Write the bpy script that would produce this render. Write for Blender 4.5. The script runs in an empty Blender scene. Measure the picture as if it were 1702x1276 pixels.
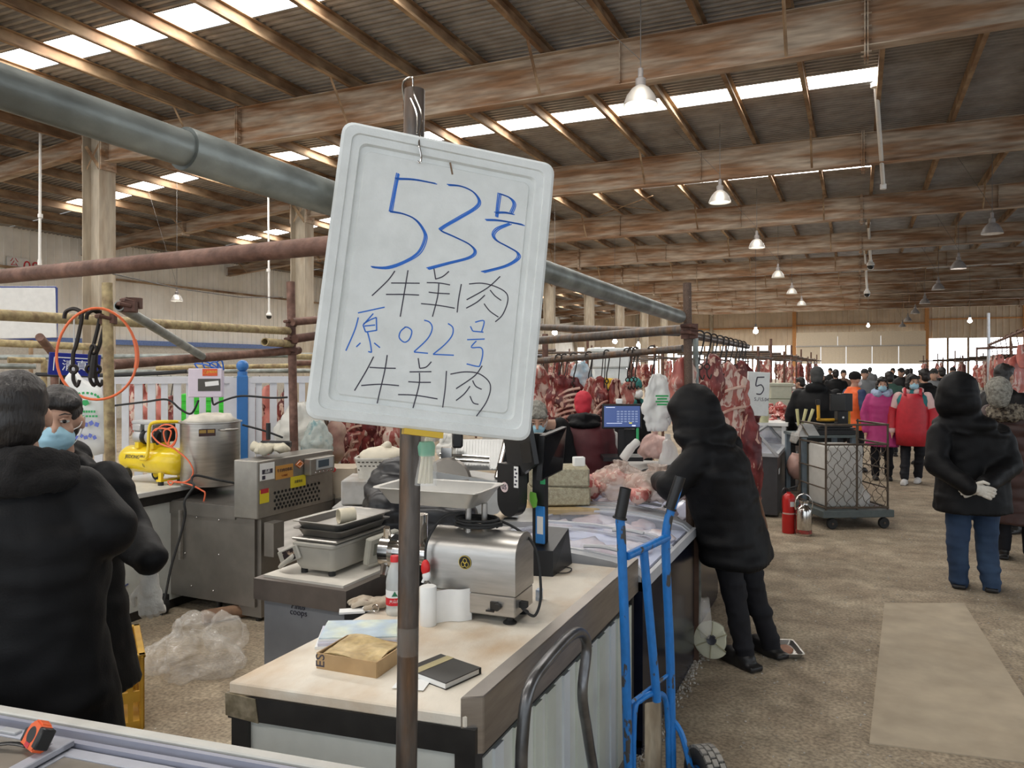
import bpy, bmesh, math, random
from mathutils import Vector as V, Matrix as Mx, noise as NZ, Quaternion as Q
random.seed(7)
R = math.radians
sc = bpy.context.scene
C = sc.collection

# ---------------- camera, world, lights, exposure ----------------
YAW = 24.17
cam = bpy.data.cameras.new('camera'); cam_o = bpy.data.objects.new('camera', cam); C.objects.link(cam_o)
cam.sensor_width = 36; cam.lens = 36 * 1279 / 1702; cam.sensor_fit = 'HORIZONTAL'
cam.shift_y = -30 / 1702; cam.clip_start = .05; cam.clip_end = 500
cam_o.location = (0, 0, 1.7); cam_o.rotation_euler = (R(90), 0, R(YAW))
sc.camera = cam_o
w = bpy.data.worlds.new('sky'); sc.world = w; w.use_nodes = True
w.node_tree.nodes['Background'].inputs[0].default_value = (.86, .93, 1, 1)
w.node_tree.nodes['Background'].inputs[1].default_value = 1.6
SKYLIGHT = 18.0
WINDOW = 5.0
vs = sc.view_settings
vs.view_transform = 'Standard'; vs.look = 'None'; vs.exposure = 0.08; vs.gamma = 1; vs.use_curve_mapping = False
sc.cycles.max_bounces = 8; sc.cycles.diffuse_bounces = 4; sc.cycles.glossy_bounces = 3
sc.cycles.transmission_bounces = 4; sc.cycles.transparent_max_bounces = 8
sc.cycles.sample_clamp_indirect = 6; sc.cycles.caustics_reflective = False; sc.cycles.caustics_refractive = False

# ---------------- measuring helpers: a direction seen from the standing point, met with a plane of the place ----------------
F_, CX_, CY_, H_ = 1279., 851., 608., 1.7
s_, c_ = math.sin(R(YAW)), math.cos(R(YAW))
def ray(x, y):
    a = (x - CX_) / F_; return V((a * c_ - s_, a * s_ + c_, (CY_ - y) / F_))
def AD(x, y, d): r = ray(x, y) * d; return V((r.x, r.y, H_ + r.z))
def AZ(x, y, Z): return AD(x, y, (Z - H_) / ray(x, y).z)
def AY(x, y, Y): return AD(x, y, Y / ray(x, y).y)
def AX(x, y, X): return AD(x, y, X / ray(x, y).x)

# ---------------- materials ----------------
MC = {}
def mat(name, col, rough=.6, metal=0., col2=None, sc_=6., lo=.4, hi=.65, stretch=(1, 1, 1), bump=0., bsc=40., emit=0., ecol=None,
        trans=0., alpha=1., var=.12, spec=.5, coat=0., detail=6., sheen=0., ior=1.45):
    if name in MC: return MC[name]
    m = bpy.data.materials.new(name); m.use_nodes = True; nt = m.node_tree; N = nt.nodes; L = nt.links
    b = N['Principled BSDF']
    b.inputs['Roughness'].default_value = rough; b.inputs['Metallic'].default_value = metal
    b.inputs['Specular IOR Level'].default_value = spec; b.inputs['Coat Weight'].default_value = coat
    b.inputs['IOR'].default_value = ior
    if sheen: b.inputs['Sheen Weight'].default_value = sheen
    if trans: b.inputs['Transmission Weight'].default_value = trans
    if alpha < 1: b.inputs['Alpha'].default_value = alpha
    c4 = (*col, 1)
    tc = N.new('ShaderNodeTexCoord'); mp = N.new('ShaderNodeMapping'); L.new(tc.outputs['Object'], mp.inputs[0])
    mp.inputs['Scale'].default_value = stretch
    def noise(s, d=detail):
        n = N.new('ShaderNodeTexNoise'); n.inputs['Scale'].default_value = s; n.inputs['Detail'].default_value = d
        L.new(mp.outputs[0], n.inputs['Vector']); return n
    base = None
    if col2 is not None:
        n = noise(sc_); r = N.new('ShaderNodeMapRange'); r.inputs[1].default_value = lo; r.inputs[2].default_value = hi
        L.new(n.outputs[0], r.inputs[0])
        mx = N.new('ShaderNodeMix'); mx.data_type = 'RGBA'; mx.inputs[6].default_value = c4; mx.inputs[7].default_value = (*col2, 1)
        L.new(r.outputs[0], mx.inputs[0]); base = mx.outputs[2]
    if var:
        n2 = noise(sc_ * 2.7, 3); r2 = N.new('ShaderNodeMapRange'); r2.inputs[1].default_value = .3; r2.inputs[2].default_value = .7
        r2.inputs[3].default_value = 1 - var; r2.inputs[4].default_value = 1 + var; L.new(n2.outputs[0], r2.inputs[0])
        m2 = N.new('ShaderNodeMix'); m2.data_type = 'RGBA'; m2.blend_type = 'MULTIPLY'; m2.inputs[0].default_value = 1
        if base is None: m2.inputs[6].default_value = c4
        else: L.new(base, m2.inputs[6])
        L.new(r2.outputs[0], m2.inputs[7]); base = m2.outputs[2]
    if base is None: b.inputs['Base Color'].default_value = c4
    else: L.new(base, b.inputs['Base Color'])
    if bump:
        n3 = noise(bsc, 5); bp = N.new('ShaderNodeBump'); bp.inputs['Strength'].default_value = min(1, bump); bp.inputs['Distance'].default_value = .01 * max(1, bump)
        L.new(n3.outputs[0], bp.inputs['Height']); L.new(bp.outputs[0], b.inputs['Normal'])
    if emit:
        b.inputs['Emission Color'].default_value = (*(ecol or col), 1); b.inputs['Emission Strength'].default_value = emit
    MC[name] = m; return m

def flat(name, col, rough=.6, **k): return mat(name, col, rough, var=0, **k)

# ---------------- mesh builder ----------------
class B:
    def __init__(s): s.bm = bmesh.new()
    def add(s, vs_, fs, M=None):
        nv = [s.bm.verts.new(M @ V(v) if M else v) for v in vs_]
        for f in fs:
            try: s.bm.faces.new([nv[i] for i in f])
            except ValueError: pass
        return nv
    def box(s, c, d, rz=0., M=None, bev=0., rot=None, seg=1):
        t = Mx.Translation(c) @ (rot.to_4x4() if rot is not None else Mx.Rotation(rz, 4, 'Z'))
        if M: t = M @ t
        x, y, z = d[0] / 2, d[1] / 2, d[2] / 2
        vv = [(-x, -y, -z), (x, -y, -z), (x, y, -z), (-x, y, -z), (-x, -y, z), (x, -y, z), (x, y, z), (-x, y, z)]
        ff = [(0, 3, 2, 1), (4, 5, 6, 7), (0, 1, 5, 4), (1, 2, 6, 5), (2, 3, 7, 6), (3, 0, 4, 7)]
        if not bev: s.add(vv, ff, t); return s
        b2 = bmesh.new(); n = [b2.verts.new(t @ V(v)) for v in vv]
        for f in ff: b2.faces.new([n[i] for i in f])
        bmesh.ops.bevel(b2, geom=list(b2.edges), offset=bev, segments=seg, affect='EDGES', profile=.5)
        b2.verts.index_update()
        s.add([v.co.copy() for v in b2.verts], [[v.index for v in f.verts] for f in b2.faces]); b2.free(); return s
    def hexa(s, p):   # 8 points: bottom 4, top 4
        s.add(p, [(0, 3, 2, 1), (4, 5, 6, 7), (0, 1, 5, 4), (1, 2, 6, 5), (2, 3, 7, 6), (3, 0, 4, 7)]); return s
    def tube(s, pts, r, n=8, closed=False, cap=True, flat_=1., up=None):
        pts = [V(p) for p in pts]; m = len(pts)
        rr = r if isinstance(r, (list, tuple)) else [r] * m
        tg = []
        for i in range(m):
            a = pts[(i - 1) % m] if closed or i else pts[0]; b = pts[(i + 1) % m] if closed or i < m - 1 else pts[-1]
            t = b - a; tg.append(t.normalized() if t.length > 1e-9 else V((0, 0, 1)))
        u = V(up) if up else (V((0, 0, 1)) if abs(tg[0].z) < .9 else V((1, 0, 0)))
        u = (u - tg[0] * u.dot(tg[0])).normalized(); rings = []; vv = []
        for i in range(m):
            if up: u = V(up)
            u = u - tg[i] * u.dot(tg[i]); u.normalize(); w_ = tg[i].cross(u)
            for k in range(n):
                a = 2 * math.pi * k / n
                vv.append(pts[i] + (u * math.cos(a) * flat_ + w_ * math.sin(a)) * rr[i])
        ff = []
        for i in range(m if closed else m - 1):
            j = (i + 1) % m
            for k in range(n): ff.append((i * n + k, i * n + (k + 1) % n, j * n + (k + 1) % n, j * n + k))
        if cap and not closed:
            ff.append(tuple(range(n - 1, -1, -1))); ff.append(tuple((m - 1) * n + k for k in range(n)))
        s.add(vv, ff); return s
    def cyl(s, a, b, r, r2=None, n=14, cap=True): return s.tube([a, b], [r, r if r2 is None else r2], n, cap=cap)
    def lathe(s, prof, c=(0, 0, 0), n=24, M=None, cap=True):
        vv = []; m = len(prof)
        t = Mx.Translation(c)
        if M: t = t @ M
        for (r, z) in prof:
            for k in range(n):
                a = 2 * math.pi * k / n; vv.append(t @ V((r * math.cos(a), r * math.sin(a), z)))
        ff = [(i * n + k, i * n + (k + 1) % n, (i + 1) * n + (k + 1) % n, (i + 1) * n + k) for i in range(m - 1) for k in range(n)]
        if cap:
            if prof[0][0] > 1e-5: ff.append(tuple(range(n - 1, -1, -1)))
            if prof[-1][0] > 1e-5: ff.append(tuple((m - 1) * n + k for k in range(n)))
        nv = s.add(vv, ff); bmesh.ops.remove_doubles(s.bm, verts=nv, dist=1e-6); return s
    def prism(s, poly, z0, z1, M=None):
        n = len(poly)
        vv = [(x, y, z0) for x, y in poly] + [(x, y, z1) for x, y in poly]
        s.add(vv, [tuple(range(n - 1, -1, -1)), tuple(range(n, 2 * n))] + [(i, (i + 1) % n, n + (i + 1) % n, n + i) for i in range(n)], M); return s
    def ell(s, c, r, rot=None, n=12, m=8):
        if not hasattr(r, '__len__'): r = (r, r, r)
        t = Mx.Translation(c)
        if rot is not None: t = t @ rot.to_4x4()
        vv = []
        for i in range(m + 1):
            f = math.pi * i / m
            for k in range(n):
                a = 2 * math.pi * k / n
                vv.append(t @ V((r[0] * math.sin(f) * math.cos(a), r[1] * math.sin(f) * math.sin(a), -r[2] * math.cos(f))))
        nv = s.add(vv, [(i * n + k, i * n + (k + 1) % n, (i + 1) * n + (k + 1) % n, (i + 1) * n + k) for i in range(m) for k in range(n)])
        bmesh.ops.remove_doubles(s.bm, verts=nv, dist=1e-6); return s
    def loft(s, rings, cap=True):   # rings: lists of equal count points
        n = len(rings[0]); vv = [p for r in rings for p in r]
        ff = [(i * n + k, i * n + (k + 1) % n, (i + 1) * n + (k + 1) % n, (i + 1) * n + k) for i in range(len(rings) - 1) for k in range(n)]
        if cap: ff += [tuple(range(n - 1, -1, -1)), tuple((len(rings) - 1) * n + k for k in range(n))]
        s.add(vv, ff); return s
    def quad(s, *p): s.add(p, [tuple(range(len(p)))]); return s
    def noise(s, amp, f, seed=0, dirs=(1, 1, 1)):
        s.bm.normal_update()
        for v in s.bm.verts:
            k = NZ.noise(v.co * f + V((seed * 7.1, seed * 3.3, 0))); v.co += V((v.normal.x * dirs[0], v.normal.y * dirs[1], v.normal.z * dirs[2])) * k * amp
        return s
    def crumple(s, amp, f, seed=0, zs=1.):     # sharp creases as of crumpled film
        s.bm.normal_update()
        for v in s.bm.verts:
            o = V((seed * 3.1, seed, 0)); q = V((v.co.x, v.co.y, v.co.z * zs)); k = 1 - 3.2 * abs(NZ.noise(q * f + o)); k += .5 * (1 - 3.2 * abs(NZ.noise(q * f * 2.3 + o))); v.co += v.normal * k * amp
        return s
    def obj(s, name, m, parent=None, smooth=40, M=None):
        me = bpy.data.meshes.new(name)
        s.bm.verts.index_update(); bmesh.ops.recalc_face_normals(s.bm, faces=list(s.bm.faces))
        s.bm.to_mesh(me); s.bm.free()
        return mk(name, me, m, parent, smooth, M)

def mk(name, me, m, parent=None, smooth=40, M=None):
    if m is not None:
        me.materials.clear(); me.materials.append(m)
    if smooth:
        me.shade_smooth()
        if smooth < 180: me.set_sharp_from_angle(angle=R(smooth))
    o = bpy.data.objects.new(name, me); C.objects.link(o)
    if M is not None: o.matrix_basis = M
    if parent is not None:
        o.parent = parent
        if parent.parent is None and parent.type == 'EMPTY': o.matrix_parent_inverse = parent.matrix_basis.inverted()
    return o

def tag(o, label=None, cat=None, group=None, kind=None):
    if label: o['label'] = label
    if cat: o['category'] = cat
    if group: o['group'] = group
    if kind: o['kind'] = kind
    return o
def T(name, label, cat, loc=(0, 0, 0), rz=0., group=None):
    o = bpy.data.objects.new(name, None); C.objects.link(o); o.empty_display_size = .05
    o.matrix_basis = Mx.Translation(loc) @ Mx.Rotation(rz, 4, 'Z'); return tag(o, label, cat, group)
def LM(loc, rz=0., s=1.): return Mx.Translation(loc) @ Mx.Rotation(rz, 4, 'Z') @ Mx.Scale(s, 4)
def kids(o): return [c for c in o.children]
def dup(o, M=None, label=None, parent=None, group=None):    # copy of a thing with its parts and sub-parts
    n = o.copy(); C.objects.link(n)
    if parent is not None: n.parent = parent; n.matrix_parent_inverse = o.matrix_parent_inverse.copy()
    elif M is not None: n.matrix_basis = M
    if label: n['label'] = label
    if group: n['group'] = group
    for ch in kids(o): dup(ch, parent=n)
    return n
def struct(o): o['kind'] = 'structure'; return o
_font = {}
def text(body, size, m, M, parent=None, name='lettering', ext=.0006, align='CENTER', sx=1., shear=0.):
    cu = bpy.data.curves.new(name, 'FONT'); cu.body = body; cu.size = size; cu.extrude = ext; cu.align_x = align; cu.align_y = 'CENTER'; cu.shear = shear
    cu.resolution_u = 3
    t = bpy.data.objects.new(name, cu); C.objects.link(t)
    me = bpy.data.meshes.new_from_object(t.evaluated_get(bpy.context.evaluated_depsgraph_get()))
    bpy.data.objects.remove(t); bpy.data.curves.remove(cu)
    me.transform(M @ Mx.Diagonal((sx, 1, 1, 1)))
    return mk(name, me, m, parent, 0)
def frame(o, x, y):   # matrix with origin o, x-axis x, y-axis y
    x = V(x).normalized(); y = V(y); y = (y - x * y.dot(x)).normalized(); z = x.cross(y)
    m = Mx((x, y, z)).transposed().to_4x4(); m.translation = o; return m
def bez(pts, n=8):   # Catmull-Rom through points
    pts = [V(p) for p in pts]; out = []
    for i in range(len(pts) - 1):
        p0 = pts[max(0, i - 1)]; p1 = pts[i]; p2 = pts[i + 1]; p3 = pts[min(len(pts) - 1, i + 2)]
        for k in range(n):
            t = k / n
            out.append(.5 * ((2 * p1) + (p2 - p0) * t + (2 * p0 - 5 * p1 + 4 * p2 - p3) * t * t + (3 * p1 - p0 - 3 * p2 + p3) * t ** 3))
    return out + [pts[-1]]
def blob(name, prims, m, parent=None, vox=.012, sm=4, amp=0., f=8., seed=0, quilt=None, M=None, fold=None, cut=None):
    """one continuous skin over a union of tapered limbs, ellipsoids and lofts"""
    b = B()
    for p in prims:
        k = p[0]
        if k == 'c':
            a, e, r0, r1 = V(p[1]), V(p[2]), p[3], p[4]
            b.ell(a, r0, n=12, m=8); b.ell(e, r1, n=12, m=8); b.tube([a, e], [r0, r1], 12)
        elif k == 'e': b.ell(p[1], p[2], rot=p[3] if len(p) > 3 else None, n=16, m=10)
        elif k == 'l':    # list of (centre, rx, ry) horizontal rings
            rings = []
            for q in p[1]:
                c, rx, ry = V(q[0]), q[1], q[2]; tl = q[3] if len(q) > 3 else 0
                e_ = 2.6
                ring = []
                for i in range(24):
                    a = 2 * math.pi * i / 24; ca, sa = math.cos(a), math.sin(a)
                    ring.append(c + V((rx * math.copysign(abs(ca) ** (2 / e_), ca), ry * math.copysign(abs(sa) ** (2 / e_), sa), tl * sa)))
                rings.append(ring)
            b.loft(rings)
        elif k == 'r': b.loft(p[1])
        elif k == 'b': b.box(p[1], p[2], rot=p[3] if len(p) > 3 else None)
        elif k == 't': b.tube(p[1], p[2], 12); b.ell(p[1][0], p[2][0] if isinstance(p[2], list) else p[2]); b.ell(p[1][-1], p[2][-1] if isinstance(p[2], list) else p[2])
    bmesh.ops.recalc_face_normals(b.bm, faces=list(b.bm.faces))
    me = bpy.data.meshes.new('tmp'); b.bm.to_mesh(me); b.bm.free()
    o = bpy.data.objects.new('tmp', me); C.objects.link(o)
    r = o.modifiers.new('r', 'REMESH'); r.mode = 'VOXEL'; r.voxel_size = vox; r.adaptivity = 0
    if sm: q = o.modifiers.new('s', 'SMOOTH'); q.factor = .5; q.iterations = sm
    me2 = bpy.data.meshes.new_from_object(o.evaluated_get(bpy.context.evaluated_depsgraph_get()))
    bpy.data.objects.remove(o); bpy.data.meshes.remove(me)
    if amp or quilt or fold:
        bm = bmesh.new(); bm.from_mesh(me2); bm.normal_update()
        nn = [v.normal.copy() for v in bm.verts]
        for v, n in zip(bm.verts, nn):
            d = 0
            if amp: d += amp * (NZ.noise(v.co * f + V((seed * 5.7, seed, 0))) + .6 * NZ.noise(v.co * f * 2.3 + V((seed, 3 * seed, 9))))
            if fold: d += fold[0] * max(0, NZ.noise(V((v.co.x * fold[1], v.co.y * fold[1], v.co.z * fold[2])) + V((seed, 0, seed)))) ** 1
            if quilt: d += quilt[0] * (abs(math.sin(v.co.z * math.pi / quilt[1] + .8 * NZ.noise(v.co * 2.))) ** .5 - 1)
            v.co += n * d
        bm.to_mesh(me2); bm.free()
    return mk(name, me2, m, parent, 180, M)
# ================= the hall =================
m_roof = mat('corrugated roof sheet', (.33, .315, .30), .5, .3, col2=(.25, .22, .195), sc_=1.2, lo=.35, hi=.7, var=.2)
m_steel = mat('weathered painted steel', (.41, .33, .25), .75, 0, col2=(.26, .142, .074), sc_=2.6, lo=.40, hi=.60, stretch=(.28, 1, 2.4), var=.3, bump=.15, bsc=25)
m_purlin = mat('rusty purlin', (.36, .25, .15), .75, 0, col2=(.20, .115, .06), sc_=2.5, lo=.4, hi=.6, stretch=(1, .5, 1), var=.25)
m_col = mat('greyish column paint', (.43, .375, .295), .75, 0, col2=(.29, .22, .15), sc_=2., lo=.45, hi=.75, stretch=(2, 2, .4), var=.15)
m_sky = mat('bright roof light sheet', (.9, .93, .95), .5, emit=SKYLIGHT, ecol=(1, .97, .92), var=0)
m_win = mat('bright window sheet', (.9, .93, .95), .4, emit=WINDOW, ecol=(.93, .97, 1), var=0)
m_wallp = mat('white wall cladding', (.84, .81, .75), .55, 0, col2=(.74, .70, .62), sc_=.8, var=.06)
m_backw = mat('tan back wall cladding', (.66, .55, .42), .6, 0, col2=(.56, .45, .33), sc_=.6, var=.08)
m_orange = mat('orange brown steel', (.55, .27, .10), .7, var=.15)
m_blue_band = mat('blue band', (.13, .20, .42), .6)
m_white_s = mat('white painted steel', (.72, .71, .68), .45, var=.05)

def zc(x): return 6.42 if x >= -13.5 else 6.42 - .092 * (-13.5 - x)
XL, XR, Y0, Y1 = -22., 16., -7., 62.
# floor
m_floor = mat('dirty concrete floor', (.262, .205, .142), .85, 0, col2=(.385, .318, .228), sc_=2.6, lo=.36, hi=.68, var=.22, bump=1.2, bsc=16, detail=12)
_nt = m_floor.node_tree; _b = _nt.nodes['Principled BSDF']
_v = _nt.nodes.new('ShaderNodeTexVoronoi'); _v.inputs['Scale'].default_value = 16; _tc = [n for n in _nt.nodes if n.type == 'TEX_COORD'][0]
_nt.links.new(_tc.outputs['Object'], _v.inputs['Vector'])
_r = _nt.nodes.new('ShaderNodeMapRange'); _r.inputs[1].default_value = .05; _r.inputs[2].default_value = .09; _r.inputs[3].default_value = 1; _r.inputs[4].default_value = 0
_nt.links.new(_v.outputs['Distance'], _r.inputs[0])
_g = _nt.nodes.new('ShaderNodeMath'); _g.operation = 'MULTIPLY'; _sx = _nt.nodes.new('ShaderNodeSeparateColor'); _nt.links.new(_v.outputs['Color'], _sx.inputs[0])
_gt = _nt.nodes.new('ShaderNodeMath'); _gt.operation = 'GREATER_THAN'; _gt.inputs[1].default_value = .9; _nt.links.new(_sx.outputs[0], _gt.inputs[0])
_nt.links.new(_gt.outputs[0], _g.inputs[0]); _nt.links.new(_r.outputs[0], _g.inputs[1])
_mx = _nt.nodes.new('ShaderNodeMix'); _mx.data_type = 'RGBA'; _mx.inputs[7].default_value = (.6, .57, .5, 1)
_src = _b.inputs['Base Color'].links[0].from_socket; _nt.links.new(_src, _mx.inputs[6]); _nt.links.new(_g.outputs[0], _mx.inputs[0]); _n2 = _nt.nodes.new('ShaderNodeTexNoise'); _n2.inputs['Scale'].default_value = 55; _n2.inputs['Detail'].default_value = 4; _nt.links.new(_tc.outputs['Object'], _n2.inputs['Vector'])
_r2 = _nt.nodes.new('ShaderNodeMapRange'); _r2.inputs[1].default_value = .35; _r2.inputs[2].default_value = .65; _r2.inputs[3].default_value = .68; _r2.inputs[4].default_value = 1.25; _nt.links.new(_n2.outputs[0], _r2.inputs[0])
_m2 = _nt.nodes.new('ShaderNodeMix'); _m2.data_type = 'RGBA'; _m2.blend_type = 'MULTIPLY'; _m2.inputs[0].default_value = 1; _nt.links.new(_mx.outputs[2], _m2.inputs[6]); _nt.links.new(_r2.outputs[0], _m2.inputs[7]); _nt.links.new(_m2.outputs[2], _b.inputs['Base Color'])
b = B(); n = 46
for i in range(n):
    for j in range(n):
        x0 = XL + (XR - XL) * i / n; x1 = XL + (XR - XL) * (i + 1) / n; ya = Y0 + (Y1 - Y0) * j / n; yb = Y0 + (Y1 - Y0) * (j + 1) / n
        b.quad((x0, ya, 0), (x1, ya, 0), (x1, yb, 0), (x0, yb, 0))
b.box(((XL + XR) / 2, (Y0 + Y1) / 2, -.1), (XR - XL, Y1 - Y0, .19))
floor = struct(b.obj('floor', m_floor))
m_patch = mat('pale cement patch', (.43, .36, .265), .85, col2=(.37, .305, .22), sc_=2.2, var=.1, bump=.3, bsc=14)
pp = [AZ(1470, 1003, 0), AZ(1602, 1003, 0), AZ(1702, 1160, 0), AZ(1760, 1276, 0), AZ(1445, 1236, 0)]
b = B(); b.prism([(p.x, p.y) for p in pp], .0, .006); b.obj('cement_patch', m_patch, floor)
m_gravel = mat('loose white gravel', (.5, .47, .42), .9, col2=(.22, .18, .14), sc_=60, var=.3)
b = B(); rnd = random.Random(4)
for i in range(1400):
    y = rnd.uniform(2.6, 4.6); x = -.90 + .02 * (y - 3) + rnd.gauss(0, .035)
    b.ell((x, y, .004), (rnd.uniform(.004, .01), rnd.uniform(.004, .01), rnd.uniform(.004, .008)), n=5, m=3)
for i in range(1100):
    b.ell((rnd.uniform(-.6, 3), rnd.uniform(3.4, 9), .002), (rnd.uniform(.003, .008),) * 2 + (.003,), n=5, m=3)
tag(b.obj('gravel', m_gravel, None, 0), 'white gravel and crumbs scattered along the foot of the counters', 'gravel', kind='stuff')

# roof sheets with the corrugation built in; a strip of light sheets in every bay left of the middle
ceil = tag(bpy.data.objects.new('ceiling', None), kind='structure'); C.objects.link(ceil)
PITCH = .13
LIGHTS = [(7.45 + 6.03 * k - (.02 * k if k else 0), 7.45 + 6.03 * k + .62) for k in range(-2, 9)]
def sheet(b, xa, xb, ya, yb):
    k0 = int(math.floor(ya / PITCH)); y = ya; pr = []
    while y < yb - 1e-6:
        pr += [(y, 0), (y + PITCH * .35, 0), (y + PITCH * .5, .036), (y + PITCH * .85, .036)]; y += PITCH
    pr.append((yb, 0)); pr = [p for p in pr if p[0] <= yb + 1e-6]
    vv = []
    for (yy, dz) in pr: vv += [(xa, yy, zc(xa) + dz), (xb, yy, zc(xb) + dz)]
    b.add(vv, [(2 * i, 2 * i + 1, 2 * i + 3, 2 * i + 2) for i in range(len(pr) - 1)])
PX = [.3 - 1.12 * k for k in range(20)]
PXR = [.3 + 1.28 * k for k in range(1, 13)]
cuts = sorted(set(v for p in LIGHTS for v in p))
spans = []; y = Y0
for (a, e) in LIGHTS: spans.append((y, a)); y = e
spans.append((y, Y1))
for (ya, yb) in spans:
    for (xa, xb) in ((XL, -13.5), (-13.5, .3)):
        b = B(); sheet(b, xa, xb, ya, yb); b.obj('roof_sheet', m_roof, ceil, 0)
b = B(); sheet(b, .3, XR, Y0, Y1); b.obj('roof_sheet', m_roof, ceil, 0)
SX = [x for x in PX if x > -19.5] + [-13.5]
SX = sorted(SX)
for (ya, yb) in LIGHTS:
    for xa, xb in zip(SX[:-1], SX[1:]):
        b = B(); b.quad((xa, ya, zc(xa) + .01), (xb, ya, zc(xb) + .01), (xb, yb, zc(xb) + .01), (xa, yb, zc(xa) + .01)); b.obj('roof_light', m_sky, ceil, 0)
    b = B(); b.quad((XL, ya, zc(XL) + .01), (SX[0], ya, zc(SX[0]) + .01), (SX[0], yb, zc(SX[0]) + .01), (XL, yb, zc(XL) + .01)); b.obj('roof_sheet', m_roof, ceil, 0)
for x in PX + PXR:     # C-section purlins
    z = zc(x); b = B()
    for (dx, dz, wx, wz) in ((0, -.1, .012, .19), (.03, -.008, .07, .012), (.03, -.19, .07, .012), (.06, -.175, .01, .03)):
        b.box((x + dx, (Y0 + Y1) / 2, z + dz), (wx, Y1 - Y0, wz))
    b.obj('purlin', m_purlin, ceil, 0)
# rafters
RY = [4.4] + [10.4 + 6.02 * k for k in range(9)]
def rafter(y):
    r = tag(bpy.data.objects.new('trim_1', None), kind='structure'); C.objects.link(r); r.location = (0, y, 0); r.name = 'rafter'
    def girder(pts, name='girder'):   # pts: (x, zbot, ztop)
        b = B()
        for (x0, a0, t0), (x1, a1, t1) in zip(pts[:-1], pts[1:]):
            for (w0, lo, hi) in ((.012, None, None), (.2, 'b', None), (.2, 't', None)):
                h = w0 / 2
                if lo is None: za, zb, zc_, zd = a0, a1, t0, t1
                elif lo == 'b': za, zb, zc_, zd = a0 - .014, a1 - .014, a0, a1
                else: za, zb, zc_, zd = t0, t1, t0 + .012, t1 + .012
                b.hexa([(x0, y - h, za), (x1, y - h, zb), (x1, y + h, zb), (x0, y + h, za), (x0, y - h, zc_), (x1, y - h, zd), (x1, y + h, zd), (x0, y + h, zc_)])
        return b.obj(name, m_steel, r, 0)
    girder([(-13.3, 5.66, 6.2), (-9.9, 5.565, 6.2), (.1, 5.61, 6.19), (6, 5.63, 6.2), (XR, 5.63, 6.2)])
    girder([(XL, 5.14, 5.44), (-17.7, 5.53, 5.83), (-13.7, 5.9, 6.2)], 'aisle_girder')
    for x in (-9.9, .1, 9.5, -17.7):
        z0, z1 = (5.45, 6.24) if x != -17.7 else (5.46, 5.86)
        b = B()
        for d in (-.016, .016): b.box((x + d, y, (z0 + z1) / 2), (.02, .24, z1 - z0))
        for k in range(5 if x != -17.7 else 3):
            zz = z0 + .08 + k * .155
            for yy in (-.07, .07): b.cyl((x - .06, y + yy, zz), (x + .06, y + yy, zz), .013, n=6)
        b.obj('splice_plate', m_steel, r, 0)
    for x in PX[1::3] + PXR[1::3]:   # diagonal braces from purlin to lower flange
        if -14.5 < x < -12.8: continue
        zb = 5.6 if x > -13.5 else 5.9 - .092 * (-13.7 - x) - .02
        b = B(); b.tube([(x, y - .58, zc(x) - .16), (x, y - .1, zb + .02)], .022, 4); b.obj('flange_brace', m_purlin, r, 0)
    for x in (-6.5, -3., 3.2, 6.6):
        b = B(); b.box((x, y, 5.9), (.012, .19, .57)); b.obj('web_stiffener', m_steel, r, 0)
for y in RY: rafter(y)
for y in RY:
    b = B()
    for d in (-.23, .23): b.box((-13.5 + d, y, 3.1), (.018, .36, 6.2))
    b.box((-13.5, y, 3.1), (.46, .014, 6.2))
    b.box((-13.5, y, .03), (.5, .4, .06))
    o = struct(b.obj('column', m_col, None, 0))
    for dx in (-.26, .26):
        b = B(); b.box((-13.5 + dx, y, 5.85), (.03, .34, .75))
        for k in range(5):
            for yy in (-.08, .08): b.cyl((-13.5 + dx - .03, y + yy, 5.55 + k * .15), (-13.5 + dx + .03, y + yy, 5.55 + k * .15), .016, n=6)
        b.obj('end_plate', m_steel, o, 0)
    b = B(); b.quad((-13.68, y - .13, 5.5), (-13.68, y - .13, 5.56), (-13.2, y - .13, 6.2), (-13.12, y - .13, 6.2)); b.tube([(-13.68, y - .14, 5.95), (-13.3, y - .14, 5.5)], .04, 4); b.obj('gusset', m_purlin, o, 0)

# left wall, ribbed cladding, blue band, dado
b = B(); pr = []; y = Y0
while y < Y1: pr += [(y, 0), (y + .19, 0), (y + .2, .022), (y + .22, .022), (y + .23, 0)]; y += .25
vv = []
for (yy, d) in pr: vv += [(XL + d, yy, 2.55), (XL + d, yy, 5.75)]
b.add(vv, [(2 * i, 2 * i + 2, 2 * i + 3, 2 * i + 1) for i in range(len(pr) - 1)])
wl = struct(b.obj('wall_left', m_wallp, None, 0))
b = B(); b.box((XL - .06, (Y0 + Y1) / 2, 1.2), (.2, Y1 - Y0, 2.4)); b.obj('dado', mat('grey dado', (.55, .52, .46), .8, var=.1), wl, 0)
b = B(); b.box((XL + .06, (Y0 + Y1) / 2, 2.47), (.2, Y1 - Y0, .16)); b.obj('blue_band', m_blue_band, wl, 0)
b = B(); b.box((XL + .09, (Y0 + Y1) / 2, 4.5), (.06, Y1 - Y0, .07)); b.obj('wall_rail', m_purlin, wl, 0)
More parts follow.
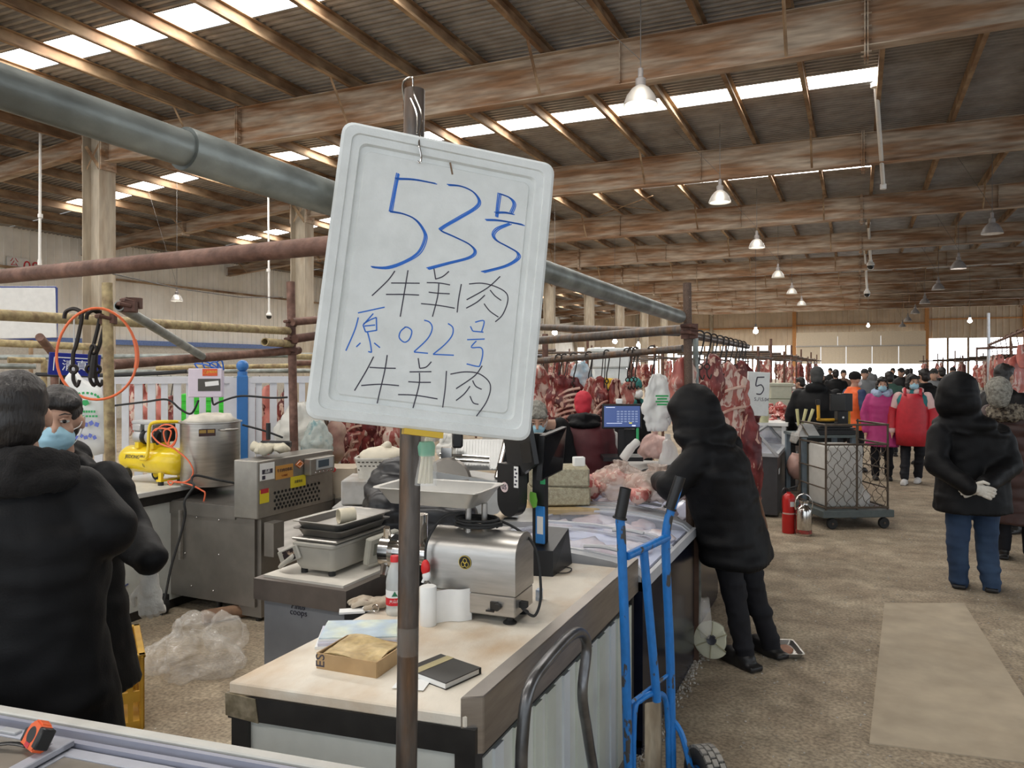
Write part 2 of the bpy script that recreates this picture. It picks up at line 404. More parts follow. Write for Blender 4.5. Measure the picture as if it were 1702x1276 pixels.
# back wall: cladding above, lit panes below, big roller door in the middle
b = B(); pr = []; x = XL
while x < XR: pr += [(x, 0), (x + .28, 0), (x + .31, -.05), (x + .36, -.05), (x + .39, 0)]; x += .39
vv = []
for (xx, d) in pr: vv += [(xx, Y1 + d, 3.25 if xx < -4.2 else (3.65 if xx > 4.5 else 3.9)), (xx, Y1 + d, 6.45)]
b.add(vv, [(2 * i, 2 * i + 1, 2 * i + 3, 2 * i + 2) for i in range(len(pr) - 1)])
wb = struct(b.obj('wall_back', m_backw, None, 0))
b = B(); b.box(((XL - 4.3) / 2, Y1 + .1, .35), (-4.3 - XL, .2, .7)); b.box(((XR + 4.5) / 2, Y1 + .1, .35), (XR - 4.5, .2, .7)); b.obj('sill_wall', m_wallp, wb, 0)
for x in (XL + .2, -16.5, -10.5, -4.35, 4.5, 10.4, 15.8):
    b = B(); b.box((x, Y1 - .12, 3.2), (.26, .2, 6.4)); b.obj('wall_post', m_orange if x > -5 else m_col, wb, 0)
for (xa, xb, z) in ((-4.3, 4.5, 4.75), (4.5, XR, 5.0), (XL, -4.3, 4.6)):
    b = B(); b.box(((xa + xb) / 2, Y1 - .1, z), (xb - xa, .08, .1)); b.obj('wall_rail', m_orange, wb, 0)
nw = 0
for (xa, xb, zt, stp) in ((-22, -4.4, 3.25, 1.22), (4.6, XR, 3.65, 1.25)):
    x = xa
    while x < xb - .2:
        e = min(x + stp, xb); nw += 1
        b = B(); b.box(((x + e) / 2, Y1 + .05, (zt + .7) / 2), (e - x - .1, .03, zt - .7)); o = struct(b.obj('window_%d' % nw, m_win, None, 0))
        b = B(); b.box((e - .05, Y1 - .02, (zt + .7) / 2), (.12, .12, zt - .7)); b.obj('mullion', m_purlin, o, 0)
        x = e
m_door = mat('cream roller door', (.78, .69, .55), .6, var=.06)
door = tag(bpy.data.objects.new('door_1', None), kind='structure'); C.objects.link(door)
for k in range(5):
    for (za, zb) in ((1.84, 3.12), (3.2, 4.2)):
        xa = -4.2 + k * 1.73; b = B()
        if zb > 4: 
            if k not in (0, 2, 4): continue
            xa = -4.2 + (k // 2) * 2.88; wd = 2.86
        else: wd = 1.70
        b.box((xa + wd / 2, Y1 - .25, (za + zb) / 2), (wd, .06, zb - za)); 
        for q in range(int(wd / .27)): b.box((xa + .15 + q * .27, Y1 - .29, (za + zb) / 2), (.04, .03, zb - za))
        b.obj('door_panel', m_door, door, 0)
b = B(); b.box((.1, Y1 - .3, 3.16), (8.7, .1, .09)); b.obj('door_rail', mat('pale grey rail', (.5, .48, .46), .5), door, 0)
b = B(); b.box((.1, Y1 + .6, .94), (8.7, .04, 1.88)); struct(b.obj('window_%d' % (nw + 1), m_win, None, 0))   # daylight at the open gate
# a plain wall far on the right side with its own panes
b = B(); b.box((XR, 40, 4.9), (.1, 44, 3.0)); b.box((XR, 40, .4), (.1, 44, .8)); struct(b.obj('wall_right', m_wallp, None, 0))

# pendant lamps
m_glass_l = mat('lamp shade', (.55, .52, .48), .3, var=0, trans=.35)
m_bulb = mat('lamp bulb', (1, 1, 1), .3, emit=30, ecol=(1, .97, .9), var=0)
m_bulb2 = mat('dim lamp bulb', (1, .97, .85), .3, emit=8, ecol=(1, .95, .8), var=0)
m_wire = flat('thin wire', (.10, .095, .09), .6)
m_shade_d = mat('grey lamp shade', (.22, .2, .19), .5, var=.1)
def lamp(label, x, y, z, r, ms, mb, group):
    t = T('pendant_lamp', label, 'lamp', (x, y, z), group=group)
    b = B(); b.lathe([(r, 0), (r * .97, .12 * r), (r * .8, .55 * r), (r * .5, .95 * r), (r * .28, 1.1 * r), (r * .26, 1.06 * r), (r * .46, .9 * r), (r * .76, .52 * r), (r * .93, .1 * r), (r * .96, 0)], (x, y, z), 24, cap=False); b.obj('lamp_shade', ms, t)
    b = B(); b.lathe([(0, .05), (r * .35, .08), (r * .4, .4 * r), (r * .2, .9 * r), (0, .95 * r)], (x, y, z), 14); b.obj('bulb', mb, t)
    b = B(); b.lathe([(r * .3, 1.08 * r), (r * .3, 1.5 * r), (r * .16, 1.6 * r), (r * .16, 2.1 * r), (0, 2.15 * r)], (x, y, z), 10); b.obj('lamp_holder', m_shade_d, t)
    b = B(); b.tube([(x, y, z + 2.1 * r), (x, y, zc(x) + .01)], .006, 5); b.tube([(x, y, z + 2.6 * r), (x - .9, y - .1, zc(x - .9) + .01)], .004, 4); b.obj('lamp_wire', m_wire, t)
    return t
where = ['nearest the sign', 'second from the camera', 'third from the camera', 'fourth from the camera', 'fifth from the camera', 'sixth from the camera']
for k in range(6):
    lamp('glass dome pendant lamp %s in the row left of the aisle' % where[k], -2.45, 9.35 + 6.03 * k, 4.93 - .04 * k - (0.12 if k > 2 else 0), .215, m_glass_l, m_bulb if k in (0, 1, 2) else m_bulb2, 'pendant lamps left of the aisle')
for k in range(7):
    lamp('grey shaded pendant lamp %s in the row right of the aisle' % ['nearest in view', 'second', 'third', 'fourth', 'fifth', 'sixth', 'last'][k], 2.45, 17.9 + 5.6 * k, 4.33 - .05 * k, .20, m_shade_d, m_bulb if k == 1 else m_bulb2, 'pendant lamps right of the aisle')
p = AD(294, 497, 19)
lamp('small lit pendant lamp in front of the white left wall', p.x, p.y, p.z - .05, .15, m_glass_l, m_bulb, None)
def flood(px, py, d, label):   # bare bright bulbs hanging among the far stalls
    p = AD(px, py, d); t = T('hanging_bulb', label, 'lamp', p)
    b = B(); b.lathe([(0, -.09), (.07, -.05), (.08, 0), (.04, .07), (.03, .12), (0, .12)], p, 12); b.obj('bulb', m_bulb, t)
    b = B(); b.cyl(p + V((0, 0, .12)), p + V((0, 0, .22)), .03, n=8); b.tube([p + V((0, 0, .2)), (p.x, p.y, zc(p.x) + .01)], .006, 4); b.obj('bulb_socket', m_wire, t)
flood(922, 552, 22, 'bare lit bulb right beside the foam sign over the far stalls'); flood(1022, 567, 26, 'bare lit bulb over the far stalls left of the corner post')
flood(1061, 573, 30, 'smaller bare lit bulb just left of the corner post'); flood(1256, 550, 24, 'bright bare bulb right of the rail of hooks')
flood(1443, 541, 40, 'bright bulb in front of the roller door'); flood(1612, 533, 30, 'very bright bulb before the tan wall on the right')

# white conduit pipes and security cameras
m_conduit = mat('white conduit', (.78, .77, .74), .4, var=.04)
def conduit(label, a, e, cam_=False, r=.04):
    t = T('conduit_drop' if not cam_ else 'security_camera', label, 'pipe' if not cam_ else 'camera', a)
    k = r / .045; b = B(); b.cyl(V((a.x, a.y, zc(a.x))), e, r, n=10); b.cyl(a + V((0, 0, -.02)), a + V((0, 0, .05)), r * 1.8, n=10); b.cyl(e, e + V((0, 0, -.1)), r * 1.5, n=10); b.obj('drop_pipe', m_conduit, t)
    if cam_:
        b = B(); b.lathe([(0, -.34 * k), (.07 * k, -.32 * k), (.11 * k, -.26 * k), (.115 * k, -.2 * k)], e, 14); b.obj('camera_dome', flat('black dome', (.02, .02, .02), .15), t)
        b = B(); b.lathe([(.115 * k, -.2 * k), (.13 * k, -.16 * k), (.1 * k, -.08 * k), (0, -.06 * k)], e, 14); b.obj('camera_housing', m_conduit, t)
conduit('white conduit drop hanging from the last purlin beside the roof light strip', AZ(1455, 143, 6.3), AD(1468, 306, 15.5))
conduit('dome security camera on a white drop pipe under the third rafter', AZ(1443, 372, 6.3), AD(1447, 432, 27.), True, .045)
conduit('white drop pipe with a small camera left of the roller door lamps', AD(1437, 415, 31), AD(1441, 480, 32), True, .045)
conduit('white drop pipe in front of the left wall near the red number board', AD(67, 360, 15), AD(66, 432, 15), False, .026)
conduit('small dome camera on a thin white pipe before the left wall', AD(446, 450, 19), AD(447, 517, 19), True, .026)
# number board on the left wall
t = T('number_board', 'white number board with red 08 on the left wall', 'sign', AX(30, 440, XL + .05))
b = B(); p0, p1 = AX(11, 426, XL + .05), AX(47, 430, XL + .05)
b.box(((p0.x, (p0.y + p1.y) / 2, p0.z - .3)), (.03, (p1.y - p0.y), .6)); b.obj('board', m_white_s, t)
m_red = flat('red print', (.5, .03, .04), .5)
text('公', .26, m_red, frame((XL + .07, p0.y + .2, p0.z - .15), (0, 1, 0), (0, 0, 1)), t)
text('08', .5, m_red, frame((XL + .07, p0.y + .7, p0.z - .25), (0, 1, 0), (0, 0, 1)), t)
# large white panel sign at the far left
t = T('white_signboard', 'large blank white signboard with a blue edge behind the yellow pipe', 'sign', AD(0, 560, 9.5))
a, e = AD(-140, 478, 9.0), AD(94, 478, 9.5); dz = .62
b = B(); dirx = (e - a).normalized(); nrm = dirx.cross(V((0, 0, 1)))
b.box((a + e) / 2 + V((0, 0, -dz / 2)), ((e - a).length, .04, dz), rot=frame((0, 0, 0), dirx, (nrm * -1)).to_3x3(), bev=.01); b.obj('panel', m_white_s, t)
for q in (a.lerp(e, .2), a.lerp(e, .8)): b = B(); b.cyl((q.x - .05, q.y + .05, 0), (q.x - .05, q.y + .05, q.z - .1), .025, n=8); b.obj('support_post', m_purlin, t)
b = B()
for (q, l) in (((a + e) / 2 + V((0, 0, .005)), None), ((a + e) / 2 + V((0, 0, -dz - .005)), None)): b.tube([q - dirx * (e - a).length / 2, q + dirx * (e - a).length / 2], .014, 6)
b.tube([e + V((0, 0, 0)), e + V((0, 0, -dz))], .014, 6); b.obj('edge_frame', flat('dark blue edge', (.03, .05, .2), .4), t)
# wires
for i, (pts, lb) in enumerate((([AD(187, 455, 14), AD(300, 480, 16), AD(400, 494, 18), AD(470, 494, 19)], 'thin dark cable sagging in front of the left wall'),
                               ([AZ(1000, 338, 6.25), AZ(1105, 352, 6.25)], 'thin tie rod crossing under the third bay'), ([AZ(985, 362, 6.25), AZ(1085, 325, 6.25)], 'thin tie rod rising under the third bay'))):
    b = B(); b.tube(pts, .012, 5); tag(b.obj('cable' if i == 0 else 'tie_rod', m_wire if i == 0 else m_purlin), lb, 'cable' if i == 0 else 'rod')
# ================= shared materials =================
m_galv = mat('galvanised pipe', (.28, .30, .28), .42, .45, col2=(.15, .16, .145), sc_=6, lo=.42, hi=.72, stretch=(1, .6, 1), var=.3, bump=.12, bsc=60)
m_rustp = mat('rusty brown pipe', (.21, .115, .085), .6, .25, col2=(.13, .065, .045), sc_=9, lo=.4, hi=.65, var=.3, bump=.25, bsc=80)
m_pole = mat('dark worn steel pole', (.115, .10, .09), .42, .65, col2=(.16, .095, .055), sc_=7, lo=.45, hi=.7, stretch=(3, 3, .6), var=.25, bump=.1, bsc=60)
m_ypipe = mat('yellowish scaffold pipe', (.42, .33, .17), .6, .1, col2=(.27, .19, .10), sc_=14, lo=.48, hi=.62, var=.25, bump=.15, bsc=70)
m_foam = mat('white foam board', (.74, .76, .745), .75, 0, col2=(.66, .68, .66), sc_=14, lo=.3, hi=.75, var=.03, bump=.12, bsc=220)
m_blue_ink = flat('blue marker', (.03, .155, .58), .6); m_black_ink = flat('black marker', (.045, .04, .06), .6)
m_ss = mat('brushed stainless steel', (.50, .48, .45), .34, .85, col2=(.40, .38, .35), sc_=3, lo=.3, hi=.7, stretch=(1, 1, 8), var=.1)
m_ssd = mat('dull dark stainless steel', (.27, .25, .225), .4, .7, col2=(.20, .185, .165), sc_=2.5, lo=.3, hi=.7, var=.12)
m_slab = mat('scored cutting board slab', (.74, .68, .58), .5, 0, col2=(.52, .36, .21), sc_=5.5, lo=.45, hi=.80, stretch=(1, .6, 1), var=.05, bump=.12, bsc=120)
m_blackst = mat('black angle iron', (.03, .028, .026), .4, .3, var=.2)
m_whitep = mat('white panel', (.62, .64, .60), .35, 0, var=.04)
m_black = mat('black plastic', (.014, .014, .015), .35, 0, var=.1)
m_rubber = mat('black rubber', (.02, .02, .02), .7, var=.2)
m_paper = mat('white paper', (.80, .80, .78), .8, var=.03)
m_card = mat('cardboard', (.46, .31, .16), .85, col2=(.36, .23, .11), sc_=5, var=.1)
m_clear = mat('clear film', (.9, .92, .9), .18, 0, var=0, alpha=.2)
m_bagw = mat('milky plastic bag', (.80, .79, .76), .3, 0, var=.05, alpha=.62)
m_bagc = mat('clear crumpled plastic', (.86, .82, .76), .13, 0, var=.08, alpha=.24, spec=.9)
m_chrome = flat('polished steel', (.62, .60, .57), .16, metal=1.)
m_glassp = mat('freezer glass', (.66, .70, .86), .06, 0, var=0, alpha=.30, spec=.9)
m_greyf = mat('grey freezer plastic', (.40, .41, .43), .4, var=.06)
m_greyl = mat('light grey frame', (.50, .51, .54), .4, var=.06)

# ================= overhead pipes and the main pole =================
PP0, PP1 = V((-1.09, .68, 2.09)), V((-.94, 4.47, 1.985)); pd = (PP1 - PP0)
J = PP0 + pd * .083
t = T('overhead_pipe', 'thick grey galvanised pipe, thin one slid into a wider one, overhead at upper left', 'pipe', PP0)
b = B(); b.tube([PP0 - pd * .5, J + pd * .03], .0315, 24); b.obj('inner_pipe', m_galv, t, 60)
b = B(); b.tube([J, J + pd * .001, PP1 - pd * .004, PP1], [.037, .0385, .0385, .037], 24, cap=False); b.tube([PP1 - pd * .004, J + pd * .003], .033, 24, cap=False); b.lathe([(.033, 0), (.038, .0)], J, 24, M=frame((0, 0, 0), pd.cross(V((0, 0, 1))), pd.cross(pd.cross(V((0, 0, 1)))))) ; b.obj('outer_sleeve', m_galv, t, 60)
t = T('steel_pole', 'dark worn upright steel pole holding the foam sign, tape round its middle', 'pole', AD(669, 608 + 1279 * 1.7 / 1.74, 1.74))
pt, pb_ = AD(689, 150, 1.80), AD(668.5, 608 + 1279 * 1.7 / 1.74, 1.74)
b = B(); b.cyl(pb_, pt, .0243, n=24, cap=False); b.cyl(pt - V((0, 0, .3)), pt, .021, n=24, cap=False); b.lathe([(.021, 0), (.0243, 0)], pt, 24, cap=False); b.obj('tube', m_pole, t, 60)
q1, q2 = AD(678, 1040, 1.75), AD(677, 1086, 1.75); b = B(); b.tube([q1 + (q2 - q1) * k / 6 for k in range(7)], [.0246, .0252, .0249, .0254, .0249, .0252, .0247], 24, cap=False); b.noise(.003, 120, 2); b.obj('clear_tape', mat('clear packing tape', (.5, .48, .44), .08, 0, var=0, alpha=.14, spec=.9), t)
t = T('rusty_pipe', 'long rusty brown pipe running level to the left from behind the sign', 'pipe', AD(0, 461, 2.56))
b = B(); p0, p1 = AD(-90, 468, 2.75), AD(690, 394, 1.83); b.cyl(p0, p1, .0243, n=20); b.obj('tube', m_rustp, t, 60)
b = B(); b.tube([p1 + V((0, 0, .0)) + (pt - pb_).normalized() * k for k in (-.03, .03)], .032, 12); b.obj('clamp', m_rustp, t)

# ================= the foam sign =================
TL, TR, BR_, BL_ = V((-.9892, 1.3317, 2.2193)), V((-.6266, 1.6329, 2.1588)), V((-.6435, 1.5355, 1.536)), V((-1.0061, 1.2344, 1.5966))
SM = frame((TL + TR + BR_ + BL_) / 4, TR - TL, TL - BL_)
SW, SH = (TR - TL).length, (TL - BL_).length
SMi = SM.inverted(); snor = V((SM[0][2], SM[1][2], SM[2][2])); spt = SM.translation
cam_p = V((0, 0, 1.7))
def S(x, y, off=0.):      # point of the board face met along a direction
    r = ray(x, y); k = (spt + snor * off - cam_p).dot(snor) / r.dot(snor); return SMi @ (cam_p + r * k)
t = T('foam_sign', 'white foam box lid used as a stall number sign, hand lettered, hung on the pole', 'sign', SM.translation)
def rrect(w_, h_, r, n=5):
    o = []
    for cx, cy, a0 in ((w_ / 2 - r, h_ / 2 - r, 0), (-w_ / 2 + r, h_ / 2 - r, 90), (-w_ / 2 + r, -h_ / 2 + r, 180), (w_ / 2 - r, -h_ / 2 + r, 270)):
        for k in range(n + 1):
            a = R(a0 + 90 * k / n); o.append((cx + r * math.cos(a), cy + r * math.sin(a)))
    return o
rings = []
for (ins, z, r) in ((.006, -.03, .02), (0, -.024, .025), (0, -.004, .025), (.006, 0, .022), (.022, 0, .018), (.0235, -.0045, .018), (.040, -.004, .016), (.043, -.0115, .016), (.053, -.012, .014), (.056, -.0078, .012)):
    rings.append([SM @ V((x, y, z)) for x, y in rrect(SW - 2 * ins, SH - 2 * ins, r)])
b = B(); b.loft(rings); b.obj('board', m_foam, t, 18)
zf = -.0078
def px2(ox, oy, s, pts): return [(ox + x / s, oy + y / s) for x, y in pts]
def stroke(b, pts, r, n=5, z=zf, smooth=True):
    q = [S(x, y, z) for x, y in pts]
    q = [V((v.x, v.y, z + .0004)) for v in q]
    if smooth and len(q) > 2: q = bez(q, n)
    L_ = [SM @ v for v in q]; up = snor; m = len(L_)
    vv = []
    for i in range(m):
        tg = (L_[min(i + 1, m - 1)] - L_[max(i - 1, 0)]).normalized(); sd = tg.cross(up) * r
        vv += [L_[i] - sd, L_[i] + sd]
    b.add(vv, [(2 * i, 2 * i + 1, 2 * i + 3, 2 * i + 2) for i in range(m - 1)])
def wob(pts, k, rnd): return [(x + rnd.uniform(-k, k), y + rnd.uniform(-k, k)) for x, y in pts]
rnd = random.Random(3)
s1 = 5.006
big = [[(510, 140), (480, 290), (445, 465)], [(490, 185), (650, 195), (820, 225)],
       [(445, 460), (560, 480), (660, 530), (725, 620), (735, 690), (680, 800), (560, 880), (420, 925), (290, 920)],
       [(925, 238), (1040, 250), (1140, 300), (1185, 370), (1150, 430), (1020, 510), (880, 590), (870, 620), (980, 670), (1100, 730), (1150, 790), (1100, 840), (930, 890), (755, 935)],
       [(1355, 305), (1340, 400), (1330, 505)], [(1355, 310), (1440, 345), (1475, 400), (1450, 470)], [(1320, 470), (1400, 468), (1465, 480)],
       [(1240, 530), (1340, 530), (1450, 550), (1550, 570)], [(1440, 560), (1340, 600), (1300, 650), (1330, 700), (1420, 750), (1500, 800), (1505, 850), (1400, 910), (1210, 960)]]
def chars(lst, rngs, m, nm, s, oy, thick, dbl=False):
    for a_, e_ in rngs:
        ink = B()
        for st in lst[a_:e_]:
            p = px2(560, oy, s, st); stroke(ink, p, thick * (.75 if dbl else 1))
            if dbl:
                for k in (-1, 1): stroke(ink, [(x + k * 2.3 + rnd.uniform(-.6, .6), y + k * 1. + rnd.uniform(-.6, .6)) for x, y in p], .0011)
        ink.obj(nm, m, t, 0)
chars(big, ((0, 3), (3, 4), (4, 9)), m_blue_ink, 'blue_character', s1, 260, .0022, True)
s2 = 4.725
sm_b = [[(165, 425), (375, 380)], [(168, 460), (140, 560), (70, 722)], [(285, 430), (250, 470), (205, 520)], [(205, 520), (225, 575)], [(210, 510), (260, 480), (310, 460)], [(310, 460), (312, 565)], [(215, 528), (300, 520)], [(225, 575), (310, 562)],
        [(240, 575), (262, 660), (272, 735)], [(272, 735), (245, 728)], [(185, 660), (152, 692)], [(292, 660), (338, 698)],
        [(540, 535), (500, 570), (490, 620), (530, 655), (570, 630), (588, 570), (560, 540), (530, 537)],
        [(685, 482), (730, 500), (748, 550), (710, 630), (605, 730)], [(605, 732), (715, 742)], [(872, 508), (910, 540), (905, 600), (850, 670), (755, 750)], [(755, 750), (918, 757)],
        [(1048, 530), (1066, 568)], [(1085, 498), (1155, 488), (1135, 575)], [(1066, 568), (1150, 576)], [(1022, 635), (1160, 630)], [(1095, 645), (1055, 695), (1130, 698), (1145, 745), (1125, 830), (1105, 845), (1018, 825)]]
chars(sm_b, ((0, 12), (12, 13), (13, 15), (15, 17), (17, 22)), m_blue_ink, 'blue_character', s2, 430, .00135)
blk = [[(455, 95), (400, 170), (275, 290)], [(425, 190), (650, 192)], [(385, 280), (530, 280), (645, 285)], [(558, 90), (530, 260), (497, 455)],
       [(762, 78), (775, 160)], [(880, 98), (830, 140), (772, 160)], [(705, 187), (800, 190), (888, 205)], [(720, 262), (790, 270), (886, 275)], [(660, 352), (790, 365), (925, 388)], [(800, 195), (790, 300), (750, 455)],
       [(977, 198), (955, 320), (944, 422)], [(1037, 198), (1140, 192), (1250, 220), (1330, 270), (1340, 340), (1300, 440), (1243, 495)], [(1282, 138), (1180, 230), (1018, 322)], [(1202, 245), (1240, 290), (1290, 327)], [(1162, 285), (1100, 340), (1015, 388)], [(1155, 352), (1200, 410), (1268, 458)],
       [(288, 768), (230, 880), (138, 1035)], [(255, 852), (360, 858), (462, 860)], [(190, 995), (340, 985), (487, 996)], [(395, 755), (375, 880), (335, 1050), (316, 1135)],
       [(638, 780), (650, 860)], [(742, 808), (700, 850), (650, 860)], [(570, 888), (742, 886)], [(560, 965), (650, 970), (738, 970)], [(480, 1066), (620, 1072), (790, 1100)], [(648, 895), (645, 990), (597, 1172)],
       [(860, 880), (850, 1020), (830, 1168)], [(890, 906), (1000, 888), (1110, 900), (1190, 960), (1205, 1030), (1170, 1130), (1095, 1236)], [(1140, 840), (1080, 920), (935, 1020)], [(1065, 955), (1090, 1000), (1137, 1025)], [(1045, 1000), (1000, 1060), (935, 1113)], [(1045, 1078), (1070, 1130), (1112, 1143)]]
chars(blk, ((0, 4), (4, 10), (10, 16), (16, 20), (20, 26), (26, 32)), m_black_ink, 'black_character', s2, 430, .00125)
b = B(); stroke(b, [(748, 270), (752, 290)], .002); b.obj('puncture_mark', flat('brown scratch', (.2, .13, .08), .8), t, 0)
b = B()
q = [SM @ V(v) for v in (S(672, 711) + V((0, 0, .002)), S(737, 719) + V((0, 0, .002)))]
dn = (BL_ - TL).normalized(); b.hexa([q[0], q[1], q[1] + dn * .012, q[0] + dn * .012] + [v - snor * .034 for v in (q[0], q[1], q[1] + dn * .012, q[0] + dn * .012)]); b.obj('yellow_tape', flat('yellow tape', (.62, .40, .02), .4), t, 0)
t = T('wire_hook', 'bent steel wire hook over the pole top, its end through the foam sign', 'hook', pt)
a = SM @ S(697, 243, .004); e = SM @ S(701, 272, .002)
b = B(); b.tube(bez([pt + V((-.028, .0, -.02)), pt + V((-.018, -.022, .012)), pt + V((.012, -.03, .018)), pt + V((.02, -.036, -.02)), AD(701, 190, 1.69), AD(697, 225, 1.67), a, SM @ S(700, 258, .004), SM @ S(699, 270, .004), SM @ S(694, 268, .003)], 6), .0022, 7)
b.tube(bez([pt + V((.008, -.03, -.03)), AD(693, 190, 1.72), AD(693, 222, 1.68)], 4), .0018, 6); b.obj('wire', m_chrome, t)
tag(t.children[0] if 0 else t, None)
# printed straw bag hanging below the sign
t = T('hanging_sleeve', 'clear plastic sleeve of straws with green print hanging just below the sign', 'bag', AD(712, 715, 1.66))
b = B()
for k in range(6): b.tube(bez([AD(713 + k * .8, 716, 1.69), AD(712 + (k - 3) * 2.5, 755, 1.68 + .004 * (k % 2)), AD(709 + (k - 3) * 4.0, 803, 1.68)], 5), .0035 if k % 2 else .0045, 7)
b.obj('straw', mat('pale straw', (.62, .56, .42), .4, var=.1), t)
b = B(); rg = []
for k in range(9):
    u = k / 8; c = AD(715 - 8 * u, 714 + 92 * u, 1.68); w_ = .006 + .02 * u ** .7
    rg.append([c + V((math.cos(a) * w_ * (1 + .15 * math.sin(5 * a + k)), math.sin(a) * w_ * .6, 0)) for a in [2 * math.pi * i / 18 for i in range(18)]])
b.loft(rg, cap=False); b.noise(.004, 90, 3); b.obj('sleeve', m_clear, t, 180)
b = B(); c = AD(709, 757, 1.655); b.lathe([(.017, 0), (.019, .02), (.015, .03)], c - V((0, 0, .0)), 12, cap=False); b.obj('green_print', mat('green print', (.2, .5, .36), .5, alpha=.6), t)

# ================= long bench =================
ZS = .82
bl = [AZ(380, 1133, ZS), AZ(775, 1190, ZS), V((-.912, 3.25, ZS)), V((-1.60, 3.25, ZS))]
t = T('work_bench', 'long butcher work bench with a scored white board top and steel edge', 'bench', (-1.25, 2.4, 0))
b = B(); b.prism([(p.x, p.y) for p in bl], ZS - .032, ZS); bmesh.ops.bevel(b.bm, geom=[e for e in b.bm.edges], offset=.004, segments=1, affect='EDGES'); b.obj('cutting_board_top', m_slab, t, 30)
yf = 1.743
b = B(); b.prism([(-.912, yf - .03), (-.860, yf), (-.866, 3.27), (-.912, 3.27)], ZS - .10, .866); bmesh.ops.bevel(b.bm, geom=[e for e in b.bm.edges], offset=.003, segments=1, affect='EDGES'); b.obj('steel_edge', mat('brownish brushed steel', (.37, .34, .31), .34, .85, col2=(.30, .27, .24), sc_=3, lo=.3, hi=.7, stretch=(1, 1, 8), var=.1), t, 30)
fl, fr = bl[0], bl[1]; fd = (fr - fl).normalized(); fn = V((fd.y, -fd.x, 0))
def fb(u, v, z): p = fl + fd * u + fn * v; return (p.x, p.y, z)
fw = (V((-.875, yf, ZS)) - fl).length; ang = math.atan2(fd.y, fd.x)
b = B(); b.box(fb(fw / 2, -.012, ZS - .065), (fw, .03, .066), ang); b.box((-1.585, 2.45, ZS - .065), (.03, 1.6, .066)); b.box((-.9, 2.5, ZS - .13), (.03, 1.5, .06)); b.obj('frame_rail', m_blackst, t, 0)
for p in (fb(.035, -.03, 0), fb(fw - .03, -.03, 0), (-1.57, 3.2, 0), (-.90, 3.2, 0)):
    b = B(); b.box((p[0], p[1], (ZS - .09) / 2), (.055, .055, ZS - .09), ang); b.obj('leg', m_blackst, t, 0)
b = B(); b.box(fb(fw / 2, -.02, .40), (fw - .12, .012, .66), ang); b.obj('front_panel', m_whitep, t, 0)
b = B(); b.box((-.885, 2.5, .39), (.012, 1.44, .60)); b.obj('side_panel', m_whitep, t, 0)
for k in range(11):
    b = B(); b.box((-.876, 1.86 + k * .128 + (k % 3) * .012, .39), (.01, .055 + .02 * (k % 2), .60)); b.obj('side_rib', mat('ribbed plastic', (.60, .63, .55), .3, var=.03) if k % 4 else mat('pale blue white strip', (.66, .70, .72), .3, var=.03), t, 0)
b = B(); b.box((-.878, 2.5, .06), (.02, 1.46, .07)); b.obj('kick_rail', m_ssd, t, 0)
b = B(); b.hexa([fb(-.005, .006, ZS - .09), fb(.10, .006, ZS - .1), fb(.10, -.03, ZS - .1), fb(-.005, -.03, ZS - .09), fb(-.005, .006, ZS - .03), fb(.09, .006, ZS - .035), fb(.09, -.03, ZS - .03), fb(-.005, -.03, ZS - .03)]); b.noise(.006, 60, 1); b.obj('tape_wrap', mat('dirty tape', (.16, .13, .08), .3, col2=(.3, .25, .17), sc_=30), t, 30)

# things on the bench
def onb(x, y, z=ZS): return AZ(x, y, z)
# cardboard box lid, ES
p0, p1, p2, p3 = onb(527, 1110), onb(626, 1127), onb(668, 1092), onb(572, 1078)
t = T('cardboard_tray', 'shallow cardboard box holding a folded tan card, marked ES', 'box', (p0 + p1 + p2 + p3) / 4)
ux = (p1 - p0).normalized(); uy = (p3 - p0); uy = (uy - ux * uy.dot(ux)); ly = uy.length; uy.normalize(); lx = (p1 - p0).length
ML = frame(p0, ux, uy)
b = B(); h = .045; th = .004
b.box((lx / 2, ly / 2, .003), (lx, ly, .004), M=ML)
for c, d in (((lx / 2, 0, h / 2), (lx, th, h)), ((lx / 2, ly, h / 2), (lx, th, h)), ((0, ly / 2, h / 2), (th, ly, h)), ((lx, ly / 2, h / 2), (th, ly, h))): b.box(c, d, M=ML)
b.obj('box', m_card, t, 0)
b = B(); b.add([(.012 + (lx - .02) * i / 8, .012 + (ly - .02) * j / 8, .040 + .006 * math.sin(i * .7) * math.cos(j * .8) + .012 * j / 8) for i in range(9) for j in range(9)], [(i * 9 + j, i * 9 + j + 1, (i + 1) * 9 + j + 1, (i + 1) * 9 + j) for i in range(8) for j in range(8)], ML); b.noise(.003, 60, 5)
o = b.obj('crumpled_card', mat('tan card sheet', (.60, .45, .22), .45, col2=(.42, .29, .12), sc_=18, var=.15), t, 0); sol = o.modifiers.new('s', 'SOLIDIFY'); sol.thickness = .004
text('ES', .042, m_black_ink, ML @ frame((.014, -.0025, .024), (0, 0, 1), (-1, 0, 0)), t)
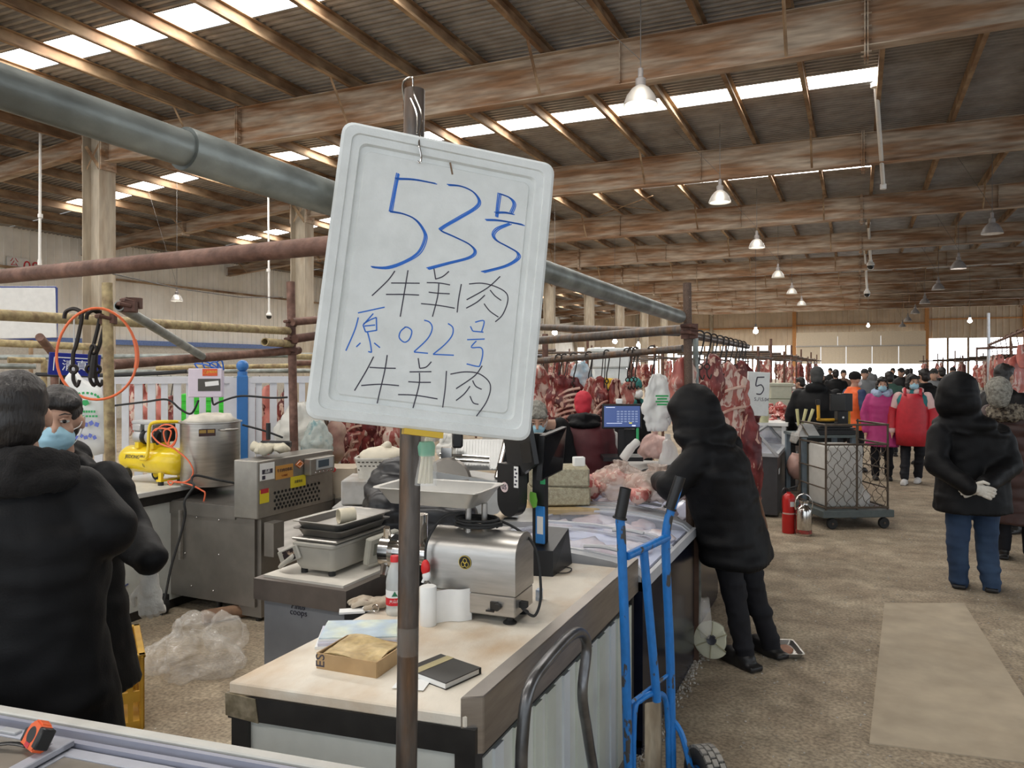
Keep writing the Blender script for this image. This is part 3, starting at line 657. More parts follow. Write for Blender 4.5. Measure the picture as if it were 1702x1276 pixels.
# notebook
p0, p1, p2, p3 = onb(681, 1118), onb(741, 1147), onb(800, 1120), onb(728, 1088)
t = T('notebook', 'dark grey bound notebook with a loose slip under its cover', 'notebook', (p0 + p1 + p2 + p3) / 4)
ux = (p2 - p1).normalized(); uy = p0 - p1; uy = uy - ux * uy.dot(ux); ly = uy.length; uy.normalize(); lx = (p2 - p1).length; MN = frame(p1, ux, uy)
mk1 = mat('dark notebook cover', (.045, .042, .038), .45, var=.1)
b = B(); b.box((lx / 2, ly / 2, .0015), (lx, ly, .002), M=MN); b.box((lx / 2, ly / 2, .018), (lx, ly, .003), M=MN, bev=.001); b.box((lx - .001, ly / 2, .0098), (.002, ly, .018), M=MN); b.obj('cover', mk1, t, 0)
b = B(); b.box((lx / 2 - .003, ly / 2, .0096), (lx - .008, ly - .006, .0135), M=MN); b.obj('pages', m_paper, t, 0)
b = B(); b.box((lx / 2, ly * .75, .0201), (lx, .028, .0006), M=MN); b.obj('gold_band', mat('faded gold band', (.42, .36, .2), .5), t, 0)
b = B(); b.box((.012, ly * .62, .0042), (.07, .09, .0005), M=MN @ Mx.Rotation(.5, 4, 'Z')); b.obj('loose_slip', m_paper, t, 0)
# booklets
p0, p1, p2, p3 = onb(520, 1080), onb(668, 1074), onb(676, 1028), onb(546, 1040)
t = T('magazine_pile', 'small pile of pale printed magazines behind the cardboard tray', 'magazines', (p0 + p2) / 2)
ux = (p1 - p0).normalized(); uy = p3 - p0; uy = (uy - ux * uy.dot(ux)).normalized(); MB_ = frame(p0, ux, uy)
m_mag = mat('printed cover', (.50, .62, .72), .3, col2=(.72, .78, .62), sc_=9, lo=.4, hi=.65, var=.1)
for k, (dx, rz, hh, mm) in enumerate(((0, 0, .008, m_paper), (.006, .03, .010, mat('lavender pages', (.58, .58, .68), .6)), (.012, -.04, .007, m_paper), (.014, -.05, .004, m_mag))):
    z = sum((.008, .010, .007, .004)[:k]); b = B(); b.box((.13 + dx, .085 + dx, z + hh / 2), (.25, .165, hh - .0005), rz, M=MB_); b.obj('magazine', mm, t, 0)
# bottle
c = onb(656, 1020)
t = T('water_bottle', 'clear water bottle with a red cap and red label half behind the pole', 'bottle', c)
b = B(); b.lathe([(0, 0), (.027, 0), (.031, .006), (.031, .02), (.029, .026), (.031, .034), (.031, .115), (.029, .13), (.024, .155), (.015, .178), (.0125, .185), (.0125, .196), (0, .196)], c, 24); b.obj('bottle', mat('clear bottle', (.8, .83, .82), .08, var=0, alpha=.45, spec=.8), t, 50)
b = B(); b.lathe([(.0313, .037), (.0313, .09)], c, 24, cap=False); b.obj('label', flat('white label', (.78, .79, .78), .4), t)
b = B(); b.lathe([(.0315, .037), (.0315, .064)], c, 24, cap=False); b.obj('red_label', flat('red label', (.6, .02, .03), .4), t)
b = B(); b.lathe([(0, .207), (.0145, .207), (.0155, .204), (.0155, .186), (.0125, .186)], c, 20); b.obj('cap', flat('red cap', (.65, .03, .035), .4), t)
vd = (cam_p - c); vd.z = 0; vd.normalize(); xd = V((0, 0, 1)).cross(vd)
b = B(); b.add([c + vd * .0318 + xd * x * .011 + V((0, 0, .078 + z * .011)) for x, z in ((-1, -.7), (1, -.7), (0, 1))], [(0, 1, 2)]); b.obj('green_peak', flat('green peak mark', (.02, .16, .08), .5), t, 0)
text('大山泉', .013, flat('white print', (.8, .8, .8), .5), frame(c + vd * .0325 + V((0, 0, .053)), xd, (0, 0, 1)), t)
# paper roll and sheet
c = onb(712, 1038)
t = T('paper_roll', 'small upright roll of white paper beside the pole, its sheet pulled out', 'paper roll', c)
b = B(); b.lathe([(.01, .0), (.027, 0), (.028, .004), (.028, .128), (.026, .132), (.01, .132)], c, 24); b.obj('roll', m_paper, t, 50)
b = B(); p0, p1 = c + V((.02, .015, 0)), onb(785, 1030); pts = [p0.lerp(p1, k / 10) + V((0, .012 * math.sin(k * .6), 0)) for k in range(11)]
b.add([p + V((0, 0, z)) for p in pts for z in (.002, .112)], [(2 * i, 2 * i + 2, 2 * i + 3, 2 * i + 1) for i in range(10)]); b.obj('sheet', m_paper, t)
# glove, ring and small litter
c = onb(625, 1012)
m_glove = mat('dirty knitted glove', (.50, .43, .34), .9, col2=(.36, .29, .21), sc_=20, var=.1)
def glove(c, rz, s=1., curl=.3):
    pr = [('e', (0, 0, .018), (.045, .042, .017)), ('c', (-.06, 0, .016), (-.03, 0, .018), .022, .03)]
    for i, (y, L_) in enumerate(((-.03, .065), (-.01, .08), (.011, .075), (.03, .06))):
        pr.append(('t', [(.035, y, .018), (.035 + L_ * .55, y * 1.15, .026), (.035 + L_, y * 1.2, .014 - .0 * curl)], [.011, .0105, .009]))
    pr.append(('t', [(-.015, .035, .018), (.015, .065, .022), (.045, .075, .016)], [.013, .012, .010]))
    return pr
def glove_at(nm, lb, c, rz, tilt=0.):
    o = blob(nm, glove(c, rz), m_glove, None, .005, 2, .003, 40., 2, M=Mx.Translation(c) @ Mx.Rotation(rz, 4, 'Z') @ Mx.Rotation(tilt, 4, 'Y'))
    return tag(o, lb, 'glove')
glove_at('work_glove', 'dirty cream work glove lying flat left of the water bottle', c + V((0, .03, .0)), 3.6)
glove_at('work_glove', 'tan work glove on the bench between the grinder tray and the price scale', AZ(818, 868, .98) + V((0, 0, -.02)), .6, -.5)
b = B(); b.box(AZ(818, 880, .90) + V((0, 0, -.04)), (.16, .14, .09), .2, bev=.005); tag(b.obj('grey_box', mat('grey carton', (.45, .43, .40), .6)), 'low grey carton under the tan glove behind the grinder', 'box')
b = B(); pc = onb(593, 1018); b.box(pc + V((-.02, 0, .0035)), (.09, .045, .007), .6); b.box(pc + V((.03, .02, .012)), (.03, .02, .012), .2); tag(b.obj('folded_paper', m_paper, None, 0), 'scrap of folded white paper behind the magazine pile', 'paper')
t = T('key_ring', 'steel ring with a dark tag lying by the glove', 'key ring', onb(624, 1020))
b = B(); q = onb(624, 1020) + V((0, 0, .02)); b.tube([q + V((.013 * math.cos(a), .0, .013 * math.sin(a))) for a in [2 * math.pi * k / 16 for k in range(16)]], .0016, 6, closed=True); b.obj('ring', m_chrome, t)
b = B(); b.box(onb(604, 1012) + V((0, 0, .025)), (.035, .014, .014), .5, bev=.003); b.obj('tag', mat('maroon tag', (.12, .03, .03), .4), t)
# power cord bit and blue carton by the grinder
b = B(); b.box(onb(893, 1000) + V((0, .02, .022)), (.02, .03, .04), .1); tag(b.obj('small_carton', mat('blue white carton', (.08, .25, .5), .5, col2=(.7, .7, .7), sc_=20)), 'tiny blue and white carton behind the grinder cord', 'carton')

# ================= meat grinder =================
G0 = onb(855, 1030); gy = .06      # front right bottom corner
t = T('meat_grinder', 'stainless tabletop meat grinder with a feed tray and coiled black cord', 'grinder', (-1.22, 2.46, ZS))
MG = frame(V((-1.055, 2.375, ZS)), (-1, -.05, 0), (0.05, -1, 0))       # x to the left along the machine, y towards the room front, z up?
MG = Mx.Translation((-1.055, 2.375, ZS)) @ Mx.Rotation(.05, 4, 'Z')    # x<0 is the left end, y>0 is behind
b = B(); b.box((-.17, .09, .062), (.34, .18, .072), M=MG, bev=.004); b.obj('base', m_ss, t, 30)
prof = [(0, .10), (0, .225)] + [(.09 - .09 * math.cos(a), .225 + .075 * math.sin(a)) for a in [math.pi * k / 10 for k in range(1, 10)]] + [(.18, .225), (.18, .10)]
MP = MG @ Mx(((0, 0, -1, 0), (1, 0, 0, 0), (0, 1, 0, 0), (0, 0, 0, 1)))
b = B(); b.prism(prof, .0, .34, MP); b.obj('housing', m_ss, t, 40)
b = B(); b.prism([(y * 1.015 - .0015, (z - .1) * 1.01 + .1) for y, z in prof], -.0015, .004, MP); b.obj('end_plate', m_ss, t, 40)
for k in range(3):
    b = B(); b.prism([(.045, 0), (.125, 0), (.120, .018), (.105, .024), (.065, .024), (.05, .018)], -.001, .009, MP @ Mx.Translation((.005, .135 + k * .052, 0))); b.obj('louvre', m_ss, t, 30)
for x in (-.03, -.31):
    for y in (.03, .15):
        b = B(); b.lathe([(0, 0), (.024, 0), (.024, .004), (.012, .012), (.011, .027), (0, .027)], MG @ V((x, y, 0)), 14); b.obj('foot', m_rubber, t)
b = B(); b.cyl(MG @ V((-.34, .09, .19)), MG @ V((-.52, .09, .19)), .042, n=24); b.cyl(MG @ V((-.345, .09, .19)), MG @ V((-.36, .09, .19)), .052, n=24); b.obj('barrel', m_chrome, t, 40)
b = B(); b.cyl(MG @ V((-.515, .09, .19)), MG @ V((-.555, .09, .19)), .062, n=28); b.cyl(MG @ V((-.555, .09, .19)), MG @ V((-.562, .09, .19)), .05, .042, n=28); b.obj('ring_nut', m_chrome, t, 40)
for a in (20, 140, 260):
    b = B(); q = MG @ V((-.535, .09 + .058 * math.cos(R(a + 90)), .19 + .058 * math.sin(R(a + 90)))); q2 = MG @ V((-.528, .09 + .10 * math.cos(R(a + 90)), .19 + .10 * math.sin(R(a + 90)))); b.tube([q, q2], [.016, .012], 8); b.obj('ring_lug', m_chrome, t)
b = B(); b.tube([MG @ V((-.41, .09, .20)), MG @ V((-.41, .09, .335))], .03, 18); b.obj('feed_neck', m_chrome, t)
cx, cy = MG @ V((-.27, .10, 0)), 0
tc_ = MG @ V((-.335, .10, .385)); tc_ = V((tc_.x, tc_.y, 0))
b = B(); tw, tl_ = .41, .25
def rr2(w_, h_, r, z): return [tc_ + MG.to_3x3() @ V((x, y, 0)) + V((0, 0, z)) for x, y in rrect(w_, h_, r, 4)]
zt = 1.262
b.loft([rr2(tw * .80, tl_ * .74, .03, zt - .058), rr2(tw * .97, tl_ * .95, .03, zt - .004), rr2(tw + .016, tl_ + .016, .03, zt), rr2(tw + .012, tl_ + .012, .03, zt + .003), rr2(tw * .96, tl_ * .93, .03, zt + .001), rr2(tw * .78, tl_ * .72, .03, zt - .053)]); b.obj('feed_tray', mat('dull aluminium', (.50, .49, .46), .38, .6, var=.06), t, 40)
for x, y in ((-.20, .06), (-.155, .10)):
    b = B(); b.cyl(MG @ V((x, y, .29)), MG @ V((x, y, .39)), .011, n=10); b.obj('tray_post', m_ss, t)
kc = MG @ V((-.175, .09, .30)); b = B(); rnd = random.Random(8)
pts = []
for k in range(110):
    a = k * .36; rr_ = .062 + .012 * math.sin(k * .21) + .008 * rnd.random(); pts.append(kc + V((rr_ * 1.15 * math.cos(a), rr_ * .85 * math.sin(a), .008 + .030 * k / 110 + .003 * rnd.random())))
b.tube(pts, .0045, 6); b.obj('cord_coil', m_rubber, t)
b = B(); b.tube(bez([pts[-1], MG @ V((-.05, .14, .30)), MG @ V((.03, .12, .24)), MG @ V((.065, .08, .10)), MG @ V((.055, .05, .03)), MG @ V((.02, .04, .045)), MG @ V((.0, .05, .06))], 7), .0048, 8); b.box(MG @ V((.012, .05, .062)), (.028, .022, .02)); b.obj('power_cord', m_rubber, t)
b = B(); b.tube(bez([MG @ V((-.22, .06, .36)), MG @ V((-.28, .02, .345)), MG @ V((-.32, -.02, .27)), MG @ V((-.325, -.03, .20))], 7), .0045, 8); b.obj('plug_cord', m_rubber, t)
b = B(); b.ell(MG @ V((-.322, -.032, .175)), (.017, .014, .03)); b.obj('red_plug', flat('red plug', (.6, .02, .02), .4), t)
b = B(); b.ell(MG @ V((-.318, -.032, .15)), (.016, .013, .02)); b.cyl(MG @ V((-.325, -.035, .14)), MG @ V((-.33, -.04, .125)), .005, n=8); b.obj('white_plug_end', m_paper, t)
b = B(); b.tube([MG @ V((-.315, -.03, .113)) + V((.012 * math.cos(a), 0, .014 * math.sin(a))) for a in [2 * math.pi * k / 14 for k in range(14)]], .004, 6, closed=True); b.obj('latch_ring', m_ssd, t)
b = B(); b.lathe([(0, .001), (.024, .001), (.024, 0)], (0, 0, 0), 24, M=MG @ frame((-.185, -.0012, .20), (1, 0, 0), (0, 0, 1))); b.obj('badge', m_black, t)
b = B()
for q in range(3): b.tube([MG @ V((-.185 + .008 * math.sin(q * 2.1) + .007 * math.cos(a), -.003, .197 + .008 * math.cos(q * 2.1) + .009 * math.sin(a))) for a in [2 * math.pi * k / 12 for k in range(12)]], .0012, 5, closed=True)
b.tube([MG @ V((-.185 + .0225 * math.cos(a), -.003, .20 + .0225 * math.sin(a))) for a in [2 * math.pi * k / 24 for k in range(24)]], .0012, 5, closed=True); b.obj('badge_print', mat('gold print', (.6, .45, .08), .4), t)
b = B(); b.box((-.075, -.002, .062), (.03, .008, .03), M=MG, bev=.002); b.cyl(MG @ V((-.06, -.002, .062)), MG @ V((-.06, -.02, .062)), .012, n=12); b.box((-.088, -.008, .045), (.03, .006, .006), M=MG); b.obj('switch', m_blackst, t)

# ================= price scale with two screens on the bench end =================
t = T('price_scale', 'black double-screen price computing scale on the far end of the bench', 'scale', (-1.26, 3.08, ZS))
p0 = V((-1.26, 3.1, ZS))
b = B(); b.hexa([p0 + V(v) for v in ((-.02, -.13, .0), (.10, -.10, 0), (.10, .14, 0), (-.02, .14, 0), (-.02, -.10, .10), (.09, -.07, .10), (.09, .12, .16), (-.02, .12, .16))]); b.obj('base', m_black, t, 0)
b = B(); b.box(p0 + V((-.30, -.02, .035)), (.34, .26, .05), bev=.008); b.obj('weighing_plate', m_ss, t, 30)
b = B(); b.box(p0 + V((.012, -.02, .30)), (.055, .045, .58)); b.obj('column', m_black, t, 0)
b = B()
pl = [(-.065, .10), (.065, .10)] + [(.065, -.06)] + [(.065 * math.cos(a), -.06 - .065 * math.sin(a)) for a in [math.pi * k / 10 for k in range(1, 10)]] + [(-.065, -.06)]
MH = frame(p0 + V((-.085, -.06, .36)), (.93, -.35, 0), (0, 0, 1)); b.prism(pl, 0, .05, MH); b.obj('printer_box', m_black, t, 30)
text('05', .03, m_black_ink, MH @ Mx.Translation((-.02, -.0, .0526)), t)
b = B(); b.lathe([(0, .001), (.022, .001), (.022, 0)], (0, 0, 0), 20, M=MH @ Mx.Translation((-.02, 0, .0505))); b.obj('round_sticker', flat('pale pink sticker', (.72, .58, .58), .5), t)
b = B(); b.box((.05, .05, .051), (.026, .09, .001), M=MH); b.obj('white_sticker', m_paper, t, 0)
b = B()
for k in range(5): b.box((.046 + (k % 2) * .006, .018 + k * .016, .0518), (.012, .008, .0006), M=MH)
b.obj('sticker_print', m_black_ink, t, 0)
b = B(); b.prism([(0, -.035), (.02, -.028), (.024, .0), (.016, .03), (-.016, .034), (-.02, .02), (-.018, -.01)], 0, .001, frame(p0 + V((.0, -.072, .31)), (.9, -.3, 0), (0, 0, 1))); b.obj('green_leaf_sticker', flat('green leaf', (.16, .42, .06), .45), t, 0)
b = B(); b.box(p0 + V((.022, -.046, .20)), (.045, .012, .16), -.2, bev=.003); b.obj('blue_pay_sign', flat('blue card', (.03, .22, .60), .4), t, 0)
b = B(); b.box(p0 + V((.024, -.053, .20)), (.03, .003, .075), -.2); b.obj('white_pay_panel', m_paper, t, 0)
b = B(); b.box(p0 + V((.034, -.047, .43)), (.022, .006, .11), -.2); b.obj('green_pay_strip', flat('green strip', (.05, .4, .15), .4), t, 0)
def screen(nm, corners, th, on=None):
    a, e, f, g = [V(c) for c in corners]; n = (e - a).cross(g - a).normalized()
    b = B(); b.hexa([a, e, f, g] + [v - n * th for v in (a, e, f, g)]); o = b.obj(nm, m_black, t, 0)
    k = [a.lerp(f, .03) , e.lerp(g, .03), f.lerp(a, .03), g.lerp(e, .03)]; b = B(); b.quad(*[v + n * .001 for v in k]); b.obj('glass', flat('black screen glass', (.008, .008, .01), .08), o, 0)
d1 = 3.2
screen('customer_screen', [AD(900, 799, 3.12), AD(935, 781, 3.42), AD(942, 709, 3.42), AD(905, 724, 3.12)], .022)
screen('clerk_screen', [AD(856, 803, 3.4), AD(896, 770, 3.08), AD(884, 700, 3.08), AD(840, 705, 3.4)][::-1], .02)
b = B(); b.hexa([AD(868, 770, 3.05), AD(884, 768, 3.0), AD(884, 768, 3.07), AD(868, 770, 3.12), AD(864, 738, 3.05), AD(880, 733, 3.0), AD(880, 733, 3.07), AD(864, 738, 3.12)]); b.obj('pole_speaker', m_black, t, 20)
b = B(); b.tube(bez([p0 + V((.09, .05, .006)), AZ(950, 945, ZS + .005), AZ(940, 952, ZS + .005), AZ(905, 950, ZS + .005)], 6), .0025, 6); b.obj('thin_cable', m_rubber, t)
# ================= foreground freezer, lower left =================
m_dirtyglass = mat('dusty glass lid', (.20, .185, .165), .12, 0, col2=(.30, .26, .21), sc_=4, lo=.3, hi=.7, var=.1)
ZL = .85
a0, a1 = AZ(0, 1173, ZL), AZ(610, 1278, ZL); ux = (a1 - a0).normalized(); uy = V((ux.y, -ux.x, 0))     # uy points back towards the standing point
t = T('chest_freezer', 'grey chest freezer with sliding dusty glass lids at the lower left corner', 'freezer', (a0.x, a0.y, 0))
MF = frame(V((a0.x, a0.y, 0)), ux, (-uy.x, -uy.y, 0))     # y points away from the standing point
b = B(); b.box((.30, -.30, .40), (1.5, .58, .80), M=MF, bev=.01); b.obj('body', m_greyl, t, 30)
b = B()
for c, d in (((.30, -.012, ZL - .02), (1.5, .030, .045)), ((.30, -.052, ZL - .032), (1.5, .04, .02)), ((.30, -.60, ZL - .02), (1.5, .04, .045)), ((1.04, -.3, ZL - .02), (.03, .58, .045))): b.box(c, d, M=MF, bev=.003)
b.obj('top_frame', mat('cream worn plastic', (.55, .54, .50), .45, var=.06), t, 30)
b = B(); b.box((.30, -.040, ZL - .012), (1.5, .012, .02), M=MF); b.box((.30, -.070, ZL - .016), (1.5, .016, .012), M=MF); b.obj('slide_rail', mat('lavender grey rail', (.30, .31, .38), .4, var=.05), t, 0)
def lid(x0, x1, y0, y1, z, nm):
    b = B(); w_ = .032
    for c, d in ((((x0 + x1) / 2, y1 - w_ / 2, z), (x1 - x0, w_, .014)), (((x0 + x1) / 2, y0 + w_ / 2, z), (x1 - x0, w_, .014)), ((x0 + w_ / 2, (y0 + y1) / 2, z), (w_, y1 - y0, .014)), ((x1 - w_ / 2, (y0 + y1) / 2, z), (w_, y1 - y0, .014))): b.box(c, d, M=MF, bev=.002)
    o = b.obj(nm, mat('grey lavender lid frame', (.40, .41, .46), .4, var=.06), t, 30)
    b = B(); b.box(((x0 + x1) / 2, (y0 + y1) / 2, z), (x1 - x0 - 2 * w_, y1 - y0 - 2 * w_, .006), M=MF); b.obj('lid_glass', m_dirtyglass, o, 0)
lid(-.45, .325, -.57, -.082, ZL - .006, 'sliding_lid'); lid(.30, 1.03, -.57, -.085, ZL - .024, 'sliding_lid')
b = B(); b.box((.155, -.10, ZL + .004), (.05, .02, .008), M=MF, bev=.002); b.obj('lid_catch', m_greyf, t, 0)
# tape measure
c = AZ(52, 1245, ZL + .006)
t = T('tape_measure', 'orange and black tape measure with its belt clip strap on the freezer glass', 'tape measure', c)
MT = Mx.Translation(c) @ Mx.Rotation(-.25, 4, 'Z') @ Mx.Rotation(R(62), 4, 'X')
prof = [(-.036, 0), (.03, 0), (.036, .012), (.034, .04), (.02, .056), (-.008, .06), (-.028, .048), (-.037, .02)]
b = B(); b.prism(prof, -.014, .014, MT); bmesh.ops.bevel(b.bm, geom=list(b.bm.edges), offset=.004, segments=2, affect='EDGES'); b.obj('case', mat('orange plastic', (.72, .12, .03), .4, var=.05), t, 40)
b = B(); b.lathe([(.0, .0145), (.017, .0145), (.019, .0125), (.019, -.0125), (.017, -.0145), (0, -.0145)], (0, 0, 0), 24, M=MT @ Mx.Translation((-.002, .028, 0))); b.box((.03, .03, 0), (.02, .044, .031), M=MT, bev=.003); b.box((-.033, .02, 0), (.012, .03, .030), M=MT, bev=.003); b.obj('rubber_grip', m_black, t, 40)
b = B(); b.tube([(c.x - .02 * k - .015, c.y - .006 * k, c.z + .004 + .004 * math.sin(k)) for k in range(5)], .008, 8, flat_=.3); b.obj('belt_strap', m_black, t)
b = B(); b.box((.0, .008, .0146), (.02, .010, .001), M=MT); b.obj('face_label', m_red, t, 0)

# ================= push cart handle and blue hand truck =================
t = T('push_cart', 'flat push cart parked beside the bench, its bent grey tube handle upright', 'cart', (-.76, 2.05, 0))
b = B(); hx = -.775
hp = [(866, 1290), (868, 1230), (878, 1150), (905, 1103), (955, 1052), (975, 1070), (968, 1150), (976, 1215), (988, 1290)]
pts = [AX(x, y, hx) for x, y in hp]; pts = [pts[0] - V((0, 0, .50))] + bez(pts, 6) + [pts[-1] - V((0, 0, .52))]
b.tube(pts, .0165, 14); b.obj('handle', mat('worn grey tube', (.17, .17, .175), .3, .8, col2=(.10, .10, .10), sc_=8, var=.2), t, 60)
b = B(); b.box((hx + .03, 2.06, .14), (.10, .62, .03), bev=.005); b.obj('deck', m_ssd, t, 30)
for y in (1.85, 2.27):
    b = B(); b.cyl((hx + .02, y, .062), (hx + .05, y, .062), .06, n=16); b.cyl((hx + .035, y, .06), (hx + .035, y, .13), .012, n=8); b.obj('caster', m_rubber, t)
m_blue = mat('blue chipped paint', (.018, .17, .50), .38, 0, col2=(.06, .055, .05), sc_=26, lo=.60, hi=.63, stretch=(1, 1, .45), var=.12)
L0, R0 = AD(1046, 1276, 2.72), AD(1117, 1276, 2.92); L0.z = .1; R0.z = .1
LT, RT = AD(1031, 862, 2.72), AD(1106, 860, 2.92)
t = T('hand_truck', 'blue two-wheel hand truck with black grips standing beside the freezer', 'hand truck', (L0 + R0) / 2 - V((0, 0, .1)))
b = B(); b.tube(bez([L0, AD(1040, 1100, 2.72), AD(1033, 900, 2.72), LT, AD(1038, 818, 2.72)], 5), .0172, 12); b.obj('side_rail', m_blue, t, 60)
b = B(); b.tube(bez([R0, AD(1114, 1100, 2.92), AD(1107, 930, 2.92), AD(1109, 872, 2.92), AD(1124, 820, 2.92), AD(1130, 797, 2.92)], 5), .0172, 12); b.obj('side_rail', m_blue, t, 60)
for (a, e) in ((AD(1030, 862, 2.72), AD(1040, 811, 2.72)), (AD(1113, 846, 2.92), AD(1131, 792, 2.92))):
    b = B(); b.cyl(a, e, .0205, n=16, cap=False); b.cyl(a, a + (e - a) * .06, .026, n=16); b.cyl(a, a + (e - a) * .9, .017, n=12); b.obj('rubber_grip', m_black, t, 60)
b = B(); b.cyl(AD(1042, 924, 2.72), AD(1110, 892, 2.92), .015, n=12); b.obj('cross_bar', m_blue, t)
m0 = AD(1070, 915, 2.80); m1 = AD(1092, 1165, 2.80)
b = B(); b.cyl(m0, m1, .0165, n=12); b.obj('centre_bar', m_blue, t)
b = B(); b.cyl(AD(1048, 1168, 2.72), AD(1112, 1120, 2.92), .007, n=8); b.obj('thin_rod', m_blue, t)
b = B(); b.tube(bez([V((*AD(1052, 1276, 2.74).xy, .1)), AD(1054, 1190, 2.74), AD(1066, 1162, 2.77), AD(1092, 1152, 2.82), AD(1108, 1175, 2.9), V((*AD(1112, 1276, 2.9).xy, .1))], 7), .011, 10); b.obj('inner_hoop', m_blue, t)
b = B(); q = [AD(1072, 1170, 2.86), AD(1098, 1168, 2.9)]; b.hexa([V((v.x, v.y, .05)) for v in q] + [V((v.x, v.y + .02, .05)) for v in q[::-1]] + q + [v + V((0, .02, 0)) for v in q[::-1]]); b.noise(.006, 30, 1); b.obj('stair_board', mat('weathered wood', (.30, .23, .15), .85, col2=(.5, .42, .3), sc_=12, stretch=(1, 1, .3), var=.2), t, 0)
d = (R0 - L0).normalized(); nrm = V((d.y, -d.x, 0)); mid = (L0 + R0) / 2
b = B(); b.box((mid.x - nrm.x * .10, mid.y - nrm.y * .10, .02), (.36, .2, .012), math.atan2(d.y, d.x)); b.obj('toe_plate', m_blue, t, 0)
wc = AD(1176, 1276, 2.86); wc = V((wc.x, wc.y, .14)); 
ax_ = (d * .8 + nrm * .6).normalized()
b = B(); b.cyl(wc, mid - d * .16 + V((0, 0, .06)), .011, n=8); b.obj('axle', m_blackst, t)
b = B(); b.tube(bez([R0 + V((0, 0, .26)), R0 + V((.04, 0, .20)), wc - ax_ * .05], 5), .012, 6); b.obj('axle_bracket', m_blue, t)
for c in (wc, mid - d * .22 + nrm * .12 + V((0, 0, .04))):
    MW = frame(c, V((0, 0, 1)), V((0, 0, 1)).cross(ax_)); r_ = .137; b = B()
    b.lathe([(.07, -.03), (.10, -.045), (.125, -.043), (.132, -.03), (.134, 0), (.132, .03), (.125, .043), (.10, .045), (.07, .03)], (0, 0, 0), 32, M=MW, cap=False); w1 = b.obj('wheel', m_rubber, t, 60)
    for k in range(24):
        for j in (-1, 0, 1):
            a = 2 * math.pi * (k + .5 * (j % 2)) / 24
            b = B(); b.box((r_ * .985 * math.cos(a), r_ * .985 * math.sin(a), j * .024), (.012, .027, .019), M=MW, rot=Mx.Rotation(a, 3, 'Z')); b.obj('tread_block', mat('dusty tread', (.30, .28, .25), .9, var=.2), w1, 0)
    b = B(); b.lathe([(.015, -.035), (.06, -.03), (.072, -.04), (.074, 0), (.072, .04), (.06, .03), (.015, .035)], (0, 0, 0), 20, M=MW); b.obj('hub', m_blue, w1)

# ================= island freezers behind the bench =================
m_navy = mat('dark navy side panel', (.010, .012, .022), .2, 0, var=.2, spec=.25)
m_meatbag = mat('frozen bagged meat', (.62, .50, .50), .35, col2=(.72, .70, .74), sc_=7, lo=.4, hi=.6, var=.12)
def island(y0, y1, lb, xb=-.85):
    xa = -1.66; zr = .775; zt = .885; ym = (y0 + y1) / 2
    t = T('island_freezer', lb, 'freezer', ((xa + xb) / 2, ym, 0))
    zt = .862; prof = [(xb, zr), (xb - .05, zr + .038), (xb - .14, zr + .062), (xb - .28, zr + .077), (xb - .44, zt), (xa + .12, zt - .004), (xa, zr + .06)]
    b = B(); b.box(((xa + xb) / 2, ym, .40), (xb - xa, y1 - y0, .72)); b.obj('body', m_navy, t, 0)
    b = B(); b.box(((xa + xb) / 2, ym, .765), (xb - xa - .06, y1 - y0 - .16, .012)); b.obj('white_liner', mat('glow-tinted white liner', (.72, .78, .95), .4, var=.04), t, 0)  # bluish tint painted into the liner for the freezer's LED glow
    for c, d in (((xb + .004, ym, zr - .02), (.02, y1 - y0, .05)), ((xb - .02, ym, .04), (.03, y1 - y0, .06)), ((xa, ym, zr + .02), (.05, y1 - y0, .07))): b = B(); b.box(c, d); b.obj('rim' if c[2] > .1 else 'kick_plate', m_greyl if c[2] > .1 else m_navy, t, 0)
    for ye, s in ((y0, 1), (y1, -1)):
        b = B(); M_ = Mx(((1, 0, 0, 0), (0, 0, 1, 0), (0, 1, 0, 0), (0, 0, 0, 1))); b.prism([(x, z) for x, z in prof] + [(xa, .72), (xb, .72)], ye, ye + s * .07, M_); b.obj('end_cap', m_greyf, t, 30)
    for (ya, yb, dz) in ((y0 + .07, ym + .05, .0), (ym - .05, y1 - .07, -.014)):
        b = B(); vv = [(x, y, z + dz - .004) for x, z in prof for y in (ya, yb)]; b.add(vv, [(2 * i, 2 * i + 1, 2 * i + 3, 2 * i + 2) for i in range(len(prof) - 1)]); g = b.obj('curved_glass_lid', m_glassp, t, 180)
        for ye in (ya + .012, yb - .012):
            b = B()
            for (x0, z0), (x1, z1) in zip(prof[:-1], prof[1:]): b.hexa([(x0, ye - .012, z0 + dz - .008), (x1, ye - .012, z1 + dz - .008), (x1, ye + .012, z1 + dz - .008), (x0, ye + .012, z0 + dz - .008), (x0, ye - .012, z0 + dz + .004), (x1, ye - .012, z1 + dz + .004), (x1, ye + .012, z1 + dz + .004), (x0, ye + .012, z0 + dz + .004)])
            b.obj('lid_frame', m_greyl, g, 0)
        b = B(); b.tube(bez([(xb - .30, ya + .03, zt + dz + .006), (xb - .22, ya + .03, zt + dz + .012), (xb - .14, ya + .03, zr + .09 + dz)], 5), .018, 8, flat_=.5); b.obj('lid_handle', m_greyf, g)
    return t
island(3.28, 4.43, 'long island freezer with curved glass lids and dark sides beyond the bench')
island(4.46, 5.75, 'second island freezer carrying the big bags of meat, beyond the first', -.93)
rnd = random.Random(5)
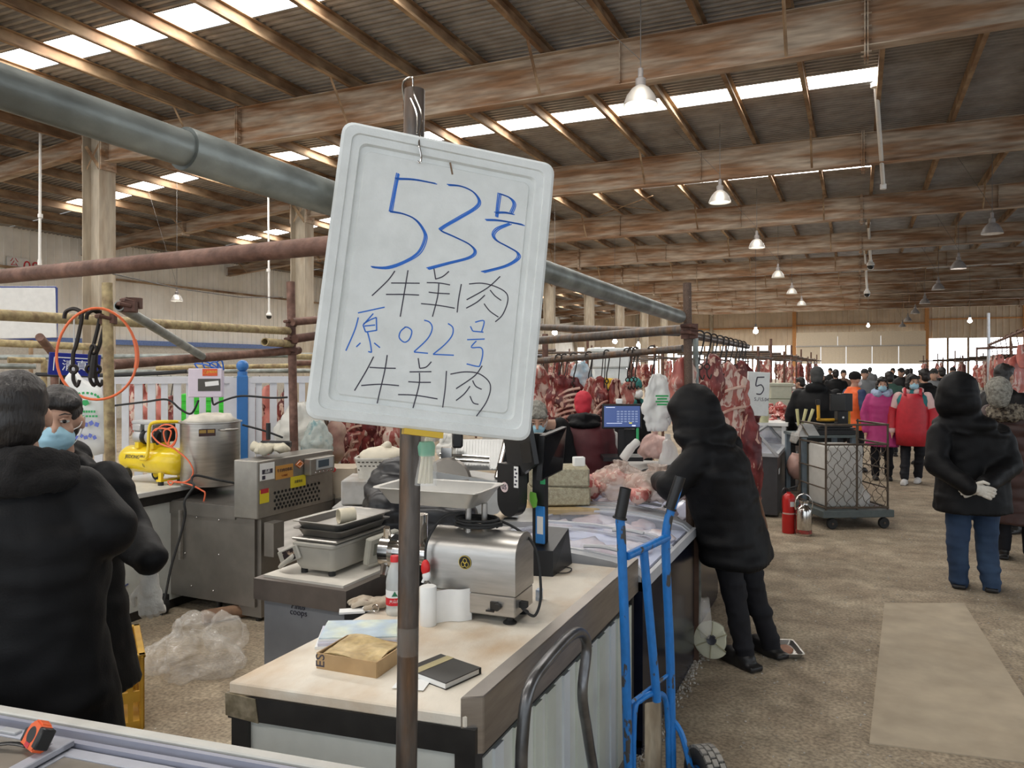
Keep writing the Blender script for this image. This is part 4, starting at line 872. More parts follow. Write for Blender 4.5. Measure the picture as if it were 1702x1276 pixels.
for y0 in (3.3, 4.48):
    for i in range(14):
        p = V((-1.25 + rnd.uniform(-.3, .3), y0 + .2 + rnd.uniform(0, .85), .79)); b = B(); b.ell(p, (rnd.uniform(.07, .13), rnd.uniform(.07, .13), .03), n=10, m=6); b.noise(.03, 18, i)
        tag(b.obj('meat_pack', m_meatbag, None, 180), 'frozen pack of pale meat under the glass of the %s island freezer' % ('nearer' if y0 < 4 else 'farther'), 'meat', 'frozen packs in the %s island freezer' % ('nearer' if y0 < 4 else 'farther'))
# insulation foam blocks
m_rock = mat('speckled foam block', (.42, .385, .27), .9, col2=(.32, .28, .19), sc_=50, var=.15, bump=.4, bsc=120)
for (px, py, z, rz, lb) in ((928, 822, .86, .5, 'speckled tan foam block, lower of the two beside the dark screen'), (928, 790, .975, .42, 'speckled tan foam block, upper of the two beside the dark screen')):
    c = AD(px, py, 4.7); b = B(); b.box((c.x, c.y, z + .06), (.36, .22, .112), rz, bev=.01); b.noise(.006, 30, z); tag(b.obj('foam_block', m_rock, None, 40), lb, 'block')
c = AD(928, 838, 4.7); b = B(); b.box((c.x, c.y, .84), (.46, .34, .035), .45, bev=.004); tag(b.obj('wooden_board', mat('pale wood', (.45, .33, .17), .7, var=.15)), 'pale wooden board under the two speckled foam blocks', 'board')
c = AD(962, 775, 4.7); b = B(); b.box((c.x, c.y, 1.115), (.07, .05, .06), .6, bev=.004); tag(b.obj('paper_packet', m_paper), 'small white packet standing on the upper foam block', 'packet')

# ================= posts and pipes of the left stall =================
m_clamp = mat('rusty clamp', (.12, .06, .045), .7, .3, var=.3)
def clamp(b, p, s=1.):
    b.cyl(p + V((0, 0, -.025 * s)), p + V((0, 0, .025 * s)), .040 * s, n=12); b.box(p + V((.035 * s, -.02 * s, 0)), (.05 * s, .03 * s, .045 * s), .5); b.cyl(p + V((.05 * s, -.03 * s, 0)), p + V((.03 * s, -.075 * s, .01)), .009 * s, n=6); b.cyl(p + V((-.03 * s, -.04 * s, .012)), p + V((.03 * s, -.06 * s, .012)), .012 * s, n=6)
def pole(nm, lb, a, e, r, m, clamps=(), hollow=False, prop=None):
    t = T(nm, lb, 'pipe' if nm.endswith('pipe') else 'post', a)
    b = B(); b.cyl(a, e, r, n=18, cap=not hollow)
    if hollow: b.cyl(a, e, r * .78, n=18, cap=False); b.lathe([(r * .78, 0), (r, 0)], (0, 0, 0), 18, cap=False, M=frame(a, (e - a).cross(V((.1, .9, .3))), (e - a).cross((e - a).cross(V((.1, .9, .3))))))
    b.obj('tube', m, t, 60)
    if prop: q = a.lerp(e, prop); b = B(); b.cyl((q.x, q.y, 0), q, r, n=10); b.obj('prop_post', m, t, 60)
    for c in clamps: b = B(); clamp(b, c); b.obj('clamp', m_clamp, t, 30)
    return t
dY = 3.75
a = AD(190, 1500, dY); a.z = 0
pole('scaffold_post', 'yellowish upright scaffold post beside the orange hoop', a, AD(178, 470, dY), .0245, m_ypipe, (AD(180, 530, dY + .03),))
pole('scaffold_pipe', 'long yellowish level scaffold pipe at the left carrying the iron hooks', AD(-60, 520, 3.7), AD(480, 550, 5.75), .0285, m_ypipe)
a = AD(494, 900, 5.8); a.z = 0
pole('scaffold_post', 'rusty upright scaffold post behind the slicer, with stacked clamps', a, AD(483, 468, 5.8), .031, m_rustp, (AD(484, 537, 5.78), AD(485, 566, 5.78), AD(486, 584, 5.78)))
pole('scaffold_pipe', 'brown level pipe below the yellow one, right of the orange hoop', AD(186, 606, 4.3), AD(497, 582, 5.85), .029, m_rustp)
pole('scaffold_pipe', 'grey open-ended pipe sloping down from the yellow post clamp', AD(198, 508, 3.55), AD(336, 592, 4.9), .0245, m_galv, (AD(214, 510, 3.6), AD(222, 504, 3.66)), True)
pole('scaffold_pipe', 'short rusty pipe pointing right from the top clamp of the rusty post', AD(486, 535, 5.7), AD(545, 530, 6.0), .029, m_rustp)
pole('scaffold_pipe', 'dark rusty pipe with wire just right of the rusty post clamps', AD(490, 563, 5.7), AD(560, 553, 6.2), .032, m_clamp)
pole('scaffold_pipe', 'short yellowish open pipe stub left of the rusty post', AD(440, 568, 5.4), AD(485, 572, 5.8), .029, m_ypipe, (), True)
pole('scaffold_pipe', 'tan pipe at far left just under the white signboard', AD(-40, 568, 6.0), AD(165, 577, 6.6), .03, m_ypipe, (), False, .02)
pole('scaffold_pipe', 'rusty pipe leaning behind the blue sign top', AD(66, 560, 5.6), AD(92, 592, 6.0), .03, m_rustp, (), False, .95)
for k, (x0, y0, x1, y1, d, mm, lb) in enumerate(((-40, 594, 540, 590, 7.6, m_galv, 'pale grey rail far behind the fence, topmost'), (13, 598, 75, 599, 6.3, m_ypipe, 'short tan pipe end left of the blue sign'), (-40, 608, 60, 609, 6.8, m_galv, 'pale pipe just above the back-turned man'),
    (260, 612, 560, 606, 8.2, m_ypipe, 'tan rail with hooks behind the electric box'), (190, 618, 560, 616, 8.6, m_galv, 'lowest grey rail with hooks behind the electric box'), (480, 592, 560, 594, 6.4, m_ypipe, 'tan rail beyond the rusty post'), (480, 604, 560, 602, 6.9, m_rustp, 'brown rail beyond the rusty post'))):
    pole('scaffold_pipe', lb, AD(x0, y0, d), AD(x1, y1, d + .2), .0245, mm, (), False, .02 if x0 < 0 else .97)
m_iron = mat('dark iron', (.035, .03, .027), .45, .6, var=.2)
def hook(lb, p, L_=.16, w=.03, r=.004, ring=True, group=None, m=None, yaw=0., name='meat_hook', cat='hook'):   # S hook hanging with its top bend over p
    c, s = math.cos(yaw), math.sin(yaw)
    def P(x, z): return p + V((x * c, x * s, z))
    b = B(); b.tube(bez([P(-w, -.035), P(-w * .8, -.002), P(0, .012), P(w * .8, -.004), P(w * .9, -.04), P(w * .35, -L_ * .6), P(0, -L_ * .78), P(-.002, -L_)], 5), r, 7)
    if ring: b.tube([P(.018 * math.cos(q), -L_ - .018 + .018 * math.sin(q)) for q in [2 * math.pi * k / 12 for k in range(12)]], r * .9, 6, closed=True); b.tube(bez([P(0, -L_ - .034), P(.0, -L_ - .07), P(.018, -L_ - .10), P(.03, -L_ - .07)], 4), r * .9, 6)
    return tag(b.obj(name, m or m_iron), lb, cat, group)
for (px, d, lb) in ((122, 3.7, 'big curved iron meat hook left of the paired hooks on the yellow pipe'), (150, 3.78, 'heavy iron meat hook, left of the pair beside the yellow post'), (160, 3.79, 'heavy iron meat hook, right of the pair beside the yellow post')):
    p = AD(px, 524 + (px - 120) * .06, d); hook(lb, p + V((0, 0, .02)), .26, .045, .0095, True, None, None, .4 if px == 122 else 1.2)
p = AD(155, 590, 3.78); b = B(); b.tube([p, AD(157, 590, 3.78), AD(153, 628, 3.78)], [.012, .014, .02], 8); b.tube([p + V((.02 * math.cos(q), 0, .03 + .022 * math.sin(q))) for q in [2 * math.pi * k / 12 for k in range(12)]], .006, 6, closed=True); tag(b.obj('steel_weight', m_iron), 'dark hook tool hanging on a ring below the paired iron hooks', 'tool')
c = AD(161, 588, 3.62); b = B(); cc = []
for k in range(40):
    a = 2 * math.pi * k / 40; cc.append(AD(161 + 67 * math.cos(a) * (1 - .06 * math.sin(a)), 588 - 76 * math.sin(a), 3.64 + .05 * math.cos(a)))
b.tube(cc, .0062, 8, closed=True); b.tube([cc[k] for k in (38, 39, 0, 1, 2)], .010, 8); tag(b.obj('orange_hoop', mat('orange plastic hose', (.80, .17, .06), .4, var=.06)), 'large orange plastic hoop hung on the yellow pipe and post', 'hoop')
# blue sign
t = T('blue_sign', 'tilted deep blue sign with white characters behind the orange hoop', 'sign', AD(120, 604, 5.2))
a, e, f = AD(82, 585, 5.1), AD(168, 590, 5.3), AD(76, 622, 5.1); MB2 = frame(a, e - a, a - f); w_ = (e - a).length; h_ = (a - f).length
b = B(); b.box((w_ / 2, -h_ / 2, 0), (w_, h_, .02), M=MB2, bev=.003); b.obj('panel', flat('deep blue enamel', (.012, .022, .22), .3), t, 0)
b = B()
for c, d in (((w_ / 2, -.03, .011), (w_ - .06, .006, .002)), ((.03, -h_ / 2, .011), (.006, h_ - .06, .002)), ((w_ - .03, -h_ / 2, .011), (.006, h_ - .06, .002))): b.box(c, d, M=MB2)
b.obj('white_border', m_paper, t, 0)
b = B(); b.box((w_ * .3, -h_ / 2 - .7, -.02), (.03, 1.4, .02), M=MB2); b.box((w_ * .6, -h_ / 2 - .7, -.02), (.03, 1.4, .02), M=MB2); b.obj('sign_leg', m_iron, t, 0)
text('清真', .08, flat('white sign print', (.75, .77, .8), .5), MB2 @ Mx.Translation((w_ / 2, -h_ * .58, .0115)), t)
# bundle of white carrier bags
t = T('carrier_bags', 'bundle of white plastic carrier bags printed green and blue hanging at the left', 'bags', AD(148, 690, 4.2))
b = B(); rg = []
for (y, xl, xr, th) in ((618, 118, 128, .01), (628, 112, 138, .02), (636, 108, 152, .03), (645, 106, 168, .035), (670, 106, 174, .04), (700, 106, 175, .04), (730, 110, 176, .035), (755, 112, 174, .02)):
    pc, pl_ = AD((xl + xr) / 2, y, 4.2), AD(xr, y, 4.2); hw = (pl_ - pc).length; rg.append([pc + V((c_ * hw * math.cos(q), s_ * hw * math.cos(q), 0)) + V((s_, -c_, 0)) * th * math.sin(q) for q in [2 * math.pi * k / 20 for k in range(20)]])
b.loft(rg); b.noise(.02, 14, 3); b.obj('bags', mat('white plastic bag', (.72, .72, .69), .35, var=.04), t, 180)
b = B(); b.tube([AD(130, 640, 4.2), AD(123, 622, 4.1), AD(123, 530, 3.98)], .004, 5); b.obj('hanging_string', m_paper, t)
MBG = frame(AD(142, 690, 4.14), V((c_, s_, 0)), (0, 0, 1))
b = B()
for k in range(10):
    a = math.pi * (k + .5) / 10; b.box((.075 * math.cos(a), .085 + .035 * math.sin(a), .0), (.013, .012, .002), M=MBG, rot=Mx.Rotation(a + 1.57, 3, 'Z'))
b.prism([(-.022, .06), (0, .05), (.022, .062), (.012, .082), (-.012, .082)], 0, .002, MBG)
for k in range(8): b.box((-.05 + k * .014, .02, 0), (.01, .012, .002), M=MBG); b.box((-.06 + k * .017, -.005, 0), (.012, .010, .002), M=MBG)
b.obj('green_print', flat('green bag print', (.03, .35, .10), .5), t, 0)
b = B()
for k in range(5): b.box((-.06 + k * .03, -.05 + .008 * (k % 2), -.002), (.022, .022, .002), M=MBG, rot=Mx.Rotation(k * .7, 3, 'Z')); b.box((-.05 + k * .024, -.12 + .01 * (k % 2), -.006), (.018, .02, .002), M=MBG, rot=Mx.Rotation(k * .9, 3, 'Z'))
b.obj('blue_print', flat('blue bag print', (.12, .16, .5), .5), t, 0)

# ================= white railing, blue post, electric box =================
m_fence = mat('white railing paint', (.66, .665, .70), .35, var=.04)
def fpt(px, d=None): u = (px - 190) / 350; return AD(px, 628, 6.1 + .5 * u)
fa, fe = fpt(60), fpt(560); fdir = (fe - fa).normalized(); frz = math.atan2(fdir.y, fdir.x)
def railing(x0, x1, lb, n):
    a, e = fpt(x0), fpt(x1); t = T('white_railing', lb, 'railing', ((a + e) / 2).xy.to_3d())
    for z in (1.585, .45):
        b = B(); c = (a + e) / 2; b.box((c.x, c.y, z), ((e - a).length, .05, .055), frz); b.obj('rail', m_fence, t, 0)
    for k in range(n):
        c = a.lerp(e, (k + .5) / n); b = B(); b.box((c.x, c.y, 1.01), (.058 if k % 3 else .05, .03, 1.1), frz); b.obj('picket', m_fence, t, 0)
    for c in (a, e): b = B(); b.box((c.x, c.y, .8), (.06, .06, 1.6), frz); b.obj('end_post', m_fence, t, 0)
railing(130, 388, 'white metal railing with upright pickets behind the compressor and stockpot', 12)
railing(418, 560, 'white metal railing section right of the blue ball-topped post', 6)
c = fpt(403); t = T('blue_post', 'bright blue railing post with a ball top', 'post', (c.x, c.y, 0))
b = B(); b.box((c.x, c.y, .81), (.088, .088, 1.62), frz, bev=.006); b.obj('shaft', mat('blue post paint', (.04, .17, .45), .35, var=.06), t, 30)
b = B(); b.ell((c.x, c.y, 1.70), .05, n=18, m=12); b.cyl((c.x, c.y, 1.62), (c.x, c.y, 1.655), .04, n=16); b.obj('ball_cap', MC['blue post paint'], t)
a, e = AD(316, 612, 6.0), AD(371, 612, 6.05); t = T('electric_box', 'pale lilac electric box with an orange warning sticker fixed on the railing', 'box', AD(343, 640, 6.02))
ME = frame(AD(343, 636, 6.02), e - a, (0, 0, 1))
b = B(); b.box((0, 0, 0), (.25, .225, .10), M=ME, bev=.006); b.obj('case', mat('pale lilac plastic', (.66, .58, .66), .4, var=.03), t, 30)
b = B(); b.box((.03, -.015, .052), (.165, .095, .004), M=ME); b.obj('window', flat('dark meter window', (.07, .065, .055), .2), t, 0)
b = B(); b.box((.05, -.005, .0545), (.10, .035, .002), M=ME, rot=Mx.Rotation(.1, 3, 'Z')); b.obj('paper_strip', m_paper, t, 0)
b = B(); b.box((.035, .082, .052), (.11, .055, .002), M=ME); b.obj('warning_sticker', flat('orange red sticker', (.66, .10, .03), .5), t, 0)
text('有电危险', .02, flat('yellow print', (.75, .55, .05), .5), ME @ Mx.Translation((.05, .085, .0535)), t)
b = B(); b.tube([ME @ V((.002 + .016 * math.cos(q), .08 + .016 * math.sin(q), .054)) for q in [R(90), R(210), R(330)]], .0022, 4, closed=True); b.obj('warning_triangle', MC['yellow print'], t, 0)
b = B()
for k in range(4): b.tube(bez([ME @ V((-.06 + .05 * k, .11, 0)), ME @ V((-.08 + .055 * k, .15 + .015 * (k % 2), .02)), ME @ V((.0 + .04 * k, .14 + .01 * k, .03)), ME @ V((.1 + .01 * k, .10, .01))], 6), .006, 6)
b.obj('blue_wires', flat('blue wire', (.03, .13, .5), .5), t)
for i, (pts, lb) in enumerate((([(190, 674), (240, 668), (278, 664), (300, 680), (318, 687), (330, 665)], 'black cable drooping along the pickets to the electric box'), ([(352, 660), (355, 672), (365, 668), (400, 658), (450, 661), (478, 660)], 'black cable looping right from the electric box past the blue post'),
        ([(60, 622), (150, 624), (250, 621), (310, 617)], 'thick black cable lying along the railing top'), ([(403, 706), (440, 716), (470, 727)], 'black cord running right behind the stockpot handle'))):
    b = B(); b.tube(bez([AD(x, y, 5.95) for x, y in pts], 6), .008 if i != 2 else .016, 7); tag(b.obj('cable', m_rubber), lb, 'cable')

c = AD(352, 676, 7.0); t = T('green_crate', 'bright green plastic crate glimpsed between the pickets below the electric box', 'crate', (c.x, c.y, 0)); b = B()
for dz_ in (-.09, .0, .09): b.box(c + V((0, 0, dz_)), (.50, .3, .06), frz, bev=.004)
b.box(c, (.48, .28, .22), frz); b.obj('crate_wall', mat('bright green plastic', (.06, .62, .05), .4, var=.06), t, 0)
b = B(); b.box((c.x, c.y, (c.z - .13) / 2), (.5, .3, c.z - .13), frz); b.obj('lower_crates', mat('dark crate', (.10, .07, .05), .7), t, 0)

# ================= counter, compressor, stockpot =================
t = T('white_cabinet', 'low white cabinet with a pale counter under the compressor, dark print at its foot', 'cabinet', (-4.9, 3.9, 0))
b = B(); b.box((-4.75, 3.75, .42), (.7, 1.7, .74)); b.obj('body', m_whitep, t, 0)
b = B(); b.box((-4.74, 4.2, .832), (.74, 2.9, .035), bev=.004); b.obj('counter_slab', mat('white counter slab', (.68, .67, .63), .4, var=.06), t, 0)
b = B(); b.box((-4.395, 3.75, .78), (.02, 1.7, .06)); b.box((-4.42, 3.75, .03), (.05, 1.7, .06)); b.obj('dark_trim', m_blackst, t, 0)
b = B()
for k in range(40): rnd = random.Random(k); b.box((-4.398, 3.3 + rnd.random() * .22, .30 + rnd.random() * .13), (.003, .02 + .02 * rnd.random(), .004), rot=Mx.Rotation(rnd.uniform(-.8, .8), 3, 'X'))
b.obj('drawn_print', flat('dark blue print', (.03, .04, .12), .5), t, 0)
b = B(); b.tube([(-4.397, 3.2 + .4 * k / 20, .26 - .05 * math.sin(math.pi * k / 20)) for k in range(21)], .006, 4); b.obj('print_line', MC['dark blue print'], t)
# compressor
m_yel = mat('yellow enamel', (.78, .56, .015), .28, 0, var=.05, coat=.3)
cz = .85; q0, q1 = AD(215, 778, 5.75), AD(300, 776, 5.5)
dx = (q1 - q0); dx.z = 0; lx = dx.length; dx.normalize(); MCm = frame(V(((q0.x + q1.x) / 2, (q0.y + q1.y) / 2, cz)), dx, V((-dx.y, dx.x, 0)))
t = T('air_compressor', 'yellow air compressor with twin silver pump heads on the counter', 'compressor', MCm.translation)
rt = .098; zc0 = .165; hl = lx / 2
b = B(); b.lathe([(0, -hl - .05), (.04, -hl - .045), (.075, -hl - .025), (.092, -hl + .01), (rt, -hl + .03), (rt, hl - .03), (.092, hl - .01), (.075, hl + .025), (.04, hl + .045), (0, hl + .05)], (0, 0, 0), 32, M=MCm @ Mx(((0, 0, 1, 0), (0, 1, 0, 0), (1, 0, 0, zc0), (0, 0, 0, 1)))); b.obj('tank', m_yel, t, 60)
for x in (-.10, .06): 
    b = B(); b.box((x, 0, zc0 + rt + .01), (.04, .14, .04), M=MCm); b.obj('bracket', m_yel, t, 0)
b = B(); b.tube(bez([MCm @ V((-.02, -.10, .18)), MCm @ V((.06, -.115, .19)), MCm @ V((.075, -.11, .25)), MCm @ V((.075, -.10, .40)), MCm @ V((.11, -.09, .445)), MCm @ V((.18, -.02, .45)), MCm @ V((.21, .06, .44)), MCm @ V((.215, .09, .40)), MCm @ V((.215, .09, .22))], 6), .012, 12); b.obj('handle', m_yel, t)
for x in (-.13, .0):
    b = B(); Ml = MCm @ Mx(((0, 0, 1, 0), (0, 1, 0, 0), (1, 0, 0, .33), (0, 0, 0, 1))); b.lathe([(.055, x - .04), (.06, x - .03), (.06, x + .03), (.055, x + .04), (0, x + .04)], (0, 0, 0), 20, M=Ml); b.box((x, 0, .40), (.085, .11, .05), M=MCm, bev=.006); b.obj('pump_head', mat('cast silver', (.48, .48, .48), .45, .5, var=.06), t, 40)
    b = B(); b.lathe([(.0, x + .075), (.04, x + .075), (.058, x + .06), (.058, x + .04)], (0, 0, 0), 20, M=Ml); b.obj('fan_cover', m_black, t, 40)
    b = B(); b.box((x, -.03, .265), (.05, .03, .03), M=MCm); b.box((x, .03, .265), (.05, .03, .03), M=MCm); b.obj('rubber_mount', m_rubber, t, 0)
b = B(); b.box((-.06, 0, .435), (.26, .10, .03), M=MCm, bev=.008); b.obj('air_manifold', MC['cast silver'], t, 30)
b = B(); b.box((.15, 0, .37), (.06, .08, .13), M=MCm, bev=.006); b.cyl(MCm @ V((.12, -.06, .30)), MCm @ V((.16, -.10, .30)), .012, n=8); b.obj('pressure_switch', m_black, t, 30)
for x, y in ((-.19, -.09), (-.05, .07)):
    b = B(); b.lathe([(.02, -.018), (.045, -.02), (.052, -.012), (.052, .012), (.045, .02), (.02, .018)], (0, 0, 0), 20, M=MCm @ Mx(((1, 0, 0, x), (0, 0, 1, y), (0, 1, 0, .053), (0, 0, 0, 1)))); w1 = b.obj('wheel', m_rubber, t, 40)
    b = B(); b.cyl(MCm @ V((x, y - .022, .053)), MCm @ V((x, y + .022, .053)), .028, n=12); b.obj('hub', m_yel, w1)
b = B()
for y in (-.08, .08): b.box((.17, y, .055), (.03, .02, .07), M=MCm)
b.box((.17, 0, .035), (.05, .20, .015), M=MCm); b.obj('stand_foot', m_yel, t, 0)
b = B(); b.cyl(MCm @ V((.17, -.08, .0)), MCm @ V((.17, -.08, .03)), .02, n=10); b.cyl(MCm @ V((.17, .08, .0)), MCm @ V((.17, .08, .03)), .02, n=10); b.obj('rubber_foot', m_rubber, t)
text('JIEDONG捷动', .036, m_black_ink, MCm @ frame((-.075, -rt * .985, zc0 + .025), (1, 0, 0), (0, .22, 1)), t, sx=1.05)
b = B(); b.tube([MCm @ frame((.01, -rt - .001, zc0 - .03), (1, 0, 0), (0, -.2, 1)) @ V((x, y, 0)) for x, y in ((-.008, .014), (-.002, -.008), (.01, -.012), (.006, .004))], .0016, 4, closed=True); b.obj('drain_mark', m_black_ink, t)
b = B(); m_hose = mat('orange red hose', (.85, .17, .07), .35, var=.04)
hp = [AD(x, y, 5.35) for x, y in ((258, 716), (272, 706), (288, 709), (294, 725), (285, 740), (276, 735), (272, 718), (280, 712), (292, 712), (293, 730), (285, 742), (268, 738), (256, 728), (253, 720), (262, 712), (284, 716), (280, 738), (292, 747), (312, 764), (321, 782), (316, 796), (300, 802), (280, 799), (284, 806), (292, 800), (318, 806), (336, 815), (341, 820), (338, 836))]
b.tube(bez(hp, 5), .0055, 7); tag(b.obj('air_hose', m_hose), 'orange air hose coiled on the compressor handle and trailing to the slicer', 'hose')
b = B(); b.tube(bez([AD(x, y, d) for x, y, d in ((392, 803, 5.2), (360, 797, 5.15), (325, 790, 5.1), (318, 800, 5.05), (322, 808, 5.0), (307, 832, 4.9), (308, 855, 4.9), (300, 890, 4.9), (285, 940, 4.88), (275, 990, 4.86), (268, 1022, 4.85))], 6), .008, 7); tag(b.obj('power_lead', m_rubber), 'thick black power lead hanging down the steel cabinet to the floor', 'cable')
# stockpot
c = AZ(350, 803, .85); rp = .205; t = T('stockpot', 'tall stainless stockpot with a white plastic liner on the counter', 'pot', c)
b = B(); b.lathe([(0, 0), (rp - .01, 0), (rp, .012), (rp, .44), (rp + .012, .445), (rp + .012, .452), (rp - .004, .452), (rp - .006, .03), (0, .03)], c, 40); b.obj('pot', m_ss, t, 50)
for a in (-2.1 + 1.9, -2.1 - 1.25):
    b = B(); pc = c + V(((rp + .004) * math.cos(a), (rp + .004) * math.sin(a), .40)); tg = V((-math.sin(a), math.cos(a), 0)); o_ = V((math.cos(a), math.sin(a), 0)); b.tube(bez([pc - tg * .06, pc - tg * .05 + o_ * .04, pc + tg * .05 + o_ * .04, pc + tg * .06], 5), .008, 8); b.obj('handle', m_ss, t)
b = B(); b.lathe([(rp * .98, .45), (rp * .75, .475), (rp * .68, .50), (rp * .6, .495), (0, .46)], c + V((0, 0, 0)), 30); b.noise(.012, 16, 4); b.obj('plastic_liner', mat('cream liner', (.62, .57, .48), .4), t, 180)
va = math.atan2(-c.y, -c.x) + .18
MLb = frame(c + V(((rp + .001) * math.cos(va), (rp + .001) * math.sin(va), .385)), (-math.sin(va), math.cos(va), 0), (0, 0, 1))
b = B(); b.box((-.06, 0, 0), (.11, .05, .004), M=MLb); b.obj('maker_label', flat('dark brown label', (.05, .02, .018), .4), t, 0)
b = B(); b.box((-.09, .008, .003), (.045, .022, .002), M=MLb); b.box((-.035, .008, .003), (.045, .022, .002), M=MLb); b.obj('label_print', flat('gold brown print', (.35, .22, .05), .4), t, 0)

# ================= frozen meat slicer =================
t = T('meat_slicer', 'large stainless frozen meat slicer with a control panel and perforated guard', 'slicer', (-3.75, 4.3, 0))
b = B(); b.box((-4.10, 4.30, .43), (.92, .70, .66)); b.box((-3.70, 4.365, .38), (.195, .79, .70)); b.obj('base_cabinet', m_ssd, t, 0)
b = B(); b.hexa([(-4.47, 3.94, .67), (-3.8, 3.94, .67), (-3.8, 4.6, .70), (-4.47, 4.6, .70), (-4.47, 3.94, .755), (-3.8, 3.94, .755), (-3.8, 4.6, .80), (-4.47, 4.6, .80)]); b.obj('meat_bed', m_ssd, t, 0)
b = B(); b.box((-4.28, 3.925, .53), (.02, .02, .34)); b.obj('side_handle', m_ss, t)
for (x, z) in ((-4.15, .66), (-3.95, .655), (-3.95, .42), (-4.0, .17), (-4.2, .18), (-4.26, .40)):
    b = B(); b.ell((x, 3.947, z), .007, n=8, m=5); b.obj('screw', m_chrome, t)
b = B(); b.box((-3.7, 4.33, .88), (.205, .80, .385), bev=.006); b.obj('blade_housing', mat('warm grey stainless', (.34, .32, .285), .38, .75, var=.08), t, 30)
MS = frame(V((-3.596, 3.95, .88)), (0, 1, 0), (0, 0, 1))     # outward +x
def onS(px, py): p = AX(px, py, -3.596); return (p.y - 3.95, p.z - .88)
def sticker(nm, x0, y0, x1, y1, m, z=.0015, rot=0.):
    u0, v0 = onS(x0, y0); u1, v1 = onS(x1, y1); b = B(); b.box(((u0 + u1) / 2, (v0 + v1) / 2, 0), (abs(u1 - u0), abs(v0 - v1), 2 * z), M=MS, rot=Mx.Rotation(rot, 3, 'Z')); b.obj(nm, m, t, 0); return ((u0 + u1) / 2, (v0 + v1) / 2)
u, v = sticker('white_label', 432, 771, 456, 795, m_paper); b = B(); b.box((u, v, .0018), (.10, .03, .001), M=MS); b.box((u - .035, v - .038, .0018), (.03, .025, .001), M=MS); b.obj('label_print', m_black_ink, t, 0)
text('品质', .026, m_paper, MS @ Mx.Translation((u, v, .003)), t)
u, v = sticker('orange_label', 458, 775, 487, 792, flat('orange label', (.55, .27, .06), .5)); text('牛羊肉切卷机', .026, m_black_ink, MS @ Mx.Translation((u, v + .012, .003)), t); text('专业制造', .016, flat('red brown print', (.3, .08, .02), .5), MS @ Mx.Translation((u, v - .025, .003)), t)
u, v = onS(498, 771); b = B(); b.prism([(-.05, 0), (0, -.032), (.05, 0), (0, .032)], 0, .002, MS @ Mx.Translation((u, v, 0))); b.obj('orange_diamond', flat('orange diamond', (.65, .17, .03), .5), t, 0)
b = B(); b.tube([MS @ V((u + x, v + y, .003)) for x, y in ((-.036, 0), (0, -.022), (.036, 0), (0, .022))], .0022, 4, closed=True); b.obj('diamond_border', m_paper, t, 0)
u, v = sticker('yellow_label', 483, 793, 508, 806, flat('yellow label', (.75, .62, .03), .5)); text('注意安全', .022, m_black_ink, MS @ Mx.Translation((u, v, .003)), t)
u, v = sticker('warning_label', 432, 815, 447, 834, flat('yellow label', (.75, .62, .03), .5)); b = B(); b.box((u, v + .035, .0018), (.075, .03, .001), M=MS); b.obj('warning_band', m_red, t, 0)
b = B(); hx = []
u0, v0 = onS(457, 820); 
for r_ in range(5):
    for k in range(13):
        px = 457 + k * 6.1 + (3 if r_ % 2 else 0); py = 819 + r_ * 6.5 - k * 1.35
        uu, vv_ = onS(px, py)
        if px > 531: continue
        b.lathe([(0, .0012), (.0105, .0012), (.0105, 0)], (0, 0, 0), 10, M=MS @ Mx.Translation((uu, vv_, 0)))
tag(b.obj('guard_holes', flat('dark hole', (.01, .01, .01), .9), t, 0), kind='stuff')
b = B(); b.box((.58, .10, .03), (.28, .12, .06), M=MS, bev=.006); b.obj('control_box', MC['warm grey stainless'], t, 30)
b = B(); b.box((.60, .112, .061), (.19, .075, .004), M=MS); b.obj('display_bezel', flat('pale grey bezel', (.42, .45, .46), .4), t, 0)
b = B(); b.box((.585, .115, .064), (.12, .05, .002), M=MS); b.obj('display', flat('slate display', (.06, .085, .11), .2), t, 0)
for k in range(5): b = B(); b.lathe([(0, .006), (.006, .006), (.008, 0)], (0, 0, 0), 10, M=MS @ Mx.Translation((.50 + k * .045, .058, .06))); b.obj('button', m_chrome, t)
b = B(); b.lathe([(0, .03), (.014, .028), (.019, .02), (.016, .008), (.01, 0)], (0, 0, 0), 16, M=MS @ Mx.Translation((.735, .048, .02))); b.obj('stop_button', flat('red stop button', (.6, .02, .03), .3), t)
b = B(); b.hexa([(-3.6, 4.0, .62), (-3.45, 3.98, .46), (-3.45, 4.65, .46), (-3.6, 4.65, .62), (-3.6, 4.0, .628), (-3.45, 3.98, .468), (-3.45, 4.65, .468), (-3.6, 4.65, .628)]); b.obj('chute', m_ss, t, 0)
for c, d in (((-3.52, 4.0, .56), (.08, .1, .22)), ((-3.55, 4.80, .60), (.08, .12, .2))): b = B(); b.box(c, d); b.obj('bracket', m_ssd, t, 0)
b = B(); p = AZ(270, 1020, 0); b.lathe([(.02, -.02), (.05, -.02), (.055, 0), (.05, .02), (.02, .02)], (p.x, p.y, .055), 18, M=Mx.Rotation(R(80), 4, 'X')); b.box((p.x, p.y + .01, .11), (.05, .05, .04)); b.obj('caster', m_rubber, t, 40)
for (x, y) in ((-4.45, 4.55), (-3.65, 4.0), (-3.65, 4.7), (-4.0, 4.0)): b = B(); b.cyl((x, y, 0), (x, y, .11), .02, n=10); b.obj('foot', m_blackst, t)
b = B(); pp_ = AZ(352, 1033, 0); b.cyl((pp_.x - .02, pp_.y - .06, .046), (pp_.x + .2, pp_.y + .28, .046), .045, n=14); tag(b.obj('log_roller', mat('brown log', (.24, .14, .085), .8, var=.2)), 'brown round log sticking out under the slicer cabinet', 'log')
